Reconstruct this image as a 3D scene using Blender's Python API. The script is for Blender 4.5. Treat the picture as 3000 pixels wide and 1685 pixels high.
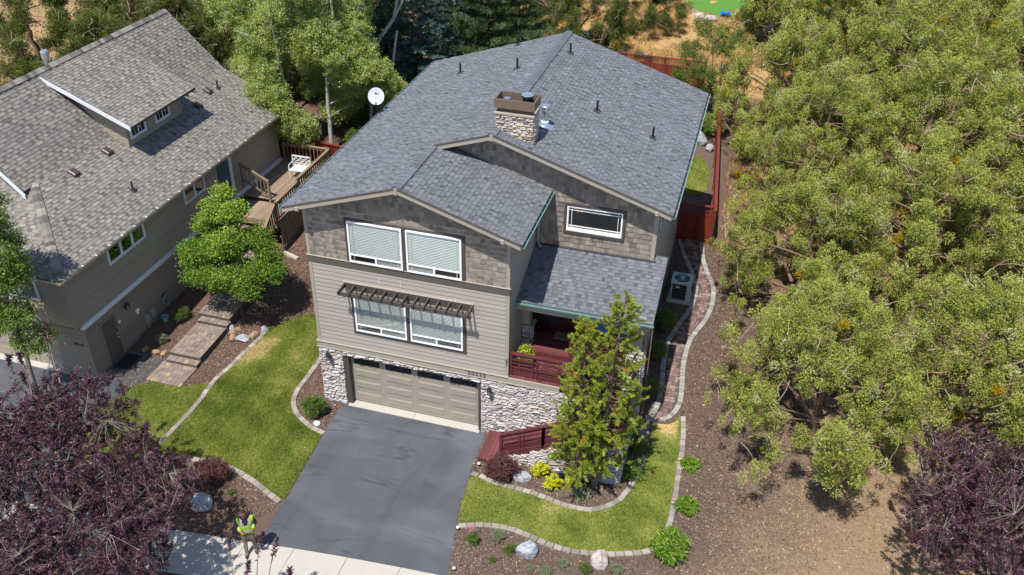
import bpy, math, random
import numpy as np
from mathutils import Vector, Matrix, geometry
R = math.radians
for o in list(bpy.data.objects): bpy.data.objects.remove(o)
scene = bpy.context.scene
COL = scene.collection
# ------------------------------------------------------------------ camera
CAM = (13.475, -23.007, 22.174)
YAW, PITCH, ROLL = R(-15.444), R(33.522), R(1.141)
def _camrot():
    cy, sy, cp, sp = math.cos(YAW), math.sin(YAW), math.cos(PITCH), math.sin(PITCH)
    f = Vector((sy*cp, cy*cp, -sp)); r = Vector((cy, -sy, 0)); u = r.cross(f)
    cr, sr = math.cos(ROLL), math.sin(ROLL)
    r2 = cr*r + sr*u; u2 = -sr*r + cr*u
    return Matrix((r2, u2, -f)).transposed()
cd = bpy.data.cameras.new('camera'); cam = bpy.data.objects.new('camera', cd); COL.objects.link(cam)
cd.sensor_width = 36.0; cd.sensor_fit = 'HORIZONTAL'; cd.lens = 36.0*2641.57/3000.0
cd.clip_start = 0.5; cd.clip_end = 600
cam.matrix_world = Matrix.Translation(CAM) @ _camrot().to_4x4()
scene.camera = cam
# ------------------------------------------------------------------ light
SUN = Vector((-0.10, -0.42, 0.905)).normalized()          # towards the sun
w = bpy.data.worlds.new('World'); scene.world = w; w.use_nodes = True
wn = w.node_tree.nodes; wl = w.node_tree.links; wn.clear()
sk = wn.new('ShaderNodeTexSky'); sk.sky_type = 'NISHITA'; sk.sun_disc = False
sk.sun_elevation = math.asin(SUN.z); sk.sun_rotation = math.atan2(SUN.x, SUN.y) % (2*math.pi)
sk.altitude = 1100; sk.air_density = 1.0; sk.dust_density = 1.0
bg = wn.new('ShaderNodeBackground'); bg.inputs[1].default_value = 0.135
wo = wn.new('ShaderNodeOutputWorld'); wl.new(sk.outputs[0], bg.inputs[0]); wl.new(bg.outputs[0], wo.inputs[0])
sd = bpy.data.lights.new('sun', 'SUN'); sd.energy = 4.7; sd.angle = R(0.53); sd.color = (1.0, 0.955, 0.88)
so = bpy.data.objects.new('sun', sd); COL.objects.link(so); so.location = (0, 0, 40)
so.rotation_euler = SUN.to_track_quat('Z', 'Y').to_euler()
vs = scene.view_settings; vs.view_transform = 'Standard'; vs.look = 'None'; vs.gamma = 1.0; vs.exposure = 0.5
vs.use_curve_mapping = False
scene.cycles.max_bounces = 6; scene.cycles.transparent_max_bounces = 8
# ------------------------------------------------------------------ terrain height
def sm(a, b, x):
    t = np.clip((np.asarray(x, float)-a)/(b-a), 0, 1); return t*t*(3-2*t)
def s_y(y):
    y = np.asarray(y, float)
    return np.where(y < 0.2, 0, np.where(y < 16, .14*(y-.2), 2.212+.06*(np.minimum(y, 60)-16)))
def hts(x, y):
    k = .55+.45*sm(-2, 9, x); kk = k+(1-k)*sm(8, 22, y); return s_y(y)*kk
def ht(x, y): return float(hts(x, y))
# ------------------------------------------------------------------ object helpers
def put(o, parent=None, label=None, cat=None, group=None, kind=None):
    COL.objects.link(o)
    if parent is not None:
        o.parent = parent
        if parent.type == 'EMPTY': o.matrix_parent_inverse = Matrix.LocRotScale(parent.location, parent.rotation_euler, parent.scale).inverted()
    if label: o['label'] = label
    if cat: o['category'] = cat
    if group: o['group'] = group
    if kind: o['kind'] = kind
    return o
def thing(name, label, cat, loc=(0, 0, 0), group=None):
    o = bpy.data.objects.new(name, None); o.empty_display_size = .2; o.location = loc
    return put(o, None, label, cat, group)
def npmesh(name, V, F, rnd=None, smooth=False):
    """V (n,3) floats, F list of arrays of shape (m,k) (same k in each) -> mesh; rnd one value per face"""
    me = bpy.data.meshes.new(name)
    V = np.asarray(V, np.float32)
    if isinstance(F, np.ndarray): F = [F]
    F = [np.asarray(f, np.int32) for f in F if len(f)]
    me.vertices.add(len(V)); me.vertices.foreach_set('co', V.ravel())
    loops = np.concatenate([f.ravel() for f in F]); tot = np.concatenate([np.full(len(f), f.shape[1], np.int32) for f in F])
    st = np.concatenate([[0], np.cumsum(tot)[:-1]]).astype(np.int32)
    me.loops.add(len(loops)); me.loops.foreach_set('vertex_index', loops)
    me.polygons.add(len(tot)); me.polygons.foreach_set('loop_start', st); me.polygons.foreach_set('loop_total', tot)
    if rnd is not None:
        a = me.attributes.new('rnd', 'FLOAT', 'FACE'); a.data.foreach_set('value', np.asarray(rnd, np.float32))
    me.update(calc_edges=True); me.validate()
    me.polygons.foreach_set('use_smooth', np.full(len(tot), smooth))
    return me
class G:
    """collects shapes into one mesh"""
    def __init__(s): s.v = []; s.f = []
    def add(s, vs, fs):
        n = len(s.v); s.v += [tuple(p) for p in vs]; s.f += [tuple(i+n for i in f) for f in fs]; return s
    def box(s, x0, x1, y0, y1, z0, z1):
        return s.hexa([(x0,y0,z0),(x1,y0,z0),(x1,y1,z0),(x0,y1,z0),(x0,y0,z1),(x1,y0,z1),(x1,y1,z1),(x0,y1,z1)])
    def hexa(s, p): return s.add(p, [(3,2,1,0),(4,5,6,7),(0,1,5,4),(1,2,6,5),(2,3,7,6),(3,0,4,7)])
    def bar(s, a, b, wd, hgt, up=(0,0,1)):
        """beam from a to b, width wd across, height hgt along up (centred)"""
        a = Vector(a); b = Vector(b); d = (b-a).normalized(); up = Vector(up)
        r = d.cross(up).normalized(); u = r.cross(d).normalized(); r *= wd/2; u *= hgt/2
        return s.hexa([a-r-u, a+r-u, b+r-u, b-r-u, a-r+u, a+r+u, b+r+u, b-r+u])
    def prism(s, poly, ax, a0, a1):
        """polygon in the two other axes (in order) extruded along axis ax from a0 to a1"""
        n = len(poly)
        def P(p, a):
            q = list(p); q.insert(ax, a); return tuple(q)
        vs = [P(p, a0) for p in poly]+[P(p, a1) for p in poly]
        fs = [tuple(range(n))[::-1], tuple(range(n, 2*n))]+[(i, (i+1) % n, (i+1) % n+n, i+n) for i in range(n)]
        return s.add(vs, fs)
    def tube(s, path, rad, seg=8, cap=True):
        path = [Vector(p) for p in path]; n = len(path)
        if not hasattr(rad, '__len__'): rad = [rad]*n
        vs = []; ref = Vector((0.31, 0.2, 0.93))
        for i, p in enumerate(path):
            d = (path[min(i+1, n-1)]-path[max(i-1, 0)]).normalized()
            x = d.cross(ref); x = x.normalized() if x.length > 1e-4 else d.cross(Vector((1,0,0))).normalized(); y = d.cross(x)
            for k in range(seg):
                a = 2*math.pi*k/seg; vs.append(p+rad[i]*(math.cos(a)*x+math.sin(a)*y))
        fs = [(i*seg+k, i*seg+(k+1) % seg, (i+1)*seg+(k+1) % seg, (i+1)*seg+k) for i in range(n-1) for k in range(seg)]
        if cap: fs += [tuple(range(seg))[::-1], tuple((n-1)*seg+k for k in range(seg))]
        return s.add(vs, fs)
    def lathe(s, c, prof, seg=14, tilt=None):
        c = Vector(c); m = tilt if tilt is not None else Matrix.Identity(3); vs = []
        for r, z in prof:
            for k in range(seg):
                a = 2*math.pi*k/seg; vs.append(c+m@Vector((r*math.cos(a), r*math.sin(a), z)))
        n = len(prof)
        fs = [(i*seg+k, i*seg+(k+1) % seg, (i+1)*seg+(k+1) % seg, (i+1)*seg+k) for i in range(n-1) for k in range(seg)]
        fs += [tuple(range(seg))[::-1], tuple((n-1)*seg+k for k in range(seg))]
        return s.add(vs, fs)
    def mesh(s, name, m=None, smooth=False):
        me = bpy.data.meshes.new(name); me.from_pydata([tuple(p) for p in s.v], [], s.f); me.update()
        if smooth: me.polygons.foreach_set('use_smooth', [True]*len(s.f))
        if m: me.materials.append(m)
        return me
    def build(s, name, m, parent=None, label=None, cat=None, group=None, kind=None, smooth=False):
        return put(bpy.data.objects.new(name, s.mesh(name, m, smooth)), parent, label, cat, group, kind)
def bevel(o, wd=.008, seg=1):
    b = o.modifiers.new('bevel', 'BEVEL'); b.width = wd; b.segments = seg; b.limit_method = 'ANGLE'; return o
# unit pieces -------------------------------------------------------
RNG = np.random.default_rng(7)
def unit_wedge():
    v = np.array([(-.5,-.5,0),(.5,-.5,0),(.5,.5,0),(-.5,.5,0),(-.5,-.5,1),(.5,-.5,1),(.5,.5,.2),(-.5,.5,.2)], float)
    f = np.array([(4,5,6,7),(0,1,5,4),(1,2,6,5),(2,3,7,6),(3,0,4,7)]); return v, f
def unit_lap():        # lap board / shake: x along, y up the wall, z out; thick at the bottom
    v = np.array([(-.5,-.5,0),(.5,-.5,0),(.5,.5,0),(-.5,.5,0),(-.5,-.5,1),(.5,-.5,1),(.5,.5,.35),(-.5,.5,.35)], float)
    f = np.array([(4,5,6,7),(0,1,5,4),(1,2,6,5),(2,3,7,6),(3,0,4,7)]); return v, f
def unit_paver(ch=.12, top=1.0):
    a = .5; b = .5-ch*.5
    v = np.array([(-a,-a,0),(a,-a,0),(a,a,0),(-a,a,0),(-a,-a,.8),(a,-a,.8),(a,a,.8),(-a,a,.8),(-b,-b,top),(b,-b,top),(b,b,top),(-b,b,top)], float)
    f = np.array([(8,9,10,11)]+[(i,(i+1)%4,(i+1)%4+4,i+4) for i in range(4)]+[(i+4,(i+1)%4+4,(i+1)%4+8,i+8) for i in range(4)]); return v, f
def unit_stone(r):
    j = lambda k: r.uniform(-k, k)
    v = [(-.5,-.5,0),(.5,-.5,0),(.5,.5,0),(-.5,.5,0)]
    v += [(sx*(.5-abs(j(.04))), sy*(.5-abs(j(.1))), .45+j(.2)) for sx, sy in ((-1,-1),(1,-1),(1,1),(-1,1))]
    v += [(sx*(.36+j(.08)), sy*(.22+j(.14)), .85+j(.28)) for sx, sy in ((-1,-1),(1,-1),(1,1),(-1,1))]
    f = np.array([(8,9,10,11)]+[(i,(i+1)%4,(i+1)%4+4,i+4) for i in range(4)]+[(i+4,(i+1)%4+4,(i+1)%4+8,i+8) for i in range(4)])
    return np.array(v, float), f
def unit_board():
    v = np.array([(x, y, z) for z in (0, 1) for x, y in ((-.5,-.5),(.5,-.5),(.5,.5),(-.5,.5))], float)
    f = np.array([(3,2,1,0),(4,5,6,7),(0,1,5,4),(1,2,6,5),(2,3,7,6),(3,0,4,7)]); return v, f
def basis(o, u, v, n, wd, hg, t):
    m = np.eye(4); m[:3,0] = np.asarray(u)*wd; m[:3,1] = np.asarray(v)*hg; m[:3,2] = np.asarray(n)*t; m[:3,3] = o; return m
CAMV = np.array(CAM)
def emit(parent, name, units, pieces, mat, limit=300, rest=None):
    """pieces: list of (matrix4, rnd). The nearest `limit` become objects sharing unit meshes, the rest one stuff part"""
    if not pieces: return
    units = units if isinstance(units, list) else [units]
    M = np.array([p[0] for p in pieces]); rn = np.array([p[1] for p in pieces]); nu = len(units)
    var = np.arange(len(pieces)) % nu
    area = np.linalg.norm(M[:,:3,0], axis=1)*np.linalg.norm(M[:,:3,1], axis=1)/np.sum((M[:,:3,3]-CAMV)**2, axis=1)
    order = np.argsort(-area); single = set(order[:limit].tolist())
    mes = []
    for i, (v, f) in enumerate(units):
        me = npmesh(name, v, f); me.materials.append(mat); mes.append(me)
    for i in sorted(single):
        o = bpy.data.objects.new(name, mes[var[i]]); o['rnd'] = float(rn[i]); put(o, parent)
        if parent is not None and parent.type == 'EMPTY': o.matrix_parent_inverse = Matrix.Translation(parent.location).inverted()
        o.matrix_basis = Matrix(M[i].tolist())
    left = [i for i in range(len(pieces)) if i not in single]
    if left:
        VV = []; FF = []; RR = []; n = 0
        for i in left:
            v, f = units[var[i]]; VV.append(v@M[i][:3,:3].T+M[i][:3,3]); FF.append(f+n); RR.append(np.full(len(f), rn[i])); n += len(v)
        me = npmesh(rest or name+'_field', np.concatenate(VV), np.concatenate(FF), np.concatenate(RR)); me.materials.append(mat)
        put(bpy.data.objects.new(rest or name+'_field', me), parent, kind='stuff')
# ------------------------------------------------------------------ materials
def lin(c):
    if isinstance(c, str):
        c = [int(c[i:i+2], 16)/255 for i in (0, 2, 4)]
        c = [x/12.92 if x <= .04045 else ((x+.055)/1.055)**2.4 for x in c]
    return (c[0], c[1], c[2], 1)
class N:
    def __init__(s, name):
        s.m = bpy.data.materials.new(name); s.m.use_nodes = True; s.t = s.m.node_tree; s.t.nodes.clear()
        s.out = s.n('ShaderNodeOutputMaterial'); s._pos = None
    def n(s, k, **kw):
        x = s.t.nodes.new(k)
        for a, b in kw.items(): setattr(x, a, b)
        return x
    def l(s, a, b): s.t.links.new(a, b)
    def pos(s):
        if s._pos is None: s._pos = s.n('ShaderNodeNewGeometry').outputs['Position']
        return s._pos
    def noise(s, scale, detail=4, rough=.6, stretch=None, dist=0.):
        v = s.pos()
        if stretch:
            mp = s.n('ShaderNodeMapping'); mp.inputs['Scale'].default_value = stretch; s.l(v, mp.inputs[0]); v = mp.outputs[0]
        x = s.n('ShaderNodeTexNoise'); x.inputs['Scale'].default_value = scale; x.inputs['Detail'].default_value = detail
        x.inputs['Roughness'].default_value = rough; x.inputs['Distortion'].default_value = dist; s.l(v, x.inputs['Vector']); return x.outputs['Fac']
    def ramp(s, fac, stops, interp='LINEAR'):
        r = s.n('ShaderNodeValToRGB'); r.color_ramp.interpolation = interp; e = r.color_ramp.elements
        while len(e) < len(stops): e.new(.5)
        for i, (p, c) in enumerate(stops): e[i].position = p; e[i].color = lin(c) if not isinstance(c, float) else (c, c, c, 1)
        s.l(fac, r.inputs[0]); return r.outputs[0]
    def math(s, op, a, b=None):
        x = s.n('ShaderNodeMath', operation=op)
        for i, q in enumerate((a, b)):
            if q is None: continue
            if isinstance(q, (int, float)): x.inputs[i].default_value = q
            else: s.l(q, x.inputs[i])
        return x.outputs[0]
    def mix(s, fac, a, b, mode='MIX'):
        x = s.n('ShaderNodeMix', data_type='RGBA', blend_type=mode)
        for i, q in ((0, fac), (6, a), (7, b)):
            if isinstance(q, (int, float)): x.inputs[i].default_value = q
            elif isinstance(q, (tuple, list, str)): x.inputs[i].default_value = lin(q)
            else: s.l(q, x.inputs[i])
        return x.outputs[2]
    def rnd(s):
        a = s.n('ShaderNodeAttribute', attribute_name='rnd'); b = s.n('ShaderNodeAttribute', attribute_name='rnd', attribute_type='OBJECT')
        return s.math('ADD', a.outputs['Fac'], b.outputs['Fac'])
    def bump(s, h, strength=.4, dist=.01):
        b = s.n('ShaderNodeBump'); b.inputs['Strength'].default_value = strength; b.inputs['Distance'].default_value = dist; s.l(h, b.inputs['Height']); return b.outputs[0]
    def bsdf(s, col, rough=.8, nrm=None, metal=0., spec=.4):
        p = s.n('ShaderNodeBsdfPrincipled')
        if isinstance(col, (tuple, list, str)): p.inputs['Base Color'].default_value = lin(col)
        else: s.l(col, p.inputs['Base Color'])
        p.inputs['Roughness'].default_value = rough; p.inputs['Metallic'].default_value = metal; p.inputs['Specular IOR Level'].default_value = spec
        if nrm is not None: s.l(nrm, p.inputs['Normal'])
        return p
    def done(s, sh): s.l(sh.outputs[0], s.out.inputs[0]); return s.m
def paint(name, c, var=.12, scale=6, rough=.6, bump=.15, grain=60, metal=0., spec=.4, stretch=None):
    k = N(name); n1 = k.noise(scale, 5, .65, stretch); n2 = k.noise(grain, 3)
    f = k.math('ADD', k.math('MULTIPLY', n1, .7), k.math('MULTIPLY', n2, .3))
    c0 = lin(c); col = k.ramp(f, [(.25, tuple(x*(1-var) for x in c0[:3])), (.75, tuple(min(1, x*(1+var)) for x in c0[:3]))])
    return k.done(k.bsdf(col, rough, k.bump(n2, bump, .004), metal, spec))
def pieces_mat(name, stops, grain=120, gvar=.35, rough=.9, bump=.5, bdist=.004, patch=None, stretch=None, spec=.2):
    k = N(name); col = k.ramp(k.rnd(), stops); n2 = k.noise(grain, 3, .6, stretch); n1 = k.noise(1.1, 4)
    g = k.ramp(n2, [(.3, 1-gvar), (.7, 1+gvar*0.0)]); col = k.mix(1.0, col, g, 'MULTIPLY')
    pm = k.ramp(n1, [(.35, .86), (.65, 1.0)]); col = k.mix(1.0, col, pm, 'MULTIPLY')
    if patch: col = k.mix(k.ramp(k.noise(.6, 6, .7), [(.55, 0.0), (.75, .5)]), col, patch)
    return k.done(k.bsdf(col, rough, k.bump(n2, bump, bdist), 0, spec))
def leafmat(name, stops, trans=.3, rough=.55, spec=.25, tint='D8E040'):
    k = N(name); col = k.ramp(k.rnd(), stops); p = k.bsdf(col, rough, None, 0, spec)
    t = k.n('ShaderNodeBsdfTranslucent'); tc = k.mix(.35, col, tint); k.l(tc, t.inputs[0])
    mx = k.n('ShaderNodeMixShader'); mx.inputs[0].default_value = trans; k.l(p.outputs[0], mx.inputs[1]); k.l(t.outputs[0], mx.inputs[2]); return k.done(mx)
def glassmat(name, tint=(.9, .95, .93), rough=.02, base=.08):
    k = N(name); lw = k.n('ShaderNodeLayerWeight'); lw.inputs[0].default_value = .35
    f = k.math('ADD', k.math('MULTIPLY', lw.outputs['Fresnel'], .55), base)
    tr = k.n('ShaderNodeBsdfTransparent'); tr.inputs[0].default_value = (*tint, 1)
    gl = k.n('ShaderNodeBsdfGlossy'); gl.inputs['Roughness'].default_value = rough
    mx = k.n('ShaderNodeMixShader'); k.l(f, mx.inputs[0]); k.l(tr.outputs[0], mx.inputs[1]); k.l(gl.outputs[0], mx.inputs[2]); return k.done(mx)
MT = {}
MT['shingle'] = pieces_mat('slate_grey_shingle', [(0, '4A4C51'), (.25, '5B5E64'), (.5, '6B6E75'), (.8, '787B81'), (1, '868990')], 90, .3)
MT['shingle_cap'] = pieces_mat('ridge_shingle', [(0, '666970'), (1, '787B82')], 90, .3)
MT['nshingle'] = pieces_mat('brown_grey_shingle', [(0, '5A5554'), (.3, '716C69'), (.6, '88837D'), (.85, '9A948B'), (1, 'A69E92')], 90, .35)
MT['felt'] = paint('roof_underlay', '3A3C42', .1)
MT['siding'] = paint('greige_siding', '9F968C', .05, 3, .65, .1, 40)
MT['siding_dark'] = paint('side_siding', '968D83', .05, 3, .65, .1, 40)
MT['trim'] = paint('greige_trim', '9A9184', .05, 3, .6, .1)
MT['trim_brown'] = paint('dark_brown_trim', '4A443F', .08, 4, .6, .1)
MT['bandbrown'] = paint('olive_brown_band', '57524A', .08, 4, .6, .1)
MT['shake'] = pieces_mat('weathered_shake', [(0, '736A61'), (.4, '887F75'), (.75, '988E82'), (1, 'A69C90')], 14, .22, .85, .4, .004, None, (8, 8, .8))
MT['stone'] = pieces_mat('pale_ledgestone', [(0, '857B7B'), (.25, 'ABA3A0'), (.7, 'C6BEBB'), (.92, 'D6CFCA'), (1, 'A6967E')], 24, .3, .85, .8, .012)
MT['mortar'] = paint('dark_mortar', '5A5459', .2, 8, .95)
MT['garage'] = paint('garage_door_paint', '958C7F', .03, 2, .5, .05)
MT['white'] = paint('white_vinyl', 'E9E9EA', .02, 4, .4, .02)
MT['whitetrim'] = paint('white_trim_paint', 'D4D8DC', .04, 4, .5, .05)
MT['blind'] = paint('blind_slat', 'F2F6F0', .02, 4, .5, .02)
MT['darkin'] = paint('dark_interior', '15181A', .1, 4, .8)
MT['glass'] = glassmat('window_glass', (.97, .985, .975), .02, .02)
MT['glassdark'] = glassmat('dark_window_glass', (.55, .6, .6), .02, .10)
MT['gutter'] = paint('verdigris_gutter', '71928A', .15, 6, .45, .1)
MT['gutter_in'] = paint('gutter_inside', '2E5558', .15, 6, .5, .1)
MT['gutterbrown'] = paint('brown_gutter', '8C7450', .2, 7, .5, .1)
MT['metal'] = paint('galvanised_metal', 'C2CAD2', .08, 8, .35, .05, 60, .85)
MT['black'] = paint('black_pipe', '1B1C20', .1, 8, .6)
MT['blackmetal'] = paint('black_lantern_metal', '24262B', .1, 8, .45, .05, 60, .3)
MT['deckred'] = paint('oxblood_deck_stain', '6A3A3E', .12, 3, .55, .2, 30, 0, .4, (1, 6, 6))
MT['deckdark'] = paint('oxblood_rail_stain', '5A2D30', .12, 3, .5, .2, 30)
MT['concrete'] = paint('pale_concrete', 'A8A39B', .08, 3, .85, .3, 90)
MT['deckwood'] = paint('weathered_deck_wood', '8E7B66', .14, 3, .8, .3, 30)
MT['decktan'] = paint('tan_rail_wood', '7E7059', .14, 3, .8, .3, 30)
MT['fence'] = pieces_mat('redwood_fence', [(0, '5E2317'), (.5, '7A2E1D'), (1, '90402A')], 10, .25, .75, .4, .004, None, (8, 8, .7))
MT['fencecap'] = paint('redwood_rail', '6C2A20', .15, 4, .7, .3, 30)
MT['nsiding'] = paint('taupe_siding', '968B7A', .05, 3, .7, .1, 40)
MT['nlower'] = paint('taupe_lower_siding', '867A6C', .06, 3, .7, .1, 40)
MT['ndoor'] = paint('taupe_door', '5E564C', .05, 3, .6, .1)
MT['bark'] = paint('brown_bark', '6E5A4C', .35, 14, .95, .8, 30)
MT['barkpale'] = paint('pale_dead_branch', '9A8878', .3, 14, .95, .6, 30)
MT['paver'] = pieces_mat('red_paver', [(0, '6C5E5B'), (.35, '836C68'), (.65, '947A74'), (1, '9E8A80')], 60, .25, .9, .5, .004)
MT['paver_tan'] = pieces_mat('tan_paver', [(0, '7C6F68'), (.5, '8F8178'), (.8, '9A8A7C'), (1, 'AA957A')], 60, .25, .9, .5, .004)
MT['edge'] = pieces_mat('grey_edging_block', [(0, '847B74'), (.5, '978E85'), (1, 'AAA198')], 60, .22, .9, .5, .004)
MT['border'] = pieces_mat('grey_border_block', [(0, '86827E'), (.5, '9A9691'), (1, 'ACA7A0')], 60, .22, .9, .5, .004)
MT['sandjoint'] = paint('sand_joint', '4E4540', .2, 20, .95)
MT['rock'] = None
# ================================================================== SETTING: ground, drive, walks, lawns
k = N('yard_ground')
sep = k.n('ShaderNodeSeparateXYZ'); k.l(k.pos(), sep.inputs[0]); X, Y = sep.outputs[0], sep.outputs[1]
chip = k.noise(38, 6, .75); chip2 = k.noise(110, 3, .7); big = k.noise(.55, 5, .6); mid = k.noise(4, 5, .65)
straw = k.noise(9, 7, .8, (1, 5, 1), 1.2)
mulch = k.ramp(chip, [(.30, '382E29'), (.45, '584A42'), (.58, '736359'), (.72, '9A8A7C')])
mulch = k.mix(k.ramp(chip2, [(.66, 0.0), (.74, .8)]), mulch, 'B09A80')
red = k.ramp(chip, [(.30, '40302A'), (.5, '644E44'), (.62, '7E6658'), (.75, '9C8474')])
dirt = k.ramp(k.math('ADD', k.math('MULTIPLY', chip, .5), k.math('MULTIPLY', straw, .5)), [(.32, '5A4A40'), (.46, '86705C'), (.58, 'A0876E'), (.72, 'C8AB86')])
gold = k.ramp(k.math('ADD', k.math('MULTIPLY', straw, .6), k.math('MULTIPLY', mid, .4)), [(.33, '6B5438'), (.47, 'A3845A'), (.6, 'C29F6B'), (.72, 'D8BA88')])
gold = k.mix(k.ramp(big, [(.5, 0.0), (.65, .35)]), gold, '7A6A55')
def stepm(v, a, b):
    mr = k.n('ShaderNodeMapRange'); mr.interpolation_type = 'SMOOTHSTEP'; k.l(v, mr.inputs[0]); mr.inputs[1].default_value = a; mr.inputs[2].default_value = b; return mr.outputs[0]
wob = k.math('ADD', X, k.math('MULTIPLY', k.math('SUBTRACT', big, .5), 5.0))
wobY = k.math('ADD', Y, k.math('MULTIPLY', k.math('SUBTRACT', mid, .5), 3.0))
side = stepm(k.math('SUBTRACT', wob, k.math('MULTIPLY', wobY, .42)), 14.2, 20.5)            # mulch to straw and dirt, right lot
col = k.mix(stepm(X, -1.0, 1.5), red, mulch)
right = k.mix(stepm(k.math('ADD', Y, k.math('MULTIPLY', big, 4.)), 1.0, 5.5), mulch, k.mix(.5, red, mulch))
col = k.mix(stepm(X, 12.6, 13.0), col, right)
col = k.mix(side, col, dirt)
col = k.mix(stepm(wobY, 9.0, 13.0), col, k.mix(stepm(wob, 13.6, 14.6), col, k.mix(.45, dirt, gold)))
col = k.mix(stepm(wobY, 27.6, 28.6), col, gold)
col = k.mix(stepm(wob, -19.5, -20.5), col, k.mix(.5, dirt, gold))
bm_ = k.bump(k.math('ADD', chip, k.math('MULTIPLY', straw, .6)), .9, .035)
MT['ground'] = k.done(k.bsdf(col, .95, bm_, 0, .1))

def cdt(poly, grid=None, z=0.0, holes=()):
    """triangulated sheet over a polygon, following the terrain"""
    pts = [Vector(p) for p in poly]; n = len(pts); edges = [(i, (i+1) % n) for i in range(n)]
    if grid:
        xs = [p[0] for p in poly]; ys = [p[1] for p in poly]
        for x in np.arange(min(xs)+grid/2, max(xs), grid):
            for y in np.arange(min(ys)+grid/2, max(ys), grid):
                c = False; j = n-1
                for i in range(n):
                    (xi, yi), (xj, yj) = poly[i], poly[j]
                    if (yi > y) != (yj > y) and x < (xj-xi)*(y-yi)/(yj-yi)+xi: c = not c
                    j = i
                if c and all(((x-a)**2+(y-b)**2) > (grid*.35)**2 for a, b in poly): pts.append(Vector((x, y)))
    r = geometry.delaunay_2d_cdt(pts, edges, [], 1, 1e-4)
    V = np.array([(p.x, p.y, 0) for p in r[0]]); V[:,2] = hts(V[:,0], V[:,1])+z
    return V, np.array([f for f in r[2]]), r
def sheet(name, poly, z, m, grid=.6, kind='structure', parent=None):
    V, F, _ = cdt(poly, grid, z)
    # make faces point up
    a = V[F[:,1]]-V[F[:,0]]; b = V[F[:,2]]-V[F[:,0]]; up = (a[:,0]*b[:,1]-a[:,1]*b[:,0]) > 0; F[~up] = F[~up][:, ::-1]
    me = npmesh(name, V, F); me.materials.append(m)
    return put(bpy.data.objects.new(name, me), parent, kind=kind)
# ground sheet: fine near the houses, coarse to the horizon
xs = np.unique(np.concatenate([np.linspace(-260, -34, 14), np.arange(-34, 36.1, .5), np.linspace(36, 260, 14)]))
ys = np.unique(np.concatenate([np.linspace(-200, -20, 10), np.arange(-20, 60.1, .5), np.linspace(60, 420, 16)]))
GX, GY = np.meshgrid(xs, ys); lump = .03*np.sin(GX*1.7+GY*.6)*np.sin(GY*1.3-GX*.8)*sm(28.5, 32, GY)+.05*sm(15, 20, GX)*np.sin(GX*.9)*np.sin(GY*.8)*sm(1, 4, GY)
GZ = hts(GX, GY)+lump-.004
nx = len(xs); ny = len(ys); ii = np.arange(nx*ny).reshape(ny, nx)
F = np.stack([ii[:-1,:-1], ii[:-1,1:], ii[1:,1:], ii[1:,:-1]], -1).reshape(-1, 4)
me = npmesh('ground', np.stack([GX, GY, GZ], -1).reshape(-1, 3), F, None, True); me.materials.append(MT['ground'])
put(bpy.data.objects.new('ground', me), kind='structure')

# asphalt driveway: sealed, with slightly darker repaired streaks (flow marks)
k = N('sealed_asphalt')
n1 = k.noise(.7, 5, .6, (1, .5, 1), .6); n2 = k.noise(140, 3, .7); n3 = k.noise(.55, 4, .6, (1.6, .35, 1), 1.2)
c = k.ramp(n1, [(.3, '46484E'), (.55, '4D5056'), (.75, '55585F')])
c = k.mix(k.ramp(n3, [(.36, .45), (.48, 0.0)]), c, '3E4046'); c = k.mix(k.ramp(k.noise(.3, 3, .5, (.8, 1.6, 1), .4), [(.50, 0.0), (.66, .55)]), c, '666972')
mp = k.n('ShaderNodeMapping'); mp.inputs['Rotation'].default_value = (0, 0, R(52)); mp.inputs['Scale'].default_value = (.22, 1.1, 1); k.l(k.pos(), mp.inputs[0]); fl = k.n('ShaderNodeTexNoise'); fl.inputs['Scale'].default_value = .9; fl.inputs['Detail'].default_value = 5; fl.inputs['Distortion'].default_value = .5; k.l(mp.outputs[0], fl.inputs['Vector'])
crk = k.ramp(fl.outputs['Fac'], [(.455, 0.0), (.486, .85), (.49, 0.0)]); crk = k.mix(1.0, crk, k.ramp(k.noise(.35, 2), [(.45, 0.0), (.6, 1.0)]), 'MULTIPLY'); c = k.mix(crk, c, '34363B')
oil = k.ramp(k.noise(1.7, 4, .6, None, .5), [(.64, 0.0), (.74, .5)]); c = k.mix(oil, c, '393A3E')
c = k.mix(k.ramp(n2, [(.35, .35), (.6, 0.0)]), c, '3C3E43'); c = k.mix(k.ramp(k.noise(260, 2), [(.72, 0.0), (.8, .5)]), c, '9A9CA0')
MT['asphalt'] = k.done(k.bsdf(c, .78, k.bump(n2, .5, .006), 0, .4))
drive = [(.70, -.12), (.77, -1.85), (1.0, -4.93), (.95, -5.31), (1.06, -6.89), (2.94, -6.67), (3.9, -6.6), (5.6, -6.48), (7.08, -6.40), (6.89, -5.61), (6.75, -4.83), (6.51, -3.73), (6.36, -2.22), (6.34, -1.6), (6.26, -.05), (6.02, -.05), (5.0, -.12), (.96, -.12)]
rj = random.Random(3); dv = []
for (a, b), (c_, d) in zip(drive, drive[1:]+drive[:1]):
    L_ = math.hypot(c_-a, d-b); n_ = max(1, int(L_/.12)) if (a+c_)/2 < 1.1 or (a+c_)/2 > 6.2 else 1
    for i in range(n_): dv.append((a+(c_-a)*i/n_+rj.uniform(-.02, .02)*(n_ > 1), b+(d-b)*i/n_+rj.uniform(-.02, .02)*(n_ > 1)))
sheet('driveway', dv, .008, MT['asphalt'], .8)
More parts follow.
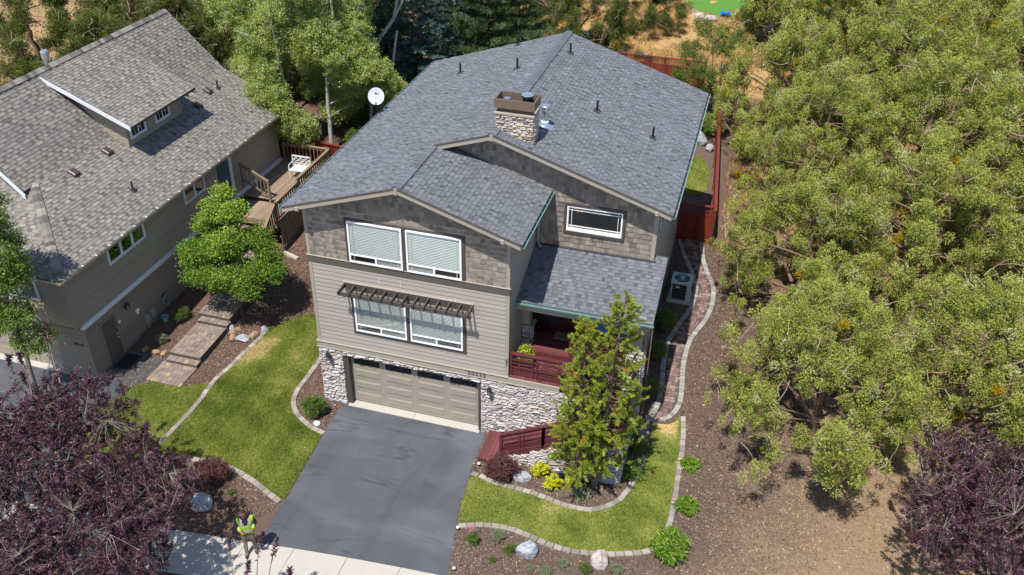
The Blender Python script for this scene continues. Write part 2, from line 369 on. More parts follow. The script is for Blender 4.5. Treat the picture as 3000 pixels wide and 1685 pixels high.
# street side walk: separate slabs
wk = put(bpy.data.objects.new('sidewalk', None), kind='structure'); wk.empty_display_size = .2
def topy(x): return np.interp(x, [-12, -.49, 1.06, 2.94, 3.9, 5.6, 7.1, 14, 26], [-8.0, -7.08, -6.89, -6.67, -6.6, -6.48, -6.40, -5.9, -4.9])-.012
js = [-11.6, -9.3, -7.0, -4.7, -2.4, .66, 2.2, 3.9, 5.6, 7.3, 9.0, 10.7]
for a, b in zip(js[:-1], js[1:]):
    t0, t1 = topy(a), topy(b); g = .008
    G().hexa([(a+g, t0-1.55, -.05), (b-g, t1-1.55, -.05), (b-g, t1, -.05), (a+g, t0, -.05), (a+g, t0-1.55, .012), (b-g, t1-1.55, .012), (b-g, t1, .012), (a+g, t0, .012)]).build('slab', MT['concrete'], wk)
sheet('road', [(-30, -30), (40, -30), (40, -6.6), (20, -8.2), (10, -8.8), (1, -9.4), (-12, -10.6), (-30, -12)], .004, MT['asphalt'], 4)
# lawns ---------------------------------------------------------------
k = N('lawn_turf')
n1 = k.noise(1.0, 6, .68, None, .5); n2 = k.noise(26, 5, .75); n3 = k.noise(.9, 3, .6); n4 = k.noise(3.2, 4, .6, None, 1.0)
c = k.ramp(k.math('ADD', k.math('MULTIPLY', n2, .45), k.math('MULTIPLY', n1, .55)), [(.32, '4E5C2A'), (.45, '6A7638'), (.55, '858C48'), (.68, 'A0A066')])
c = k.mix(k.ramp(n4, [(.60, 0.0), (.74, .6)]), c, 'A79B62')
MT['lawn'] = k.done(k.bsdf(c, .9, k.bump(n2, 1.0, .04), 0, .15))
MT['blade'] = leafmat('grass_blade', [(0, '4A5A20'), (.35, '6B7A32'), (.65, '8B9342'), (.9, 'ABA866'), (1, 'CDB686')], .22, .7, .1)
MT['green'] = paint('far_green_turf', '4C7A2C', .15, 5, .9, .5, 40)
MT['dead'] = paint('dry_turf_patch', 'B79C6C', .25, 12, .95, .6, 50)
LL = [(-2.91, 4.28), (-3.97, 3.04), (-3.94, 2.29), (-4.11, 1.54), (-4.26, .43), (-4.40, -.2), (-4.38, -.67), (-4.26, -1.55), (-4.27, -2.77), (-4.35, -3.81), (-4.39, -4.9)]
LB = [(-4.39, -4.9), (-3.59, -4.44), (-2.96, -4.2), (-2.04, -4.10), (-1.42, -4.19), (-.39, -4.52), (.3, -4.86), (.89, -5.09)]
LBED = [(.76, -1.92), (.14, -1.75), (-.54, -1.35), (-1.02, -.9), (-1.27, -.33), (-1.33, .29), (-1.27, .79), (-1.25, 2.07), (-1.2, 3.2)]
lawn1 = LL + LB[1:] + [(.94, -4.9)] + LBED + [(-1.2, 4.6)]
RI = [(6.40, -2.24), (6.68, -2.25), (7.07, -2.40), (7.64, -2.46), (7.94, -2.46), (8.4, -2.48), (9.08, -2.58), (9.79, -2.73), (10.15, -2.74), (10.63, -2.69), (11.11, -2.42), (11.41, -2.11), (11.68, -1.61), (11.86, -.84), (11.98, -.42), (12.0, .43), (11.99, 1.23), (11.93, 1.84)]
RO = [(12.86, 2.5), (12.94, 1.98), (13.04, .95), (13.06, -.16), (13.09, -1.24), (13.08, -2.27), (13.02, -2.92), (12.91, -3.35), (12.63, -3.65), (12.04, -3.91), (11.44, -4.09), (10.72, -4.27), (10.13, -4.31), (9.54, -4.24), (8.92, -4.08), (8.37, -3.98), (7.74, -4.03), (7.08, -4.21), (6.70, -4.37)]
lawn2 = RI + [(12.5, 1.9)] + RO + [(6.56, -3.73)]
lawn3 = [(-4.55, -.52), (-5.43, -1.06), (-6.06, -1.2), (-6.73, -1.12), (-7.3, -1.8), (-7.6, -3.4), (-6.6, -5.2), (-4.6, -5.2), (-4.5, -3.8), (-4.42, -1.6)]
lawn4 = [(10.95, 20.31), (11.66, 19.9), (12.0, 18.8), (12.08, 17.12), (11.8, 16.3), (10.9, 16.2), (10.2, 17.5), (10.2, 20)]
lawn5 = [(7.0, 46), (7.62, 42.71), (8.94, 41.13), (12.67, 40.2), (15.5, 40.6), (17, 52), (7, 55)]
for nm, pl, m in (('front_lawn', lawn1, 'lawn'), ('corner_lawn', lawn2, 'lawn'), ('neighbouring_lawn', lawn3, 'lawn'), ('side_lawn', lawn4, 'lawn'), ('distant_lawn', lawn5, 'green')):
    sheet(nm, pl, .02, MT[m], .45)
sheet('lawn_gravel_strip', [(5.2, 46), (6.4, 43.2), (8.4, 40.4), (12.6, 39.2), (16, 39.6), (15.6, 40.5), (12.67, 40.1), (8.9, 41.0), (7.5, 42.6), (6.9, 46)], .012, paint('dark_gravel', '6E6A68', .3, 20, .95, .8, 60), .8)
sheet('dry_lawn_patch', [(12.06, 1.9), (12.3, 1.55), (12.6, 1.6), (12.84, 1.5), (12.86, 2.3), (12.5, 1.98)], .028, MT['dead'], .3)
def inside(poly, P):
    x, y = P[:,0], P[:,1]; c = np.zeros(len(P), bool); j = len(poly)-1
    for i in range(len(poly)):
        (xi, yi), (xj, yj) = poly[i], poly[j]
        if yi != yj: c ^= ((yi > y) != (yj > y)) & (x < (xj-xi)*(y-yi)/(yj-yi)+xi)
        j = i
    return c
def fbm(P, s, seed=0):
    r = np.random.default_rng(seed); v = 0
    for o in range(4):
        a, b, c, d = r.uniform(-1, 1, 4); f = s*2**o
        v = v+np.sin(f*(P[:,0]*a+P[:,1]*(1.2-abs(a)))+c*9)*np.sin(f*(P[:,1]*b-P[:,0]*(1.2-abs(b)))+d*9)/1.6**o
    return v
def grass(name, poly, n, hgt, m, dry=()):
    r = np.random.default_rng(len(name)); xs = [p[0] for p in poly]; ys = [p[1] for p in poly]
    P = r.uniform((min(xs), min(ys)), (max(xs), max(ys)), (int(n*1.9), 2)); P = P[inside(poly, P)][:n]; n = len(P)
    z = hts(P[:,0], P[:,1])+.015; a = r.uniform(0, 6.283, n); h_ = r.uniform(.5, 1.2, n)*hgt; wd = r.uniform(.008, .02, n)
    B = np.stack([P[:,0], P[:,1], z], 1); d = np.stack([np.cos(a), np.sin(a), 0*a], 1)*wd[:,None]; ln = r.normal(0, .5, (n, 2))*h_[:,None]
    T = B+np.stack([ln[:,0], ln[:,1], h_], 1)
    V = np.concatenate([B-d, B+d, T]); i = np.arange(n); F = np.stack([i, i+n, i+2*n], 1)
    c = .42+.15*fbm(P, 1.1, 3)+.10*fbm(P, 4, 5)+.07*np.sin((P[:,0]*.6+P[:,1]*.8)*5.2)+r.normal(0, .13, n)
    for dx, dy, rr, amt in dry:
        c += amt*np.exp(-((P[:,0]-dx)**2+(P[:,1]-dy)**2)/rr**2)
    me = npmesh(name, V, F, np.clip(c, 0, 1)); me.materials.append(m); return put(bpy.data.objects.new(name, me), kind='stuff', label='short mown grass growing over a lawn')
grass('grass', lawn1, 150000, .05, MT['blade'], [(-3.95, 1.9, .55, .9), (-4.0, 1.1, .45, .8), (-3.4, 2.3, .3, .5), (-1.9, -.4, .25, .5), (.6, -2.6, .5, .25)])
grass('grass', lawn2, 80000, .05, MT['blade'], [(12.45, 1.75, .5, .9), (12.9, -3.1, .45, .5), (9.3, -2.9, .4, .45), (11.5, -3.9, .6, .3), (8.8, -3.9, .5, .25)])
grass('grass', lawn3, 40000, .05, MT['blade'])
grass('grass', lawn4, 14000, .05, MT['blade'])
# wood chips and straw scattered over beds (loose, uncountable)
def scatter(name, poly, n, ln, wd, m, label, lift=.006, seed=3, fade=None):
    r = np.random.default_rng(seed); xs = [p[0] for p in poly]; ys = [p[1] for p in poly]
    P = r.uniform((min(xs), min(ys)), (max(xs), max(ys)), (n*3, 2)); P = P[inside(poly, P)]
    for q in (lawn1, lawn2, lawn3, lawn4, drive): P = P[~inside(q, P)]
    if fade: u_ = (P[:,0]-.42*P[:,1]+.8*fbm(P, .9, 2)-fade[0])/(fade[1]-fade[0]); P = P[r.uniform(0, 1, len(P)) > (np.clip(u_, 0, 1))]
    P = P[:n]; n = len(P); a = r.uniform(0, 6.283, n); L = r.uniform(.4, 1.3, n)*ln/2; W = r.uniform(.5, 1.2, n)*wd/2; t = r.normal(0, .25, n)
    z = hts(P[:,0], P[:,1])+lift+r.uniform(0, .02, n)
    B = np.stack([P[:,0], P[:,1], z], 1); u = np.stack([np.cos(a), np.sin(a), t], 1)*L[:,None]; v = np.stack([-np.sin(a), np.cos(a), r.normal(0, .3, n)], 1)*W[:,None]
    V = np.concatenate([B-u-v, B+u-v, B+u+v, B-u+v]); i = np.arange(n)
    me = npmesh(name, V, np.stack([i, i+n, i+2*n, i+3*n], 1), r.uniform(0, 1, n)); me.materials.append(m); return put(bpy.data.objects.new(name, me), label=label, kind='stuff')
MT['chip'] = pieces_mat('bark_chip', [(0, '40362F'), (.5, '67574C'), (.85, '8C7968'), (1, 'BEAA94')], 60, .2, .95)
MT['strawchip'] = pieces_mat('straw', [(0, '66553F'), (.5, '9C8866'), (1, 'D2B98C')], 60, .2, .95)
scatter('bark_chips', [(6.2, -6.4), (24, -6.4), (24, 13), (11.2, 13), (11.2, 3), (11.9, -.5), (6.2, -.5)], 42000, .06, .022, MT['chip'], 'brown bark chips covering the planting beds', fade=(13.0, 19.0))
scatter('bark_chips', [(-8.7, -1), (0, -6.9), (1, -5.2), (.7, 0), (-1.2, 3), (-1, 9), (-6, 9)], 22000, .06, .022, MT['chip'], 'reddish bark chips between the two houses', seed=5)
scatter('straw_litter', [(14.5, -9), (36, -9), (36, 14), (14.5, 14), (14.6, 4)], 56000, .12, .011, MT['strawchip'], 'dry straw and twigs lying on bare dirt', seed=6, fade=(17.5, 12.5))
def tufts(name, polys, n, hgt, m, label, seed=8, spread=.5):
    r = np.random.default_rng(seed); P = []
    for poly, fr in polys:
        xs = [p[0] for p in poly]; ys = [p[1] for p in poly]; q = r.uniform((min(xs), min(ys)), (max(xs), max(ys)), (int(n*fr*2.2), 2)); q = q[inside(poly, q)]; P.append(q[:int(n*fr)])
    P = np.concatenate(P); P = P[fbm(P, .5, 11) > -.55]; n = len(P); z = hts(P[:,0], P[:,1])-.02; a = r.uniform(0, 6.283, n); h_ = r.uniform(.4, 1.2, n)*hgt; wd = r.uniform(.01, .025, n)
    B = np.stack([P[:,0], P[:,1], z], 1); d = np.stack([np.cos(a), np.sin(a), 0*a], 1)*wd[:,None]; ln = r.normal(0, spread, (n, 2))*h_[:,None]
    V = np.concatenate([B-d, B+d, B+np.stack([ln[:,0], ln[:,1], h_], 1)]); i = np.arange(n)
    me = npmesh(name, V, np.stack([i, i+n, i+2*n], 1), np.clip(.5+.2*fbm(P, 1.5, 4)+r.normal(0, .2, n), 0, 1)); me.materials.append(m); return put(bpy.data.objects.new(name, me), label=label, kind='stuff')
MT['drygrass'] = leafmat('dry_grass_blade', [(0, '7A6038'), (.5, 'B89760'), (1, 'DCC08C')], .2, .8, .1)
tufts('dry_grass', [([(-6, 28.6), (20, 28.6), (20, 40), (-6, 46)], .6), ([(13.2, 11), (28, 11), (28, 28), (12.4, 28)], .25), ([(-40, 10), (-18, 14), (-16, 40), (-40, 40)], .15)], 120000, .3, MT['drygrass'], 'golden dry grass on the slope behind the fence')
scatter('leaf_litter', [(13.2, -7), (30, -7), (30, 13), (13.8, 13)], 6000, .06, .035, pieces_mat('leaf_litter', [(0, '4A3A2E'), (.5, '7C6650'), (.85, 'A08A6C'), (1, 'CFC0A8')], 40, .2, .95), 'brown leaf litter and pebbles on the right lot', seed=9)
# edging blocks -------------------------------------------------------
def polylen(p):
    d = [math.dist(a, b) for a, b in zip(p[:-1], p[1:])]; return np.concatenate([[0], np.cumsum(d)])
def along(p, s):
    c = polylen(p); x = np.interp(s, c, [q[0] for q in p]); y = np.interp(s, c, [q[1] for q in p]); return x, y
def smooth_line(p, n=3):
    p = [tuple(q) for q in p]
    for _ in range(n):
        q = [p[0]]
        for a, b in zip(p[:-1], p[1:]): q += [(a[0]*.75+b[0]*.25, a[1]*.75+b[1]*.25), (a[0]*.25+b[0]*.75, a[1]*.25+b[1]*.75)]
        p = q+[p[-1]]
    return p
PV = unit_paver(.06)
def edging(label, line, off, L=.27, Wd=.19, top=.05, mat='edge'):
    line = smooth_line(line, 2); tot = polylen(line)[-1]; n = max(1, int(round(tot/L))); step = tot/n
    x0, y0 = line[len(line)//2]; t = thing('lawn_edging', label, 'edging', (x0, y0, ht(x0, y0))); pcs = []
    for i in range(n):
        s = (i+.5)*step; x, y = along(line, s); xa, ya = along(line, max(0, s-step*.5)); xb, yb = along(line, min(tot, s+step*.5))
        d = np.array([xb-xa, yb-ya, ht(xb, yb)-ht(xa, ya)]); d /= np.linalg.norm(d); nn = np.cross(d, (0, 0, 1)); nn /= np.linalg.norm(nn)
        nrm = np.cross(nn, d); c = np.array([x, y, ht(x, y)-.06])+nn*(off+random.uniform(-.008, .008))
        tw = random.uniform(-.02, .02); u = d+nn*tw; pcs.append((basis(c, u, nn*-1, nrm, step-.012, Wd*random.uniform(.94, 1.0), .06+top+random.uniform(-.008, .01)), random.random()))
    emit(t, 'edging_block', PV, pcs, MT[mat], 300)
random.seed(4)
edging('long straight line of tan blocks between the two front lawns', LL[1:], .10)
edging('tan block edging between front lawn and mulch under the purple tree', LB, .10)
edging('curved tan block edging round the small bed by the garage', LBED[:-1], .10)
edging('inner curved block edging round the pine bed', RI[:-2], -.10)
edging('outer block edging bounding the corner lawn on right and front', RO, -.10)
# ================================================================== MAIN HOUSE
S = .3247
W = 7.035; xL = -.452; zE = 8.28; xA = 3.54; zA = 9.576; xB = 5.571; zB = 10.237; yF = -.464; yB = 2.80; yR = 13.85; xEA = 7.504; xEB = 11.607
YB = 3.26; XR = 11.15; YRW = 13.4
house = thing('house', 'grey-roofed three-level house with stone base and wide garage door', 'house', (5.5, 6.5, 0))
H = house
def hz(x):          # underside height of the roof at x for the left plane and B right plane
    return (zE+S*(x-xL)) if x < xB else zB-S*(x-xB)
# walls (core)
g = G()
g.prism([(0, -.4), (.945, -.4), (.945, 2.25), (6.035, 2.25), (6.035, -.4), (W, -.4), (W, hz(.45)-.25), (xA, zA-.25), (0, hz(0)-.25)], 1, .02, .32)     # front wall with garage opening (x,z)
g.box(0, .3, .32, YRW, -.4, 8.16)                                   # left wall
g.box(W-.3, W, .32, YB, -.4, 8.0)                                   # right wall of front wing
g.box(.3, W-.3, 3.4, YB+4.2, -.4, 6.0)                              # inner block
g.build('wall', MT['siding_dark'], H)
g = G()
# rear wing front wall, with an opening for the picture window
wx0, wx1, wz0, wz1 = 8.10, 10.0, 6.88, 7.82
g.box(W, wx0, YB+.02, YB+.25, 2, 8.9); g.box(wx1, XR-.002, YB+.02, YB+.25, -.4, 8.1); g.box(wx0, wx1, YB+.02, YB+.25, 2, wz0)
g.prism([(wx0, wz1), (wx1, wz1), (wx1, hz(wx1)-.22), (wx0, hz(wx0)-.22)], 1, YB+.02, YB+.25)
g.prism([(xA-.6, 8.2), (W, 8.2), (W, hz(W)-.22), (xB, zB-.22), (xA-.6, hz(xA-.6)-.22)], 1, YB+.02, YB+.25)
g.prism([(wx0-.3, 8.7), (wx0, 8.5), (wx0, hz(wx0)-.22), (W, hz(W)-.22), (W, 8.7)], 1, YB+.03, YB+.24)
g.prism([(wx1, 8.0), (XR, 8.0), (XR, hz(XR)-.22), (wx1, hz(wx1)-.22)], 1, YB+.021, YB+.249)
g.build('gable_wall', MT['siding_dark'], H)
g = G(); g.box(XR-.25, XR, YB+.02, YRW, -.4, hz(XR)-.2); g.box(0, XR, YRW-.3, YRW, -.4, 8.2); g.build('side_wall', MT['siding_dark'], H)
g = G(); g.box(7.3, 10.9, 6.2, 6.3, 5.9, 8.1); g.box(7.3, 10.9, YB+.25, 6.2, 6.0, 6.1); g.box(7.2, 7.3, YB+.25, 6.2, 5.9, 8.1); g.box(10.85, 10.9, YB+.25, 6.2, 5.9, 8.1); g.build('room_shell', MT['darkin'], H)
# porch interior walls
g = G(); g.box(W, XR, YB-.1, YB+.015, 2.7, 6.1); g.build('porch_wall', MT['trim_brown'], H)
g = G(); g.box(8.05, 9.0, YB-.15, YB-.1, 2.95, 5.0); d = g.build('front_door', paint('dark_red_door', '4A2226', .1), H)
for zz in (3.1, 3.9): G().box(8.2, 8.85, YB-.165, YB-.15, zz, zz+.65).build('door_panel', paint('dark_red_door_panel', '542A2D', .1), d)
# lap siding on the lower front and right return
LAP = unit_lap(); pcs = []; e = .167; z = 2.76
while z < 6.04:
    hh = min(e, 6.05-z); pcs.append((basis((W/2, .02, z+hh/2), (1, 0, 0), (0, 0, 1), (0, -1, 0), W-.22, hh+.01, .03), random.random())); z += e
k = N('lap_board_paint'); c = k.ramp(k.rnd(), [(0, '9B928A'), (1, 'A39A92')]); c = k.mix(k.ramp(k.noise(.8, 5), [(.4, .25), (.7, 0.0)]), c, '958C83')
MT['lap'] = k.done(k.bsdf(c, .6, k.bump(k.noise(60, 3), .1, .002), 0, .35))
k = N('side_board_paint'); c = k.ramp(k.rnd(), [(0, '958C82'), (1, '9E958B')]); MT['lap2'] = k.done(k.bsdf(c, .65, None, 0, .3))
sid = G().box(.1, W-.1, .005, .03, 2.72, 6.05).build('lap_siding', MT['siding'], H); emit(sid, 'siding_board', LAP, pcs, MT['lap'])
pcs = []; z = 2.8
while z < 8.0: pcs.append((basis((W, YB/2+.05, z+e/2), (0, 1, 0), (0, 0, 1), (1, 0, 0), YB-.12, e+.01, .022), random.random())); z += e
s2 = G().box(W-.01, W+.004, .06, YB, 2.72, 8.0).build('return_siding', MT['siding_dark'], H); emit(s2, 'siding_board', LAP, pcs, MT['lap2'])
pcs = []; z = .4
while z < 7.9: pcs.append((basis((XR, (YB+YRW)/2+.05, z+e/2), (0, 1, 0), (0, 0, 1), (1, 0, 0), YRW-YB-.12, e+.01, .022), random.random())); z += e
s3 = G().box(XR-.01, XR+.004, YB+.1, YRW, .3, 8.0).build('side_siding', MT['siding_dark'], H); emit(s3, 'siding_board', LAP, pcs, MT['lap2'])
# shakes
def shakes(x0, x1, y, ztop, z0, holes, e=.19):
    out = []; z = z0; row = 0
    while True:
        if z > max(ztop(x0), ztop(x1), ztop((x0+x1)/2), ztop(xA), ztop(xB) if x1 > xB else 0): break
        x = x0
        while x < x1-.01:
            wd = random.choice((.09, .11, .13, .15, .17, .19)); b = min(x+wd, x1); xm = (x+b)/2; zt = min(z+e+.02, ztop(xm)+.05)
            if zt-z > .04 and not any(hx0 < xm < hx1 and hz0 < z+e/2 < hz1 for hx0, hx1, hz0, hz1 in holes):
                lo = z-random.uniform(0, .012)
                out.append((basis((xm, y, (lo+zt)/2), (1, 0, 0), (0, 0, 1), (0, -1, 0), b-x-.004, zt-lo, random.uniform(.022, .034)), min(1, max(0, random.gauss(.5, .25)))))
            x = b
        z += e; row += 1
    return out
pa = shakes(.11, W-.11, .02, lambda x: (zE+S*(min(x, 2*xA-x)-xL))-.28, 6.31, [(1.45, 5.58, 6.2, 7.95)])
pb = shakes(xA-.4, XR-.12, YB+.02, lambda x: hz(x)-.26, 6.02, [(8.0, 10.1, 6.74, 7.93), (5.44, 6.9, 9.6, 12)])
pb = [p for p in pb if not (p[0][0, 3] < W and p[0][2, 3] < zA-S*max(0, p[0][0, 3]-xA)-.25)]
shk = G().box(.1, W-.1, .004, .024, 6.30, 8.2).box(W+.01, XR-.1, YB+.004, YB+.024, 6.0, 6.3).build('shake_cladding', MT['siding_dark'], H)
emit(shk, 'shake', LAP, pa+pb, MT['shake'], 300, 'shakes')
# trims and bands
for nm, bx, m in (('corner_board', (-.02, .1, -.012, .05, 6.30, 8.3), 'trim'), ('corner_board', (W-.1, W+.02, -.012, .05, 6.30, 8.25), 'trim'),
                  ('corner_board', (-.02, .1, -.012, .05, 2.75, 6.04), 'trim'), ('corner_board', (W-.1, W+.02, -.012, .05, 2.75, 6.04), 'trim'),
                  ('belly_band', (-.03, W+.03, -.03, .06, 6.045, 6.285), 'bandbrown'), ('band_drip', (-.05, W+.05, -.05, .06, 6.285, 6.31), 'trim'),
                  ('stone_band', (-.05, 8.85, -.055, .02, 2.49, 2.70), 'trim'), ('band_cap', (-.07, 7.06, -.08, .02, 2.70, 2.735), 'trim'), ('band_foot', (-.07, 8.85, -.08, .02, 2.455, 2.49), 'trim'),
                  ('corner_board', (XR-.12, XR+.02, YB-.015, YB+.1, 6.15, 8.15), 'trim')):
    bevel(G().box(*bx).build(nm, MT[m], H), .006)
G().tube([(W+.06, .9, 6.1), (W+.06, 3.05, 6.1)], .001).build('drip_line', MT['trim'], H)
# stone veneer
ST = [unit_stone(np.random.default_rng(i)) for i in range(8)]
def stonewall(x0, x1, z0, z1, face, hmin=.04, hmax=.085, lmin=.12, lmax=.40, zlim=None):
    """face(x,z)->(point, u, n)"""
    out = []; z = z0
    while z < z1-.02:
        hh = min(random.uniform(hmin, hmax), z1-z); x = x0-random.uniform(0, .2)
        while x < x1-.02:
            L = random.uniform(lmin, lmax); a = max(x, x0); b = min(x+L, x1); x += L
            if b-a < .04: continue
            if zlim and not zlim((a+b)/2, z+hh/2): continue
            p, u, n = face((a+b)/2, z+hh/2+random.uniform(-.012, .012)); sk_ = random.uniform(-.05, .05)
            out.append((basis(p, np.asarray(u)+np.array((0, 0, sk_)), (0, 0, 1), n, b-a-.006, hh*random.uniform(.9, 1.08), random.uniform(.045, .10)), min(1, max(0, random.gauss(.5, .26)))))
        z += hh
    return out
front = lambda y: (lambda x, z: ((x, y, z), (1, 0, 0), (0, -1, 0)))
right_ = lambda xx: (lambda y, z: ((xx, y, z), (0, 1, 0), (1, 0, 0)))
stones = stonewall(-.02, .90, -.05, 2.45, front(.0))+stonewall(.90, 6.08, 2.27, 2.45, front(.0))+stonewall(6.08, 10.0, -.05, 2.45, front(.0))
stones += stonewall(7.2, 11.25, -.05, 1.7, front(-1.17), zlim=lambda x, z: z < min(1.55, max(.02, (x-7.0)*.52-.02)))
stones += stonewall(10.80, 11.37, .3, 3.62, front(1.28))+stonewall(1.3, 1.75, .3, 3.62, right_(11.36))
stones += stonewall(7.06, 7.34, 2.9, 3.7, front(1.62))+stonewall(1.64, 2.0, 2.9, 3.7, right_(7.34))
stones += stonewall(-1.15, 1.25, -.05, 1.5, right_(11.26))
bk = G().box(.0, .93, .0, .02, -.2, 2.46).box(.93, 6.04, 0, .02, 2.262, 2.46).box(6.04, 10.0, 0, .02, -.2, 2.46)
bk.prism([(7.1, -.2), (11.25, -.2), (11.25, 1.55), (10.05, 1.55), (7.1, .03)], 1, -1.165, -1.0).box(10.82, 11.35, 1.29, 1.75, -.2, 3.64).box(7.0, 7.33, 1.63, 2.0, 2.8, 3.7).box(11.0, 11.255, -1.0, 1.28, -.2, 1.5)
sv = bk.build('stone_veneer', MT['mortar'], H); emit(sv, 'ledge_stone', ST, stones, MT['stone'], 300, 'ledge_stones')
# garage door ---------------------------------------------------------
gf = G(); gf.box(.93, 1.10, -.03, .30, 0, 2.262).box(5.98, 6.05, -.03, .30, 0, 2.262).box(1.10, 5.98, -.03, .30, 2.215, 2.262)
gd = gf.build('garage_door', MT['trim_brown'], H, 'wide greige sectional garage door with four dark windows')
gx0, gx1 = 1.10, 5.98; pw = (gx1-gx0)/4
for r_ in range(4):
    z0 = .06+r_*.54; G().box(gx0, gx1, .17, .21, z0+.004, z0+.536).build('door_section', MT['garage'], gd)
    for c_ in range(4):
        a = gx0+c_*pw+.12; b = gx0+(c_+1)*pw-.12
        if r_ == 3: G().box(a, b, .160, .172, z0+.12, z0+.42).build('window_pane', paint('dark_garage_glass', '181B20', .1, 4, .15, .02), gd)
        else:
            q = G(); p0, p1 = z0+.10, z0+.44
            q.add([(a, .169, p0), (b, .169, p0), (b, .169, p1), (a, .169, p1), (a+.05, .150, p0+.05), (b-.05, .150, p0+.05), (b-.05, .150, p1-.05), (a+.05, .150, p1-.05)], [(0, 1, 5, 4), (1, 2, 6, 5), (2, 3, 7, 6), (3, 0, 4, 7), (4, 5, 6, 7)])
            q.build('raised_panel', MT['garage'], gd)
G().box(.96, 3.5, -.17, .2, -.05, .022).build('door_sill', MT['concrete'], H); G().box(3.51, 6.03, -.17, .2, -.05, .022).build('door_sill', MT['concrete'], H)
# windows -------------------------------------------------------------
def window(x0, x1, z0, z1, y, split=.3, side=0, parent=H):
    wn_ = G().box(x0+.01, x1-.01, y-.004, y+.01, z0+.01, z1-.01).build('window', MT['darkin'], parent)
    f = G(); t = .06; f.box(x0, x1, y-.075, y, z0, z0+t).box(x0, x1, y-.075, y, z1-t, z1).box(x0, x0+t, y-.0751, y, z0+t, z1-t).box(x1-t, x1, y-.0751, y, z0+t, z1-t)
    f.box(x0+t, x1-t, y-.07, y, z0+split-.03, z0+split+.03); xm = (x0+x1)/2; f.box(xm-.03, xm+.03, y-.0701, y, z0+t, z0+split-.03)
    bevel(f.build('window_frame', MT['white'], wn_), .006)
    n = 19; a0 = z0+split+.04; a1 = z1-t-.02
    for i in range(n):
        zz = a0+(a1-a0)*(i+.5)/n; hh = (a1-a0)/n
        G().hexa([(x0+t, y-.040, zz-.022), (x1-t, y-.040, zz-.022), (x1-t, y-.012, zz+.014), (x0+t, y-.012, zz+.014), (x0+t, y-.040, zz-.019), (x1-t, y-.040, zz-.019), (x1-t, y-.012, zz+.017), (x0+t, y-.012, zz+.017)]).build('blind_slat', MT['blind'], wn_)
    b = G()
    for xx in (x0+t+.10, x1-t-.12): b.box(xx, xx+.03, y-.045, y-.041, z0+.07, z1-t)
    b.build('blind_tape', MT['blind'], wn_)
    s_ = G()
    for i in range(5):
        zz = z0+t+.02+i*.035; s_.box(xm+.03 if side else x0+t, x1-t if side else xm-.03, y-.03, y-.012, zz, zz+.012)
    s_.build('lower_blind', MT['blind'], wn_)
    G().box(x0+t, x1-t, y-.058, y-.052, z0+split+.03, z1-t).box(x0+t, xm-.03, y-.058, y-.052, z0+t, z0+split-.03).box(xm+.03, x1-t, y-.058, y-.052, z0+t, z0+split-.03).build('glass_pane', MT['glass'], wn_)
    return wn_
for z0, z1, o in ((6.315, 7.87, 0), (3.48, 4.95, 1)):
    tr = G(); b0 = z0-.015 if z0 > 6 else z0-.12
    tr.box(1.45, 1.55, -.035, .03, b0, z1+.09).box(3.44, 3.58, -.035, .03, b0, z1).box(5.46, 5.57, -.035, .03, b0, z1+.09).box(1.55, 5.46, -.0352, .03, z1, z1+.09)
    if z0 < 6: tr.box(1.55, 5.46, -.0352, .03, b0, z0)
    tr.build('window_trim', MT['trim_brown'], H)
    window(1.55, 3.44, z0, z1, 0, side=1); window(3.58, 5.46, z0, z1, 0, side=0)
# picture window of the rear wing
pw_ = G().box(wx0-.1, wx0, YB-.05, YB+.1, wz0-.1, wz1+.1).box(wx1, wx1+.1, YB-.05, YB+.1, wz0-.1, wz1+.1).box(wx0, wx1, YB-.05, YB+.1, wz1, wz1+.1).box(wx0, wx1, YB-.05, YB+.1, wz0-.1, wz0).build('picture_window', MT['trim_brown'], H, 'wide white picture window above porch roof')
f = G(); t = .055; f.box(wx0, wx1, YB-.06, YB+.12, wz0, wz0+.09).box(wx0, wx1, YB-.04, YB+.12, wz1-t, wz1).box(wx0, wx0+t, YB-.0401, YB+.12, wz0+.09, wz1-t).box(wx1-t, wx1, YB-.0401, YB+.12, wz0+.09, wz1-t); f.build('window_frame', MT['white'], pw_)
f = G(); ya, yb_ = YB-.0, YB+.02; f.box(wx0+t, wx1-t, ya, yb_, wz0+.17, wz0+.185).box(wx0+t, wx1-t, ya, yb_, wz1-.17, wz1-.155).box(wx0+.15, wx0+.165, ya-.001, yb_, wz0+.09, wz1-t).box(wx1-.165, wx1-.15, ya-.001, yb_, wz0+.09, wz1-t); f.build('muntin', MT['blind'], pw_)
G().box(wx0+t, wx1-t, YB+.03, YB+.036, wz0+.09, wz1-t).build('glass_pane', MT['glassdark'], pw_)
k = N('amber_globe'); p = k.bsdf('C98A4A', .25); p.inputs['Emission Color'].default_value = lin('FFB060'); p.inputs['Emission Strength'].default_value = .6; MT['globe'] = k.done(p)
ch = thing('globe_chandelier', 'amber globe chandelier seen through the picture window', 'chandelier', (8.45, 3.9, 7.2))
G().tube([(8.45, 3.9, 7.5), (8.45, 3.9, 8.8)], .012, 6).build('rod', MT['blackmetal'], ch)
for dx, dz in ((-.18, .08), (-.1, -.03), (.02, -.05), (.14, .02), (.2, .14), (-.22, .2)):
    G().lathe((8.45+dx, 3.9+dx*.5, 7.36+dz), [(.002, -.06), (.042, -.042), (.06, 0), (.042, .042), (.002, .06)], 10).build('globe', MT['globe'], ch, smooth=True)
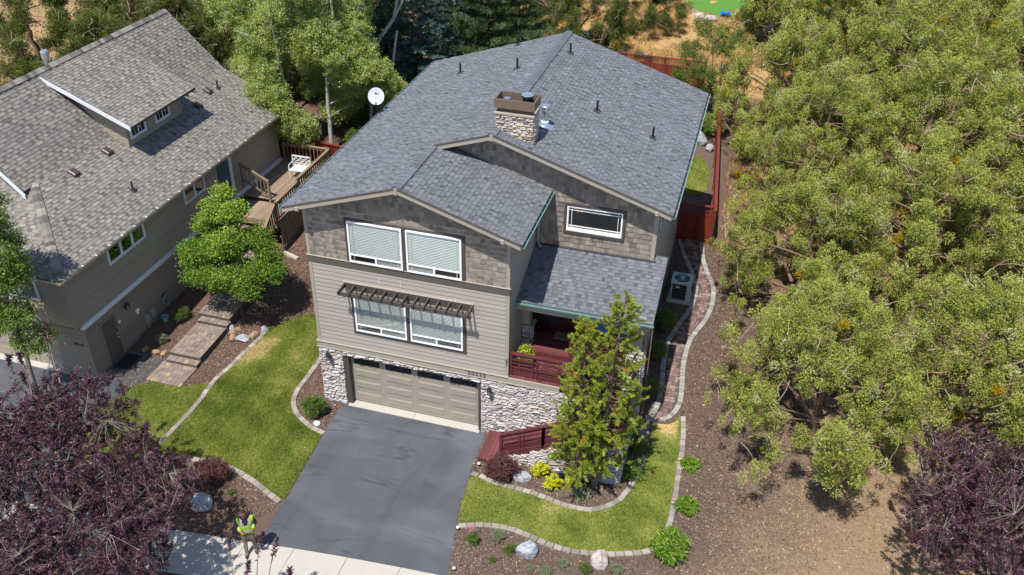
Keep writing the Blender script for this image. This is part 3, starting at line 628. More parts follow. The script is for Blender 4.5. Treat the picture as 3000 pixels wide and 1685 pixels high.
# side windows of the rear wing (seen edge-on)
for yy in (3.9, 5.4):
    sw = G().box(XR-.01, XR+.035, yy, yy+.9, 6.9, 8.0).build('side_window', MT['trim_brown'], H); G().box(XR+.035, XR+.05, yy+.08, yy+.82, 6.98, 7.92).build('window_frame', MT['white'], sw); G().box(XR+.045, XR+.056, yy+.14, yy+.76, 7.04, 7.86).build('glass_pane', paint('painted_sky_glass', '7F9DB0', .1, 3, .1, .01), sw)  # opaque panes, sky reflection painted in as a blue-grey base colour
# pergola over the lower windows ---------------------------------------
pg = G().box(1.24, 5.80, -.05, .0, 5.22, 5.44).build('window_pergola', MT['trim_brown'], H)
G().box(1.21, 5.83, -.06, .02, 5.44, 5.465).build('flashing', MT['trim'], pg)
bevel(G().box(1.18, 5.90, -.50, -.45, 5.18, 5.33).build('beam', MT['trim_brown'], pg), .006)
for i in range(13):
    x = 1.27+i*(5.80-1.27)/12; q = G()
    q.prism([(-.05, 5.27), (-.52, 5.27), (-.60, 5.32), (-.60, 5.40), (-.05, 5.42)], 0, x-.022, x+.022); q.build('rafter', MT['trim_brown'], pg)
for x in (1.42, 3.51, 5.66):
    q = G(); q.box(x-.045, x+.045, -.06, 0, 4.92, 5.22); q.prism([(-.06, 4.98), (-.06, 5.08), (-.42, 5.20), (-.47, 5.20), (-.47, 5.14)], 0, x-.04, x+.04); q.build('bracket', MT['trim_brown'], pg)
for x in (2.52, 3.28, 5.2): G().box(x, x+.012, -.012, .0, 5.62 if x < 5 else 5.35, 5.82 if x < 5 else 5.52).build('repair_mark', MT['white'], H)
# house number, wall lanterns, hose bib
cu = bpy.data.curves.new('number', 'FONT'); cu.body = '20252'; cu.size = .225; cu.extrude = .006; cu.space_character = 1.22; cu.align_x = 'LEFT'
tmp = bpy.data.objects.new('tmp', cu); COL.objects.link(tmp); tmp.matrix_world = Matrix.Translation((5.61, -.064, 2.515)) @ Matrix.Rotation(R(90), 4, 'X')
bpy.context.view_layer.update(); dg = bpy.context.evaluated_depsgraph_get(); me = bpy.data.meshes.new_from_object(tmp.evaluated_get(dg)); me.transform(tmp.matrix_world)
bpy.data.objects.remove(tmp); me.materials.clear(); me.materials.append(paint('number_bronze', '3E3A44', .1)); put(bpy.data.objects.new('house_number', me), H, 'dark metal numerals 20252 on the trim band')
def lantern(x, y, z, lab, n=(0, -1, 0)):
    t_ = thing('wall_lantern', lab, 'lantern', (x, y, z-.2)); n = Vector(n); c = Vector((x, y, z))+n*.17
    b = G(); b.bar(Vector((x, y, z))+n*.075, Vector((x, y, z))+n*.10, .12, .2); b.tube([Vector((x, y, z-.05))+n*.08, c+Vector((0, 0, -.12)), c+Vector((0, 0, -.08))], .012, 6); b.build('wall_plate', MT['blackmetal'], t_)
    G().lathe(c, [(.06, -.10), (.075, .10)], 6).build('glass', paint('lantern_glass', '6F7C84', .1, 8, .2, .02), t_)
    G().lathe(c, [(.095, .10), (.09, .13), (.03, .20), (.012, .24)], 8).build('cap', MT['blackmetal'], t_)
    for i in range(6):
        a = i*math.pi/3; G().bar(c+Vector((.066*math.cos(a), .066*math.sin(a), -.10)), c+Vector((.08*math.cos(a), .08*math.sin(a), .11)), .012, .012, (1, .3, 0)).build('rib', MT['blackmetal'], t_)
lantern(.42, -.06, 2.17, 'black lantern on the stone left of the garage door'); lantern(6.44, -.06, 2.06, 'black lantern on the stone right of the garage door'); lantern(7.16, 1.75, 4.9, 'black lantern on the porch wall above stone pillar', (1, .2, 0))
hb = thing('hose_bib', 'small metal tap on the siding corner near the porch rail', 'tap', (6.97, -.03, 3.42)); G().tube([(6.97, -.01, 3.47), (6.97, -.10, 3.47), (6.97, -.12, 3.40)], .022, 7).build('spout', MT['metal'], hb); G().lathe((6.97, -.09, 3.49), [(.012, 0), (.045, .03), (.045, .045), (.01, .05)], 8).build('wheel_handle', MT['metal'], hb)
# ------------------------------------------------------------------ roofs
WG = unit_wedge()
def roof_courses(O, u, v, n, vmax, rng_of, e=.143, tabs=(.09, .27), light=None):
    O = np.asarray(O, float); u = np.asarray(u, float); v = np.asarray(v, float); n = np.asarray(n, float); out = []; c = 0
    while c*e < vmax-.02:
        a, b = c*e, min((c+1)*e, vmax)
        for (s0, s1) in rng_of((a+b)/2):
            s = s0-random.uniform(0, .2); hi = random.random() < .5
            while s < s1:
                wd = random.uniform(*tabs)*(.8 if not hi else 1.05); p, q = max(s, s0), min(s+wd, s1); s += wd
                if q-p > .01:
                    r_ = random.gauss(.66, .10) if hi else random.gauss(.40, .13)
                    out.append((basis(O+u*(p+q)/2+v*((a+b)/2-.01), u, v, n, q-p-.003, (b-a)+.03, (.025 if hi else .014)), min(1, max(0, r_))))
                hi = not hi
        c += 1
    return out
ls = math.sqrt(1+S*S); VL = np.array((1, 0, S))/ls; NLn = np.array((-S, 0, 1))/ls; VR = np.array((-1, 0, S))/ls; NRn = np.array((S, 0, 1))/ls
tk = .02
def plane_slab(g, pts, th=.16):      # pts: 4 corners on top plane (counter-clockwise seen from above) -> slab below
    lo = [(p[0], p[1], p[2]-th) for p in pts]; return g.hexa(lo+list(pts))
zl = lambda x: zE+S*(x-xL); zr = lambda x: zB-S*(x-xB); zra = lambda x: zA-S*(x-xA)
rf = G()
plane_slab(rf, [(xL, yF, zl(xL)-tk), (xA, yF, zA-tk), (xA, yR, zA-tk), (xL, yR, zl(xL)-tk)])
plane_slab(rf, [(xA, yB, zA-tk), (xB, yB, zB-tk), (xB, yR, zB-tk), (xA, yR, zA-tk)])
plane_slab(rf, [(xB, yB, zB-tk), (xEB, yB, zr(xEB)-tk), (xEB, yR, zr(xEB)-tk), (xB, yR, zB-tk)])
plane_slab(rf, [(xA, yF, zA-tk), (xEA, yF, zra(xEA)-tk), (xEA, YB, zra(xEA)-tk), (xA, YB, zA-tk)])
YP0, ZP0, YP1, ZP1 = .78, 5.38, YB, 6.20; sp = (ZP1-ZP0)/(YP1-YP0); XP0, XP1 = W, 11.60
rf.hexa([(XP0, YP0, ZP0-tk-.14), (XP1, YP0, ZP0-tk-.14), (XP1, YP1+.25, ZP1+.25*sp-tk-.14), (XP0, YP1+.25, ZP1+.25*sp-tk-.14), (XP0, YP0, ZP0-tk), (XP1, YP0, ZP0-tk), (XP1, YP1+.25, ZP1+.25*sp-tk), (XP0, YP1+.25, ZP1+.25*sp-tk)])
roof = rf.build('roof', MT['felt'], H)
lenL = (xB-xL)*ls; vA = (xA-xL)*ls
sh = roof_courses((xL-.02, 0, zl(xL-.02)-tk), (0, -1, 0), VL, NLn, lenL, lambda v: [(-yR, -(yF-.02))] if v < vA else [(-yR, -(yB-.02))])
sh += roof_courses((xEB+.02, 0, zr(xEB+.02)-tk), (0, 1, 0), VR, NRn, (xEB+.02-xB)*ls, lambda v: [(yB-.02, yR)])
sh += roof_courses((xEA+.02, 0, zra(xEA+.02)-tk), (0, 1, 0), VR, NRn, (xEA+.02-xA)*ls, lambda v: [(yF-.02, YB)])
vp = np.array((0, YP1-YP0, ZP1-ZP0)); lp = np.linalg.norm(vp); vp /= lp; npn = np.cross((1, 0, 0), vp)
sh += roof_courses(np.array((0, YP0, ZP0-tk))-vp*.02, (1, 0, 0), vp, npn, lp+.02+.25, lambda v: [(XP0, XP1+.015)] if v < lp else [(XR+.03, XP1+.015)])
emit(roof, 'shingle', WG, sh, MT['shingle'], 300, 'shingles')
# ridge caps and ridge vent
def ridge(parent, pts_y, x, z, slope, L=.24, wd=.17, mat='shingle_cap'):
    y0, y1 = pts_y; n = int((y1-y0)/L); pcs = []
    v = np.array([(-.5, 0, -slope*wd), (0, 0, 0), (.5, 0, -slope*wd), (-.5, 1, -slope*wd-.004), (0, 1, -.004), (.5, 1, -slope*wd-.004), (-.5, 0, -slope*wd-.05), (.5, 0, -slope*wd-.05)], float)
    v[:,0] *= wd*2; f = np.array([(0, 1, 4, 3), (1, 2, 5, 4), (6, 7, 2, 1), (6, 1, 0, 0)])[:3]
    for i in range(n):
        m = np.eye(4); m[1, 1] = L*1.18; m[:3, 3] = (x, y0+i*L, z+.055); m[2, 1] = -.03; pcs.append((m, random.random()))
    emit(parent, 'ridge_cap', (v, f), pcs, MT[mat], 100)
ridge(roof, (yF-.02, yB+.05), xA, zA, S); ridge(roof, (yB-.02, 7.6), xB, zB, S)
q = G(); q.prism([(xB-.17, zB-S*.17+.045), (xB, zB+.055), (xB+.17, zB-S*.17+.045), (xB+.17, zB-S*.17-.01), (xB, zB-.02), (xB-.17, zB-S*.17-.01)], 1, 7.6, yR); q.build('ridge_vent', MT['shingle_cap'], roof)
# rakes: board and dark drip edge
def rake(a, b, parent=H, th=.2, y=None):
    a = Vector(a); b = Vector(b)
    q = G(); dz = Vector((0, 0, -.045)); q.hexa([a+Vector((0, -.02, -th)), b+Vector((0, -.02, -th)), b+Vector((0, .03, -th)), a+Vector((0, .03, -th)), a+Vector((0, -.02, -.045)), b+Vector((0, -.02, -.045)), b+Vector((0, .03, -.045)), a+Vector((0, .03, -.045))]); q.build('rake_board', MT['trim'], parent)
    q = G(); q.hexa([a+Vector((0, -.04, -.045)), b+Vector((0, -.04, -.045)), b+Vector((0, .03, -.045)), a+Vector((0, .03, -.045)), a+Vector((0, -.04, -.012)), b+Vector((0, -.04, -.012)), b+Vector((0, .03, -.012)), a+Vector((0, .03, -.012))]); q.build('drip_edge', MT['trim_brown'], parent)
yf = yF-.035
rake((xL, yf, zl(xL)), (xA, yf, zA)); rake((xA, yf, zA), (xEA, yf, zra(xEA)))
yb2 = yB-.035
rake((xA, yb2, zA), (xB, yb2, zB)); rake((xB, yb2, zB), (xEB, yb2, zr(xEB)))
q = G(); 
for (x, y, z) in ((xA, yf, zA), (xB, yb2, zB)): q.box(x-.05, x+.05, y-.045, y+.03, z-.23, z-.02)
q.build('peak_block', MT['trim'], H)
# soffits (underside)
q = G(); q.hexa([(xL, yF, zl(xL)-.2), (xA, yF, zA-.2), (xA, .02, zA-.2), (xL, .02, zl(xL)-.2), (xL, yF, zl(xL)-.18), (xA, yF, zA-.18), (xA, .02, zA-.18), (xL, .02, zl(xL)-.18)])
q.hexa([(xA, yF, zA-.2), (xEA, yF, zra(xEA)-.2), (xEA, .02, zra(xEA)-.2), (xA, .02, zA-.2), (xA, yF, zA-.18), (xEA, yF, zra(xEA)-.18), (xEA, .02, zra(xEA)-.18), (xA, .02, zA-.18)])
q.hexa([(xB, yB, zB-.2), (xEB, yB, zr(xEB)-.2), (xEB, YB+.02, zr(xEB)-.2), (xB, YB+.02, zB-.2), (xB, yB, zB-.18), (xEB, yB, zr(xEB)-.18), (xEB, YB+.02, zr(xEB)-.18), (xB, YB+.02, zB-.18)]); q.build('soffit', MT['trim'], H)
for x, y, z in ((.1, yf, zl(.1)-.17), (W-.1, yf, zra(W-.1)-.17), (XR-.02, yb2, zr(XR-.02)-.17)): bevel(G().box(x-.06, x+.06, y-.06, y+.5, z-.07, z+.07).build('outlooker', MT['trim'], H), .01)
# gutters with hangers
def gutter(p0, p1, out, m_out='gutter', m_in='gutter_in', hang=.62, hm='metal'):
    p0 = Vector(p0); p1 = Vector(p1); out = Vector(out); d = (p1-p0).normalized()
    prof = [(0, 0), (.0, -.10), (.07, -.105), (.115, -.05), (.125, .005), (.105, .01), (.10, -.05), (.065, -.088), (.012, -.088), (.012, 0)]
    n = len(prof); vs = [p+out*a+Vector((0, 0, b)) for p in (p0, p1) for a, b in prof]
    q = G(); q.add(vs, [(i, (i+1) % n, (i+1) % n+n, i+n) for i in range(n)]+[tuple(range(n)), tuple(range(2*n-1, n-1, -1))]); gt = q.build('gutter', MT[m_out], H)
    q = G(); q.add([p0+out*.012+Vector((0, 0, -.080)), p1+out*.012+Vector((0, 0, -.080)), p1+out*.085+Vector((0, 0, -.072)), p0+out*.085+Vector((0, 0, -.072))], [(0, 1, 2, 3)]); q.build('trough', MT[m_in], gt)
    L = (p1-p0).length; m = int(L/hang)
    for i in range(m+1):
        c = p0+d*(L*(i+.5)/(m+1)); G().bar(c-out*.01+Vector((0, 0, .012)), c+out*.120+Vector((0, 0, .010)), .022, .010).build('gutter_hanger', MT[hm], gt)
gutter((xL-.02, yF, zl(xL)-.05), (xL-.02, yR, zl(xL)-.05), (-1, 0, 0)); gutter((xEB+.02, yB-.02, zr(xEB)-.05), (xEB+.02, yR, zr(xEB)-.05), (1, 0, 0), 'gutter', 'felt')
gutter((xEA+.02, yF, zra(xEA)-.05), (xEA+.02, YB-.03, zra(xEA)-.05), (1, 0, 0)); gutter((XP0+.02, YP0-.02, ZP0-.05), (XP1+.04, YP0-.02, ZP0-.05), (0, -1, 0))
G().tube([(W+.1, YB-.08, 7.9), (W+.1, YB-.08, 6.32), (W+.25, YB-.3, 6.22)], .045, 8).build('downspout', MT['trim'], H)
G().box(W+.01, XR+.1, YB-.10, YB-.0, 6.165, 6.20).build('wall_flashing', MT['felt'], H)
# porch beam, column
bevel(G().box(W+.01, XP1-.1, YP0+.05, YP0+.2, ZP0-.42, ZP0-.16).build('porch_beam', MT['trim'], H), .01)
def column(cx, cy, z0, z1, b0, b1, lab):
    q = G(); q.hexa([(cx-b0, cy-b0, z0), (cx+b0, cy-b0, z0), (cx+b0, cy+b0, z0), (cx-b0, cy+b0, z0), (cx-b1, cy-b1, z1), (cx+b1, cy-b1, z1), (cx+b1, cy+b1, z1), (cx-b1, cy+b1, z1)])
    o = q.build('porch_column', MT['trim'], H, lab); bevel(G().box(cx-.3, cx+.3, cy-.26, cy+.26, z0-.09, z0).build('pillar_cap', MT['concrete'] if 0 else MT['trim'], o), .012)
    return o
column(11.08, 1.5, 3.74, 5.2, .2, .145, 'tapered greige porch column on stone pier'); column(7.17, 1.82, 3.80, 5.2, .16, .12, 'tapered porch column beside garage wing')
# deck ------------------------------------------------------------------
BD = unit_board(); pcs = []
MT['deckpc'] = pieces_mat('oxblood_deck_board', [(0, '5C3236'), (.5, '6C3C40'), (1, '7C484B')], 12, .15, .55, .3, .003, None, None, .4)
y = 1.42
while y < YB-.12:
    pcs.append((basis((9.1, y+.07, 2.86), (1, 0, 0), (0, 1, 0), (0, 0, 1), 4.1, .134, .04), random.random())); y += .142
x = W+.08
while x < 8.86: pcs.append((basis((x, .69, 2.685), (0, 1, 0), (-1, 0, 0), (0, 0, 1), 1.40, .134, .04), random.random())); x += .142
dk = G().box(W, 11.2, 1.40, YB-.12, 2.6, 2.858).box(W, 8.85, .03, 1.395, 2.46, 2.68).build('porch_deck', MT['deckdark'], H, 'oxblood stained porch deck with one step')
emit(dk, 'deck_board', BD, pcs, MT['deckpc'])
G().box(W, 8.88, 1.385, 1.405, 2.73, 2.9).build('step_riser', MT['deckdark'], dk)
def railing(a, b, base_h=.0, h=.92, post=True, parent=H, nb=2, z_of=None):
    """rail of horizontal slats between two points on the deck"""
    a = Vector(a); b = Vector(b); up = Vector((0, 0, 1)); d = (b-a).normalized()
    rl = G().bar(a+up*h, b+up*h, .14, .045).build('railing', MT['deckdark'], parent)
    for zz, hh in ((.83, .04), (.66, .085), (.50, .04), (.34, .085), (.22, .035), (.10, .11)):
        G().bar(a+up*zz, b+up*zz, .035, hh).build('rail_slat', MT['deckdark'], rl)
    for i in range(1, nb):
        c = a.lerp(b, i/nb)
        for o in (-.07, .07): p = c+d*o-Vector((0, .03, 0)); G().bar(p+up*.02, p+up*.9, .045, .045, (0, 1, 0)).build('baluster', MT['deckdark'], rl)
    if post:
        for p in (a, b): G().bar(p+up*-.02, p+up*.93, .10, .10, (0, 1, 0)).build('post', MT['deckdark'], rl)
railing((W+.06, .14, 2.72), (8.78, .14, 2.72)); railing((8.85, 1.46, 2.9), (10.8, 1.46, 2.9))
# stairs: lower platform, flight along the wall, landing, upper flight
stp = G().box(6.42, 7.15, -1.5, -.06, .0, .13).build('front_stairs', MT['deckdark'], H, 'oxblood wooden stairs climbing right along the stone wall')
pcs = []; x = 6.49
while x < 7.15: pcs.append((basis((x, -.78, .13), (0, 1, 0), (-1, 0, 0), (0, 0, 1), 1.46, .136, .035), random.random())); x += .142
for i in range(9):
    x0 = 7.12+i*.33; z = .165+(i+1)*.171
    for j in range(2): pcs.append((basis((x0+.085+j*.165, -.57, z-.04), (0, 1, 0), (-1, 0, 0), (0, 0, 1), 1.04, .158, .04), random.random()))
    G().box(x0-.01, x0+.012, -1.08, -.06, z-.2, z-.04).build('riser', MT['deckdark'], stp)
for y0 in np.arange(-1.05, 1.3, .142): pcs.append((basis((10.65, y0, 1.66), (1, 0, 0), (0, 1, 0), (0, 0, 1), 1.1, .134, .04), random.random()))
for i in range(5):
    x0 = 10.05-i*.26; z = 1.70+(i+1)*.17; pcs.append((basis((x0-.13, .68, z-.04), (0, 1, 0), (-1, 0, 0), (0, 0, 1), 1.25, .25, .04), random.random())); G().box(x0-.012, x0+.01, .06, 1.3, z-.2, z-.04).build('riser', MT['deckdark'], stp)
emit(stp, 'tread_board', BD, pcs, MT['deckpc'])
bevel(G().hexa([(7.1, -1.20, -.0), (10.1, -1.20, 1.52), (10.1, -1.14, 1.52), (7.1, -1.14, -.0), (7.1, -1.20, .30), (10.1, -1.20, 1.82), (10.1, -1.14, 1.82), (7.1, -1.14, .30)]).build('stringer', MT['deckdark'], stp), .005)
railing((7.16, -1.15, .16), (8.62, -1.15, .92), h=.95); railing((8.62, -1.15, .92), (10.1, -1.15, 1.68), h=.95); railing((10.15, -1.1, 1.7), (11.15, -1.1, 1.7), nb=1)
G().bar((11.2, -1.05, 2.55), (11.2, 1.2, 3.4), .13, .06).build('hand_rail', MT['deckdark'], H)
# chimney ---------------------------------------------------------------
cx0, cx1, cy0, cy1 = 5.56, 6.78, 3.35, 3.95
cm = G().box(cx0, cx1, cy0, cy1, 9.5, 10.72).build('chimney', MT['mortar'], H, 'stone chimney with brown metal shroud')
cs = stonewall(cx0-.03, cx1+.03, 9.55, 10.70, front(cy0), .05, .12, .12, .35, zlim=lambda x, z: z > zr(max(x, xB))-.12)+stonewall(cy0, cy1, 9.6, 10.70, right_(cx1), .05, .12, .12, .3)
MT['stone2'] = pieces_mat('tan_ledgestone', [(0, '857A74'), (.3, 'ADA29C'), (.7, 'CBC3BA'), (.85, 'C2B08E'), (1, 'A88E62')], 24, .3, .85, .8, .012)
emit(cm, 'ledge_stone', ST, cs, MT['stone2'], 150)
bevel(G().box(cx0-.07, cx1+.07, cy0-.09, cy1+.07, 10.72, 10.80).build('chimney_cap', MT['trim'], cm), .01); G().box(cx0+.03, cx1-.03, cy0+.02, cy1-.02, 10.80, 10.95).build('cap_gap', MT['trim_brown'], cm)
q = G(); o_ = .07; a = (cx0-o_, cx1+o_, cy0-o_-.02, cy1+o_)
q.box(a[0], a[1], a[2], a[2]+.05, 10.95, 11.25).box(a[0], a[1], a[3]-.05, a[3], 10.95, 11.25).box(a[0], a[0]+.05, a[2]+.05, a[3]-.05, 10.95, 11.249).box(a[1]-.05, a[1], a[2]+.05, a[3]-.05, 10.95, 11.249); q.build('shroud', paint('brown_shroud', '6A5A4E', .12, 6, .5, .1), cm)
for x, y, r_, z1 in ((5.83, 3.65, .115, 11.16), (6.5, 3.68, .2, 11.34)):
    fl = G().lathe((x, y, 10.95), [(r_*.8, 0), (r_*.8, z1-10.95-.06), (r_, z1-10.95-.06), (r_, z1-10.95)], 18).build('flue', MT['black'], cm); G().lathe((x, y, z1), [(r_*1.0, 0), (r_*.97, .012), (r_*.2, .03)], 18).build('flue_lid', MT['metal'], fl)
G().box(cx1, cx1+.12, cy0-.1, cy1+.1, 9.75, 9.835).build('chimney_flashing', MT['felt'], cm)
fs = G().lathe((6.81, 4.92, 9.78), [(.19, 0), (.12, .16), (.115, .17)], 16).build('metal_flue', MT['metal'], H, 'galvanised flue pipe with round cap beside the chimney')
G().lathe((6.81, 4.92, 9.95), [(.095, 0), (.095, .44)], 16).build('pipe', MT['metal'], fs, smooth=False); G().lathe((6.81, 4.92, 9.93), [(.12, 0), (.13, .05), (.1, .06)], 16).build('collar', MT['whitetrim'], fs); G().lathe((6.81, 4.92, 10.36), [(.10, 0), (.165, .02), (.165, .17), (.15, .19)], 18).build('rain_cap', MT['metal'], fs)
q = G(); q.hexa([(6.6, 4.65, zr(6.6)+.0), (7.1, 4.65, zr(7.1)+.0), (7.1, 5.1, zr(7.1)+.0), (6.6, 5.1, zr(6.6)+.0), (6.6, 4.65, zr(6.6)+.026), (7.1, 4.65, zr(7.1)+.026), (7.1, 5.1, zr(7.1)+.026), (6.6, 5.1, zr(6.6)+.026)]); q.build('base_flashing', MT['metal'], fs)
for x, y, left in ((1.69, 10.98, 1), (4.43, 9.86, 1), (3.43, 13.5, 1), (6.12, 11.74, 0), (8.08, 7.70, 0), (10.22, 7.53, 0)):
    z = zl(x) if left else zr(x); q = G().lathe((x, y, z-.02), [(.042, 0), (.042, .42)], 10).build('vent_pipe', MT['black'], H)
    sl = S if left else -S; G().hexa([(x-.12, y-.15, z-.12*sl+.004), (x+.12, y-.15, z+.12*sl+.004), (x+.12, y+.12, z+.12*sl+.004), (x-.12, y+.12, z-.12*sl+.004), (x-.12, y-.15, z-.12*sl+.022), (x+.12, y-.15, z+.12*sl+.022), (x+.12, y+.12, z+.12*sl+.022), (x-.12, y+.12, z-.12*sl+.022)]).build('pipe_boot', MT['felt'], q)
# rain chain at the porch corner ----------------------------------------
rc = thing('rain_chain', 'copper rain chain hanging from the porch gutter corner', 'rain chain', (11.62, .72, .3)); q = G()
for i in range(60):
    z = 5.2-i*.083; q.lathe((11.62, .70, z), [(.008, 0), (.026, .03), (.026, .045), (.008, .06)], 6)
q.build('chain', paint('aged_copper', '7A5A48', .2, 10, .5, .1, 60, .4), rc)
# ------------------------------------------------------------------ satellite dish
sdh = thing('satellite_dish', 'white satellite dish on the left eave of the grey roof', 'satellite dish', (-.36, 7.8, 8.3))
c = Vector((-.62, 7.62, 8.92)); nrm = Vector((.30, -.78, .42)).normalized(); rm = nrm.to_track_quat('Z', 'Y').to_matrix(); q = G(); prof = [(.002, -.05), (.12, -.045), (.22, -.028), (.29, 0), (.315, .012)]
seg = 28; vs = []; 
for r_, z in prof+[(.31, -.004), (.2, -.05), (.002, -.07)]:
    for i in range(seg):
        a = 2*math.pi*i/seg; vs.append(c+rm@Vector((r_*math.cos(a), r_*1.06*math.sin(a), z)))
nn_ = len(prof)+3; q.add(vs, [(i*seg+j, i*seg+(j+1) % seg, (i+1)*seg+(j+1) % seg, (i+1)*seg+j) for i in range(nn_-1) for j in range(seg)]); ds = q.build('reflector', paint('dish_white', 'C0C3CB', .03, 4, .4, .03), sdh, smooth=True)
def on(u, v, z=-.028): return c+rm@Vector((u, v, z))
ux = -1 if (rm@Vector((1, 0, 0))).x < 0 else 1; vy = 1 if (rm@Vector((0, 1, 0))).z > 0 else -1
lg = G(); 
def quadl(u0, v0, u1, v1): lg.add([on(ux*u0, vy*v0), on(ux*u1, vy*v0), on(ux*u1, vy*v1), on(ux*u0, vy*v1)], [(0, 1, 2, 3)])
lg.add([on(ux*u, vy*v) for u, v in ((-.05, .08), (.0, .08), (.03, .10), (.035, .125), (.01, .155), (-.05, .16))], [tuple(range(6))]); lg.add([on(ux*u, vy*v) for u, v in ((.03, .08), (.10, .075), (.10, .15), (.085, .15), (.08, .11), (.05, .088))], [tuple(range(6))])
lg.build('logo', paint('logo_navy', '2A2C50', .05), ds)
lg = G()
for i in range(6): quadl(-.07+i*.025, -.075, -.07+i*.025+.018, -.055)
lg.build('lettering', paint('lettering_grey', '6A6C80', .05), ds)
G().tube([c-nrm*.06, Vector((-.45, 7.8, 8.55)), Vector((-.30, 7.82, 8.36))], .025, 8).build('mast', MT['gutter_in'], sdh)
G().box(-.42, -.18, 7.72, 7.92, 8.345, 8.37).build('foot_plate', MT['metal'], sdh); G().tube([c+rm@Vector((0, vy*-.33, 0)), c+nrm*.34+rm@Vector((0, vy*-.30, 0))], .014, 6).build('arm', MT['metal'], sdh); G().lathe(c+nrm*.34+rm@Vector((0, vy*-.30, 0)), [(.03, -.05), (.05, 0), (.05, .05), (.02, .07)], 8).build('feed_horn', paint('feed_grey', '8C9096', .05), sdh)
# ================================================================== NEIGHBOURING HOUSE
NH = thing('house', 'brown-roofed neighbouring house with shed dormer and taupe siding', 'house', (-12, 5, 0))
nx, ny0, nyl, ny1 = -8.79, -1.77, -1.50, 13.6
ex, ey, ez = -8.34, -2.31, 5.0; bx, bz = -11.6, 6.63; rx, rz = -14.2, 9.2; yg = .35; yend = 14.05
g = G(); g.box(-20, nx-.02, ny0+.02, ny1, 2.47, 4.9); g.prism([(bx-.2, 4.9), (-17.0, 4.9), (-17.0, bz-.2), (rx, rz-.35), (bx-.2, bz-.2)], 1, .85, ny1); g.build('wall', MT['nsiding'], NH)
g = G(); g.box(-10.25, nx-.02, nyl+.02, ny1, -.4, 2.47).box(-20, -10.25, nyl+.25, ny1, -.4, 2.47).box(-20, -10.25, nyl+.02, nyl+.25, 2.28, 2.47); g.build('lower_wall', MT['nlower'], NH)
k = N('taupe_board'); c = k.ramp(k.rnd(), [(0, '93897A'), (1, '9C9180')]); MT['nlap'] = k.done(k.bsdf(c, .65, k.bump(k.noise(50, 3), .1, .002), 0, .3))
k = N('taupe_lower_board'); c = k.ramp(k.rnd(), [(0, '81766A'), (1, '8B8072')]); MT['nlap2'] = k.done(k.bsdf(c, .7, k.bump(k.noise(50, 3), .1, .002), 0, .3))
pcs = []; z = 2.5
while z < 4.85: pcs.append((basis((nx-.02, 5.95, z+.075), (0, 1, 0), (0, 0, 1), (1, 0, 0), 15.2, .16, .022), random.random())); pcs.append((basis((-14.3, ny0+.02, z+.075), (1, 0, 0), (0, 0, 1), (0, -1, 0), 10.9, .16, .022), random.random())); z += .15
sd_ = G().box(nx-.03, nx-.018, ny0+.1, ny1-.1, 2.5, 4.85).build('upper_siding', MT['nsiding'], NH); emit(sd_, 'siding_board', LAP, pcs, MT['nlap'])
pcs = []; z = -.25
while z < 2.25:
    for a, b in ((-1.42, -.8), (.16, 13.5)): pcs.append((basis((nx-.02, (a+b)/2, z+.125), (0, 1, 0), (0, 0, 1), (1, 0, 0), b-a, .26, .024), random.random()))
    if z > 1.8: pcs.append((basis((nx-.02, -.32, z+.125), (0, 1, 0), (0, 0, 1), (1, 0, 0), .98, .26, .024), random.random()))
    pcs.append((basis((-9.5, nyl+.02, z+.125), (1, 0, 0), (0, 0, 1), (0, -1, 0), 1.3, .26, .024), random.random())); z += .25
sl_ = G().box(nx-.03, nx-.018, -1.4, 13.4, -.2, 2.3).build('lower_siding', MT['nlower'], NH); emit(sl_, 'siding_board', LAP, pcs, MT['nlap2'])
for b_, m in (((nx-.14, nx+.012, ny0-.012, ny0+.14, 2.47, 4.95), 'nsiding'), ((nx-.13, nx+.014, nyl-.014, nyl+.13, -.2, 2.3), 'nlower')): G().box(*b_).build('corner_board', MT[m], NH)
bevel(G().box(nx-.1, nx+.06, ny0+.22, ny1, 2.27, 2.47).build('white_band', MT['whitetrim'], NH), .008)
G().box(-20, nx+.01, ny0-.01, nyl+.05, 2.42, 2.465).build('overhang_soffit', MT['nlower'], NH)
# side door with mat, garage door
nd = G().box(nx-.05, nx+.03, -.80, .16, -.15, 1.98).build('side_door', MT['nlower'], NH, 'dark taupe panelled side door'); G().box(nx+.031, nx+.045, -.70, .06, -.12, 1.90).build('door_leaf', MT['ndoor'], nd)
for z0, z1 in ((.05, .8), (.95, 1.75)):
    for y0 in (-.62, -.27): G().box(nx+.046, nx+.055, y0, y0+.27, z0, z1).build('door_panel', MT['ndoor'], nd)
for z_ in (.93, 1.08): G().lathe((nx+.06, -.02, z_), [(.028, -.03), (.035, 0), (.02, .03)], 8).build('door_handle', MT['metal'], nd)
ng = G().box(-14.9, -10.27, nyl+.14, nyl+.18, 0, 2.26).build('neighbouring_garage_door', MT['nsiding'], NH, 'tan panelled garage door behind the purple tree')
for r_ in range(4):
    for c_ in range(4):
        a = -14.85+c_*1.16; G().box(a+.08, a+1.08, nyl+.12, nyl+.14, r_*.56+.1, r_*.56+.46).build('raised_panel', MT['nsiding'], ng)
cu = bpy.data.curves.new('number', 'FONT'); cu.body = '20246'; cu.size = .17; cu.extrude = .005; cu.space_character = 1.1
tmp = bpy.data.objects.new('tmp', cu); COL.objects.link(tmp); tmp.matrix_world = Matrix.Translation((-9.47, nyl-.016, 1.45)) @ Matrix.Rotation(R(90), 4, 'X')
bpy.context.view_layer.update(); me = bpy.data.meshes.new_from_object(tmp.evaluated_get(bpy.context.evaluated_depsgraph_get())); me.transform(tmp.matrix_world); bpy.data.objects.remove(tmp); me.materials.clear(); me.materials.append(MT['black']); put(bpy.data.objects.new('house_number', me), NH, 'black numerals on the taupe corner wall')
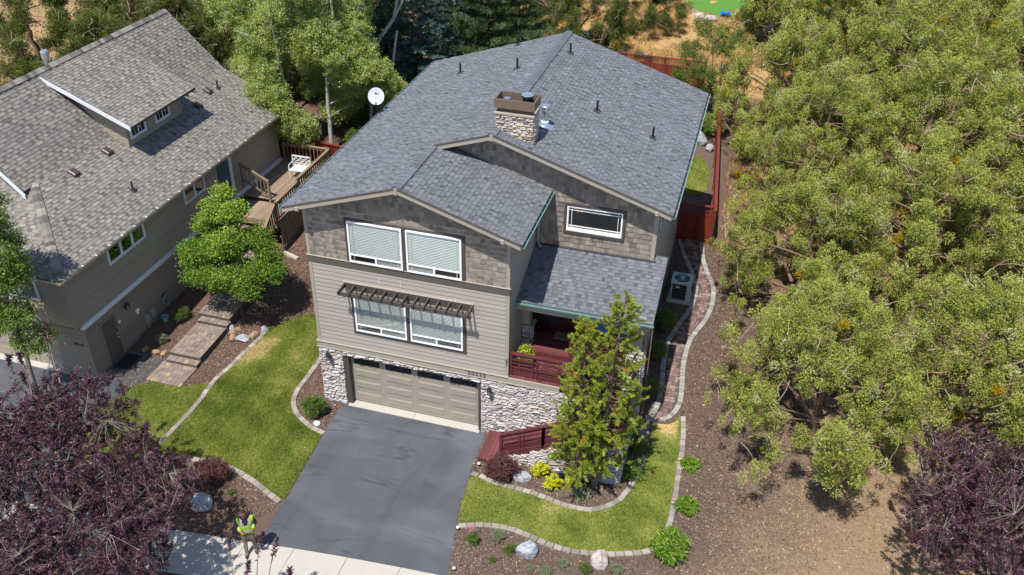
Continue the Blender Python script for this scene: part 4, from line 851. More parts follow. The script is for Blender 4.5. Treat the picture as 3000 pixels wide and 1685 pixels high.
def nwin(p0, p1, z0, z1, axis, n, pos):
    """white framed window of n panes; axis 0 = on an x-plane wall (facing +x), 1 = facing -y"""
    def bx3(g, a, b, d0, d1, c, e):
        return g.box(pos+d0, pos+d1, a, b, c, e) if axis == 0 else g.box(a, b, pos-d1, pos-d0, c, e)
    wn_ = bx3(G(), p0, p1, -.02, .012, z0, z1).build('window', MT['darkin'], NH); f = G(); t = .10
    bx3(f, p0-t, p1+t, 0, .05, z1, z1+t); bx3(f, p0-t, p1+t, 0, .055, z0-t, z0)
    for i in range(n+1):
        c = p0+(p1-p0)*i/n; hw = .06; lo, hi = (c-t, c) if i == 0 else (c, c+t) if i == n else (c-hw, c+hw); bx3(f, lo, hi, 0, .052, z0, z1)
    f.build('window_frame', MT['whitetrim'], wn_)
    for i in range(n):
        a = p0+(p1-p0)*i/n; b = p0+(p1-p0)*(i+1)/n; a += .065 if i else .004; b -= .065 if i < n-1 else .004; bx3(G(), a, b, .018, .024, z0+.004, z1-.004).build('glass_pane', MT['glassdark'], wn_)
nwin(.62, 2.68, 3.95, 4.5, 0, 3, nx); nwin(5.65, 7.0, 3.95, 4.5, 0, 2, nx); nwin(-11.55, -10.12, 3.62, 4.48, 1, 2, ny0)
# bay door (teal) near the deck
G().box(nx-.02, nx+.03, 8.15, 9.05, 2.75, 4.75).build('teal_door', paint('teal_door_paint', '24525A', .1), NH); G().box(nx-.02, nx+.06, 9.05, 9.25, 2.75, 4.8).build('door_casing', MT['whitetrim'], NH)
# roof
zlow = lambda x: ez+.5*(ex-x); zup = lambda x: bz+(bx-x)*(rz-bz)/(bx-rx); rf = G()
plane_slab(rf, [(ex, ey, ez-tk), (ex, yend, ez-tk), (bx, yend, bz-tk), (bx, ey+(ex-bx), bz-tk)], .14)
plane_slab(rf, [(bx, yg, bz-tk), (bx, yend, bz-tk), (rx, yend, rz-tk), (rx, yg, rz-tk)], .14)
plane_slab(rf, [(ex, ey, ez-tk), (bx, ey+(ex-bx), bz-tk), (-17.2, ey+(ex-bx), bz-tk), (-20.4, ey, ez-tk)], .14)
plane_slab(rf, [(rx, yg, rz-tk), (rx, yend, rz-tk), (-17.0, yend, bz-tk), (-17.0, yg, bz-tk)], .14); plane_slab(rf, [(-17.0, ey, bz-tk), (-17.0, yend, bz-tk), (-20.4, yend, ez-tk), (-20.4, ey, ez-tk)], .14)
nroof = rf.build('roof', MT['felt'], NH)
def dirn(a): a = np.asarray(a, float); return a/np.linalg.norm(a)
v1 = dirn((-1, 0, .5)); l1 = math.hypot(ex-bx, bz-ez); v2 = dirn((rx-bx, 0, rz-bz)); l2 = math.hypot(rx-bx, rz-bz); v3 = dirn((0, 1, .5))
sh = roof_courses((ex+.02, 0, ez-tk-.01), (0, 1, 0), v1, np.cross((0, 1, 0), v1), l1+.02, lambda v: [(ey+v*v1[0]*-1, yend)], .143, (.12, .30))
dvx = lambda v: bx+v*v2[0]
sh += roof_courses((bx, 0, bz-tk), (0, 1, 0), v2, np.cross((0, 1, 0), v2), l2, lambda v: [(yg, yend)], .143, (.12, .30))
sh += roof_courses((0, ey-.02, ez-tk-.01), (1, 0, 0), v3, np.cross((1, 0, 0), v3), l1+.02, lambda v: [(-17, ex-v*v3[1])], .143, (.12, .30))
# dormer
dX, dz_, dy0, dy1 = -10.23, 7.40, 5.1, 9.7; v4 = dirn((rx-dX, 0, rz-.08-dz_)); l4 = math.hypot(rx-dX, rz-.08-dz_)
dm = G().prism([(-10.85, 6.2), (-10.85, 7.48), (-13.6, 8.72), (-13.6, 6.2)], 1, 5.5, 9.2)
dmo = dm.build('dormer', MT['nsiding'], NH, 'shed dormer with white barge board and two small windows'); q = G(); plane_slab(q, [(dX, dy0, dz_-tk), (dX, dy1, dz_-tk), (rx, dy1, rz-.08-tk), (rx, dy0, rz-.08-tk)], .10); q.build('dormer_roof', MT['felt'], dmo)
sh += roof_courses((dX+.02, 0, dz_-tk), (0, 1, 0), v4, np.cross((0, 1, 0), v4), l4, lambda v: [(dy0-.02, dy1)], .143, (.12, .30))
emit(nroof, 'shingle', WG, sh, MT['nshingle'], 300, 'shingles')
pcs = []; z = 6.25
while z < 7.4: pcs.append((basis((-10.85, 7.35, z+.075), (0, 1, 0), (0, 0, 1), (1, 0, 0), 3.5, .16, .02), random.random())); pcs.append((basis((-12.0, 5.5, z+.075), (1, 0, 0), (0, 0, 1), (0, -1, 0), 2.3, .16, .02), random.random())); z += .15
emit(dmo, 'siding_board', LAP, pcs, MT['nlap'])
q = G(); q.hexa([(dX, dy0-.04, dz_-.20), (dX, dy0, dz_-.20), (rx, dy0, rz-.28), (rx, dy0-.04, rz-.28), (dX, dy0-.04, dz_-.03), (dX, dy0, dz_-.03), (rx, dy0, rz-.11), (rx, dy0-.04, rz-.11)]); q.build('barge_board', MT['whitetrim'], dmo)
G().box(dX-.02, dX+.02, dy0, dy1, dz_-.13, dz_-.03).build('dormer_fascia', MT['trim_brown'], dmo)
for y in (5.62, 6.5, 7.4, 8.3, 9.1, 9.55): G().bar((-10.83, y, 7.30), (dX+.02, y, 7.20), .05, .08).build('rafter_tail', MT['nsiding'], dmo)
for y0 in (5.75, 7.45):
    dw = G().box(-10.84, -10.80, y0, y0+.85, 6.62, 7.12).build('dormer_window', MT['darkin'], dmo)
    f = G(); f.box(-10.83, -10.77, y0-.09, y0+.94, 7.12, 7.21).box(-10.83, -10.765, y0-.09, y0+.94, 6.52, 6.62).box(-10.83, -10.768, y0-.09, y0, 6.62, 7.12).box(-10.83, -10.768, y0+.85, y0+.94, 6.62, 7.12).box(-10.83, -10.772, y0+.40, y0+.45, 6.62, 7.12).box(-10.80, -10.785, y0+.2, y0+.215, 6.62, 7.12).box(-10.80, -10.785, y0+.63, y0+.645, 6.62, 7.12); f.build('window_frame', MT['whitetrim'], NH if 0 else dmo)
for y in (5.5, 9.2): G().box(-10.87, -10.815, y-.03, y+.07, 6.2, 7.3).build('corner_board', MT['nsiding'], dmo)
# barge on the front gable and ridge caps
q = G(); q.hexa([(bx+.1, yg-.04, bz-.1-.22), (bx+.1, yg, bz-.1-.22), (rx, yg, rz-.22), (rx, yg-.04, rz-.22), (bx+.1, yg-.04, bz-.13), (bx+.1, yg, bz-.13), (rx, yg, rz-.03), (rx, yg-.04, rz-.03)]); q.build('barge_board', MT['whitetrim'], NH)
ridge(nroof, (yg-.02, yend), rx, rz, .9, .2, .16, 'nshingle')
# hip caps
q = []; n_ = 26; vcap = np.array([(-.16, 0, 0), (0, 0, .05), (.16, 0, 0), (-.16, 1, -.004), (0, 1, .046), (.16, 1, -.004), (-.16, 0, -.02), (.16, 0, -.02)], float); fcap = np.array([(0, 1, 4, 3), (1, 2, 5, 4), (6, 7, 2, 1)])
hd = np.array((bx-ex, ex-bx, bz-ez)); hl = np.linalg.norm(hd); hd /= hl; hu = dirn(np.cross(hd, (0, 0, 1))); hn = np.cross(hu, hd)
for i in range(n_): q.append((basis(np.array((ex, ey, ez-.01))+hd*(i*hl/n_), hu, hd, hn, 1, hl/n_*1.15, 1), random.random()))
emit(nroof, 'hip_cap', (vcap, fcap), q, MT['nshingle'], 100)
def ngut(p0, p1, out):
    p0 = Vector(p0); p1 = Vector(p1); out = Vector(out); q = G(); gt = q.hexa([p0+Vector((0, 0, -.11)), p0+out*.10+Vector((0, 0, -.11)), p1+out*.10+Vector((0, 0, -.11)), p1+Vector((0, 0, -.11)), p0+Vector((0, 0, -.055)), p0+out*.115+Vector((0, 0, -.055)), p1+out*.115+Vector((0, 0, -.055)), p1+Vector((0, 0, -.055))]).build('gutter', MT['gutterbrown'], NH)
    G().bar(p0+out*.118+Vector((0, 0, -.05)), p1+out*.118+Vector((0, 0, -.05)), .012, .11).build('gutter_lip', paint('gutter_lip_paint', 'A2937C', .15, 7, .4), gt); L = (p1-p0).length; m = int(L/.75)
    for i in range(m+1): c = p0.lerp(p1, (i+.5)/(m+1)); G().bar(c+Vector((0, 0, -.012)), c+out*.125+Vector((0, 0, -.012)), .03, .012).build('gutter_hanger', MT['white'], gt)
ngut((ex+.01, ey-.05, ez), (ex+.01, yend, ez), (1, 0, 0)); ngut((-20, ey-.02, ez), (ex+.1, ey-.02, ez), (0, -1, 0))
# roof vents, pipes, flue
for x, y in ((-11.12, 4.51), (-11.12, 2.5), (-11.0, 11.68), (-10.7, 10.30)):
    z = zlow(x) if x > bx else zup(x); a = -.46; q = G(); c0 = Vector((x, y, z+.06)); u_ = Vector((math.cos(a), 0, math.sin(a))); n_v = Vector((-math.sin(a), 0, math.cos(a))); yv = Vector((0, 1, 0))
    def vx(sx, sy, h_, k_=1.0): return c0+u_*sx*k_+yv*sy*k_+n_v*h_
    q.add([vx(-.17, -.16, -.08), vx(.17, -.16, -.08), vx(.17, .16, -.08), vx(-.17, .16, -.08), vx(-.17, -.16, .05), vx(.17, -.16, .05), vx(.17, .16, .05), vx(-.17, .16, .05), vx(-.13, -.12, .08), vx(.13, -.12, .08), vx(.13, .12, .08), vx(-.13, .12, .08)], [(0, 1, 5, 4), (1, 2, 6, 5), (2, 3, 7, 6), (3, 0, 4, 7), (4, 5, 9, 8), (5, 6, 10, 9), (6, 7, 11, 10), (7, 4, 8, 11), (8, 9, 10, 11)]); q.build('roof_vent', paint('brown_vent', '4A3E3C', .1, 6, .4), NH)
for x, y in ((-9.37, 3.4), (-10.9, 12.33), (-14.6, 4.4), (-14.6, 8.4)): 
    z = zlow(x) if x > bx else (zup(x) if x > rx else rz-(rx-x)); q = G().lathe((x, y, z-.05), [(.04, 0), (.04, .42)], 10).build('vent_pipe', MT['black'], NH); G().lathe((x, y, z-.02), [(.13, 0), (.05, .1)], 10).build('pipe_boot', MT['black'], q)
fx, fy = -14.65, 6.35; q = G().lathe((fx, fy, 8.6), [(.09, 0), (.09, .75)], 14).build('metal_flue', MT['metal'], NH, 'silver flue pipe with slotted cap behind the brown ridge'); G().lathe((fx, fy, 9.3), [(.10, 0), (.16, .02), (.16, .26), (.14, .3), (.03, .32)], 16).build('rain_cap', MT['metal'], q); G().lathe((fx, fy, 8.7), [(.2, 0), (.12, .15)], 14).build('collar', MT['metal'], q)
# wall fittings (things fixed to the side wall)
lantern(nx, .72, 1.86, 'black lantern on the taupe wall by the side door', (1, 0, 0))
t_ = thing('flood_light', 'white twin flood light on the dark side wall', 'flood light', (nx, 1.33, 1.25)); G().lathe((nx+.06, 1.33, 1.28), [(.03, -.06), (.07, 0), (.075, .05), (.03, .07)], 10).build('lamp_head', MT['white'], t_); G().lathe((nx+.06, 1.27, 1.18), [(.03, -.06), (.06, 0), (.06, .05), (.02, .07)], 10).build('lamp_head', MT['white'], t_); G().box(nx, nx+.03, 1.25, 1.37, 1.15, 1.3).build('wall_plate', MT['white'], t_)
t_ = thing('doorbell_light', 'small white sensor light beside the side door frame', 'light', (nx, .22, 1.4)); G().lathe((nx+.05, .24, 1.46), [(.02, -.05), (.05, 0), (.02, .05)], 8).build('lens', MT['white'], t_); G().box(nx, nx+.04, .2, .28, 1.38, 1.5).build('wall_plate', MT['white'], t_)
t_ = thing('utility_meter', 'grey meter boxes with conduits on the side wall', 'meter', (nx, 1.9, .2))
for y0, z0 in ((1.62, .40), (1.98, .48)): bevel(G().box(nx, nx+.12, y0, y0+.24, z0, z0+.36).build('meter_box', MT['trim'], t_), .01); G().tube([(nx+.05, y0+.12, z0), (nx+.05, y0+.12, -.05)], .025, 7).build('conduit', MT['trim'], t_)
t_ = thing('coiled_hose', 'grey garden hose hung in loops on the lower wall', 'hose', (nx+.15, 3.0, .3))
for i in range(3): G().tube([(nx+.10+.02*i, 3.0+.22*math.cos(a), .72+.24*math.sin(a)) for a in np.linspace(0, 6.283, 20)], .016, 6).build('hose_loop', paint('hose_grey', '7C8078', .1), t_)
G().box(nx, nx+.06, 2.9, 3.1, .85, .95).build('hanger', MT['blackmetal'], t_)
t_ = thing('bucket', 'small pale blue bucket on the shaded bed by the wall', 'bucket', (-8.35, 2.3, ht(-8.35, 2.3))); q = G(); q.lathe((-8.35, 2.3, ht(-8.35, 2.3)), [(.10, 0), (.14, .22), (.15, .23), (.15, .25), (.12, .25), (.09, .04)], 14); q.build('pail', paint('pale_blue_plastic', '6FA8B8', .08, 6, .4), t_); G().tube([(-8.35+.14*math.cos(a), 2.3, ht(-8.35, 2.3)+.24+.12*math.sin(a)) for a in np.linspace(0, 3.14, 10)], .006, 5).build('handle', MT['metal'], t_)
t_ = thing('doormat', 'black doormat on the asphalt at the side door', 'doormat', (-8.25, -.35, 0)); bevel(G().box(-8.66, -8.0, -.78, .12, .006, .03).build('mat', MT['black'], t_), .01)
# ------------------------------------------------------------------ neighbouring drive and path
sheet('neighbouring_driveway', [(-16, -1.6), (-9, -1.6), (-8.72, -1.4), (-8.72, .3), (-7.05, .2), (-7.0, -1.0), (-7.4, -1.9), (-7.7, -3.4), (-6.8, -5.4), (-6.9, -7.6), (-16, -8)], .006, MT['asphalt'], 1.0)
G().box(-15, -8.9, -1.66, -1.3, -.05, .02).build('door_apron', MT['concrete'], NH)
np_ = thing('paver_walk', 'tan paver walk with steps beside the brown-roofed house', 'walkway', (-6.3, 1.0, 0)); pcs = []; bs = G()
def pad(x0, x1, y0, y1, z0, z1, nose=True):
    bs.hexa([(x0, y0, z0-.4), (x1, y0, z0-.4), (x1, y1, z1-.4), (x0, y1, z1-.4), (x0, y0, z0-.012), (x1, y0, z0-.012), (x1, y1, z1-.012), (x0, y1, z1-.012)]); y = y0
    dz = (z1-z0)/(y1-y0)
    while y < y1-.03:
        hh = min(random.choice((.15, .2, .2)), y1-y); x = x0
        while x < x1-.02:
            wd = min(random.choice((.14, .2, .2, .24)), x1-x); zc = z0+dz*(y+hh/2-y0)
            pcs.append((basis((x+wd/2, y+hh/2, zc-.045), (1, 0, 0), dirn((0, 1, dz)), dirn((0, -dz, 1)), wd-.008, hh-.008, .055+random.uniform(-.003, .004)), min(1, max(0, random.gauss(.42, .25))))); x += wd
        y += hh
pad(-7.0, -5.5, -1.08, .10, .02, .05); pad(-6.86, -5.5, .06, .36, .17, .17); pad(-6.86, -5.5, .36, 2.3, .32, .40); pad(-6.80, -5.45, 2.3, 2.62, .53, .53); pad(-6.95, -5.5, 2.62, 4.2, .66, .72); pad(-7.0, -5.6, 4.2, 4.55, .86, .86); pad(-7.1, -5.7, 4.55, 7.0, 1.0, 1.08)
bs.build('bedding', MT['sandjoint'], np_); emit(np_, 'paver', PV, pcs, MT['paver_tan'], 300)
# ------------------------------------------------------------------ side path of the main house: wavy paver walk with grey border
PLn = [(11.25, 12.63), (11.39, 12.32), (11.56, 11.75), (11.88, 11.04), (12.18, 10.37), (12.40, 9.68), (12.42, 9.08), (12.35, 8.27), (12.03, 7.28), (11.87, 6.73), (11.72, 6.06), (11.74, 4.95), (11.88, 3.79), (11.90, 2.9), (11.75, 2.3), (11.60, 2.02)]
PRn = [(12.45, 12.73), (12.62, 11.6), (12.96, 10.62), (13.26, 10.0), (13.36, 9.33), (13.36, 8.53), (13.20, 7.65), (12.98, 7.1), (12.72, 6.31), (12.69, 5.04), (12.80, 4.03), (12.86, 3.28), (12.78, 2.68), (12.51, 2.2), (12.05, 1.98), (11.72, 1.98)]
PLn = smooth_line(PLn, 1); PRn = smooth_line(PRn, 1)
sp_ = thing('paver_path', 'winding red paver path with grey border beside the main house', 'path', (12.4, 7, ht(12.4, 7)))
pp = PLn + PRn[::-1]; V, F, _ = cdt(pp, .4, .012); a = V[F[:,1]]-V[F[:,0]]; b = V[F[:,2]]-V[F[:,0]]; up = (a[:,0]*b[:,1]-a[:,1]*b[:,0]) > 0; F[~up] = F[~up][:, ::-1]; me = npmesh('bedding', V, F); me.materials.append(MT['sandjoint']); put(bpy.data.objects.new('bedding', me), sp_)
def at_ground(x, y, u2, wd, hg, t=.05, lift=-.012):
    d = np.array((u2[0], u2[1], ht(x+u2[0]*.3, y+u2[1]*.3)-ht(x-u2[0]*.3, y-u2[1]*.3))); d[2] /= .6; d /= np.linalg.norm(d); nn = np.cross((0, 0, 1), d); nn /= np.linalg.norm(nn); nr = np.cross(d, nn)
    return basis((x, y, ht(x, y)+lift), d, nn, nr, wd, hg, t)
bp = []
for ln, sgn in ((PLn, 1), (PRn, -1)):
    tot = polylen(ln)[-1]; n = int(tot/.165); st_ = tot/n
    for i in range(n):
        s = (i+.5)*st_; x, y = along(ln, s); xa, ya = along(ln, max(0, s-.1)); xb, yb_ = along(ln, min(tot, s+.1)); d = dirn((xb-xa, yb_-ya)); nrm_ = np.array((-d[1], d[0]))*sgn
        bp.append((at_ground(x+nrm_[0]*.10, y+nrm_[1]*.10, d, st_-.01, .19, .062), random.random()))
emit(sp_, 'border_block', PV, bp, MT['border'], 200)
pcs = []; y = 1.9
poly_in = pp
while y < 12.7:
    hh = random.choice((.13, .16, .2)); x = 11.2+random.uniform(-.1, 0)
    while x < 13.5:
        wd = random.choice((.13, .17, .2, .24)); c_ = (x+wd/2, y+hh/2)
        xl = np.interp(-c_[1], [-p[1] for p in PLn], [p[0] for p in PLn]); xr = np.interp(-c_[1], [-p[1] for p in PRn], [p[0] for p in PRn])
        if c_[1] > 2.25 and xl+.2 < c_[0]-wd*.4 and c_[0]+wd*.4 < xr-.2 or (c_[1] <= 2.35 and inside([(11.75, 2.3), (12.05, 2.17), (12.4, 2.3), (12.6, 2.5), (12.6, 2.7), (11.95, 2.7)], np.array([c_]))[0]): pcs.append((at_ground(c_[0], c_[1], (1, 0), wd-.008, hh-.008, .058+random.uniform(-.004, .004)), random.random()))
        x += wd
    y += hh
emit(sp_, 'paver', PV, pcs, MT['paver'], 300, 'pavers')
# stepping slab beside the front lawn
sb = thing('stepping_slab', 'grey concrete slab at the foot of the paver path', 'slab', (11.8, 1.75, .2)); bevel(G().hexa([(11.55, 1.05, .10), (11.88, 1.05, .10), (11.88, 1.9, .22), (11.55, 1.9, .22), (11.55, 1.05, .15), (11.88, 1.05, .15), (11.88, 1.9, .27), (11.55, 1.9, .27)]).build('slab', MT['border'], sb), .01)
# ------------------------------------------------------------------ air conditioner
ax, ay = 11.92, 8.95; az = ht(ax, ay)+.02
ac = thing('air_conditioner', 'pale green outdoor air conditioning unit on concrete pad by the path', 'air conditioner', (ax, ay, az)); MT['ac'] = paint('ac_enamel', '9FB4B0', .05, 4, .4, .05)
bevel(G().box(ax-.52, ax+.46, ay-.48, ay+.5, az-.12, az+.05).build('concrete_pad', MT['concrete'], ac), .015)
bevel(G().box(ax-.38, ax+.38, ay-.38, ay+.38, az+.05, az+.80).build('coil_core', MT['black'], ac), .01)
q = G(); 
for sx, sy, wx, wy in ((-1, -1, .06, .06), (1, -1, .16, .06), (1, 1, .1, .1), (-1, 1, .1, .1)): x0 = ax+sx*.40; y0 = ay+sy*.40; q.box(min(x0, x0-sx*wx), max(x0, x0-sx*wx), min(y0, y0-sy*wy), max(y0, y0-sy*wy), az+.05, az+.80)
q.box(ax+.385, ax+.405, ay-.34, ay+.3, az+.05, az+.8); q.build('side_panel', MT['ac'], ac, kind='stuff')
bevel(G().box(ax-.43, ax+.43, ay-.43, ay+.43, az+.80, az+.88).build('top_panel', MT['ac'], ac), .02)
G().lathe((ax, ay, az+.881), [(.31, 0), (.31, .006), (.29, .012)], 28).build('fan_opening', MT['black'], ac)
for i in range(7): G().tube([(ax+(.05+i*.035)*math.cos(a), ay+(.05+i*.035)*math.sin(a), az+.905) for a in np.linspace(0, 6.283, 26)], .005, 4, False).build('grille_ring', MT['ac'], ac)
G().lathe((ax, ay, az+.9), [(.10, 0), (.10, .012), (.02, .016)], 18).build('fan_hub', MT['ac'], ac)
q = G()
for i in range(14): x0 = ax-.33+i*.042; q.box(x0, x0+.006, ay-.392, ay-.382, az+.06, az+.79)
for i in range(5): z0 = az+.12+i*.15; q.box(ax-.34, ax+.24, ay-.395, ay-.381, z0, z0+.008)
q.build('guard_grille', paint('guard_grey', '5B6462', .1, 6, .5), ac); G().box(ax-.2, ax-.06, ay-.405, ay-.396, az+.64, az+.69).build('badge', MT['white'], ac)
# ------------------------------------------------------------------ fences
def fence(name, lab, p0, p1, h=1.75, lattice=.0, bw=.14, posts=2.4, capm='fencecap', lean=0):
    p0 = np.array(p0, float); p1 = np.array(p1, float); L = np.linalg.norm(p1-p0); d = (p1-p0)/L; mid_ = (p0+p1)/2; t_ = thing(name, lab, 'fence', (mid_[0], mid_[1], ht(*mid_))); pcs = []; n = int(L/bw); hb_ = h-lattice
    nn = np.array((d[1], -d[0], 0))
    for i in range(n):
        x, y = p0+d*(i+.5)*L/n; z = ht(x, y); pcs.append((basis((x, y, z+hb_/2-.02), (d[0], d[1], 0), (0, 0, 1), nn, L/n-.008, hb_-.04+random.uniform(-.01, .01), .022), random.random()))
    emit(t_, 'fence_board', BD, pcs, MT['fence'], 300)
    m = max(1, int(round(L/posts)))
    for i in range(m+1):
        x, y = p0+d*L*i/m; z = ht(x, y); G().box(x-.05, x+.05, y-.05, y+.05, z-.1, z+h+.04).build('fence_post', MT['fencecap'], t_)
    for i in range(m):
        a = p0+d*L*i/m; b = p0+d*L*(i+1)/m; A = Vector((a[0], a[1], ht(*a))); B = Vector((b[0], b[1], ht(*b)))
        for zz, wd, hh in ((h, .14, .04), (hb_-.02, .06, .08), (.35, .05, .09)): G().bar(A+Vector((0, 0, zz)), B+Vector((0, 0, zz)), wd, hh).build('fence_rail', MT['fencecap'], t_)
        if lattice:
            lt = G(); l_ = (B-A).length; dd = (B-A)/l_; ns = int(l_/.085); up = Vector((0, 0, 1)); off = Vector(nn.tolist())*.006
            for k_ in range(-6, ns+6):
                for sg in (1, -1):
                    s0 = k_*.085; s1 = s0+sg*(lattice-.05); q0, z0, q1, z1 = s0, 0, s1, lattice-.05
                    if q0 < 0 or q0 > l_ or q1 < 0 or q1 > l_: 
                        if (q0 < 0 and q1 < 0) or (q0 > l_ and q1 > l_): continue
                        for _ in range(1):
                            lo = min(max(q0, 0), l_); hi = min(max(q1, 0), l_); f0 = (lo-q0)/(q1-q0); f1 = (hi-q0)/(q1-q0); z0, z1 = f0*(lattice-.05), f1*(lattice-.05); q0, q1 = lo, hi
                    lt.bar(A+dd*q0+up*(hb_+z0)+off*sg, A+dd*q1+up*(hb_+z1)+off*sg, .010, .022, up)
            lt.build('lattice', MT['fencecap'], t_)
    return t_
fence('fence', 'red board fence with lattice top across the back yard', (-1.0, 28.0), (10.6, 27.8), 1.85, .4)
fence('fence', 'long red board fence along the right property line', (12.72, 12.6), (11.6, 26.0), 1.75, 0)
fence('fence', 'red gate panel with lattice between house wall and side fence', (11.2, 12.75), (12.62, 12.8), 1.8, .42, posts=1.4)
fence('fence', 'dark red board fence below trees at upper left', (-19.9, 21.5), (-18.9, 25.6), 1.8, 0); fence('fence', 'short red fence corner in tree shade at upper left', (-18.9, 25.6), (-17.0, 26.0), 1.8, 0)
fence('fence', 'orange-red fence section behind the wooden deck', (-9.2, 14.6), (-5.2, 14.2), 1.7, 0)
# ------------------------------------------------------------------ wooden deck of the neighbouring house
dkt = thing('wooden_deck', 'weathered tan deck with railings between the two houses', 'deck', (-7.4, 10.5, 1.2)); pcs = []
dz0 = 2.25
x = -8.72
while x < -6.1: pcs.append((basis((x, 11.7, dz0), (0, 1, 0), (-1, 0, 0), (0, 0, 1), 4.0, .135, .04), random.random())); pcs.append((basis((x, 8.9, dz0-.19), (0, 1, 0), (-1, 0, 0), (0, 0, 1), 1.55, .135, .04), random.random())); x += .142
MT['dkpc'] = pieces_mat('tan_deck_board', [(0, '827060'), (.5, '917E6B'), (1, 'A08D7A')], 14, .2, .85, .4, .003)
emit(dkt, 'deck_board', BD, pcs, MT['dkpc']); G().box(-8.75, -6.1, 8.1, 13.7, dz0-.45, dz0-.2).build('deck_frame', MT['decktan'], dkt)
for i in range(6): G().box(-8.6, -7.3, 8.05-i*.3, 8.37-i*.3, dz0-.2-.19*(i+1), dz0-.16-.19*(i+1)).build('stair_tread', MT['decktan'], dkt)
def prail(a, b, h=.95, n=None, ends=True, low=0.0):
    a = Vector(a); b = Vector(b); up = Vector((0, 0, 1)); rl = G().bar(a+up*h, b+up*h, .13, .045).build('railing', MT['decktan'], dkt); G().bar(a+up*(h-.1), b+up*(h-.1), .04, .08).build('rail', MT['decktan'], rl); G().bar(a+up*.1, b+up*.1, .04, .08).build('rail', MT['decktan'], rl)
    n = n or int((b-a).length/.2)
    for i in range(n+1): c_ = a.lerp(b, i/n); G().bar(c_+up*(.06-low), c_+up*(h-.05), .07, .03, (b-a).normalized()).build('picket', MT['decktan'], rl)
    if ends:
        for c_ in (a, b): G().bar(c_-up*(.3+low), c_+up*(h+.05), .1, .1, (0, 1, 0)).build('post', MT['decktan'], rl)
prail((-6.12, 8.15, dz0-.15), (-6.12, 10.2, dz0-.1)); prail((-6.12, 10.3, dz0+.04), (-6.12, 13.6, dz0+.04)); prail((-6.12, 13.65, dz0+.04), (-8.6, 13.65, dz0+.04)); prail((-7.3, 9.72, dz0+.04), (-8.6, 9.72, dz0+.75), .9); prail((-6.12, 8.1, dz0-.15), (-6.12, 6.2, dz0-1.35), .95)
# slatted skirt under the deck edge
sk_ = thing('deck_skirt', 'tan slatted skirt standing on mulch under the deck edge', 'skirting', (-6.05, 9.3, ht(-6.05, 9.3)))
for i in range(15): y = 8.25+i*.16; z = ht(-6.05, y); G().box(-6.075, -6.045, y, y+.085, z-.02, dz0-.16).build('slat', MT['decktan'], sk_)
for zz in (.95, 1.6): G().bar((-6.10, 8.2, zz+.35), (-6.10, 10.6, zz+.35), .03, .09).build('rail', MT['decktan'], sk_)
# white ornate bench on the deck
be = thing('metal_bench', 'white ornate metal bench on the wooden deck', 'bench', (-7.0, 12.2, dz0+.04)); b0 = dz0+.04
q = G(); 
for i in range(9): q.box(-7.45, -6.55, 11.92+i*.055, 11.96+i*.055, b0+.42, b0+.44)
q.build('seat', MT['white'], be); q = G(); rs = random.Random(2)
for i in range(7):
    for j in range(4):
        if (i+j) % 2 == 0: c_ = Vector((-7.40+i*.13, 12.42, b0+.56+j*.11)); q.tube([c_+Vector((.06*math.cos(a), 0, .05*math.sin(a))) for a in np.linspace(0, 6.283, 9)], .012, 5, False)
q.bar((-7.48, 12.42, b0+.48), (-6.52, 12.42, b0+.48), .03, .04).bar((-7.48, 12.42, b0+.98), (-6.52, 12.42, b0+.98), .03, .05).bar((-7.47, 12.42, b0+.45), (-7.47, 12.42, b0+1.0), .03, .03, (0, 1, 0)).bar((-6.53, 12.42, b0+.45), (-6.53, 12.42, b0+1.0), .03, .03, (0, 1, 0)); q.build('backrest', MT['white'], be)
for x, y in ((-7.44, 11.94), (-6.56, 11.94), (-7.44, 12.4), (-6.56, 12.4)): G().tube([(x, y, b0), (x, y, b0+.43)], .018, 6).build('leg', MT['white'], be)
for x in (-7.46, -6.54): G().tube([(x, 12.42, b0+.68), (x, 12.0, b0+.66), (x, 11.95, b0+.43)], .018, 6).build('armrest', MT['white'], be)
# concrete kerb in the mulch left of the main house
kb = thing('kerb_block', 'short grey concrete block lying in mulch near the wooden deck', 'block', (-5.5, 7.85, ht(-5.5, 7.85))); bevel(G().bar((-6.0, 8.0, ht(-6.0, 8.0)+.05), (-5.05, 7.68, ht(-5.05, 7.68)+.05), .18, .14).build('block', MT['edge'] if 0 else MT['concrete'], kb), .01)
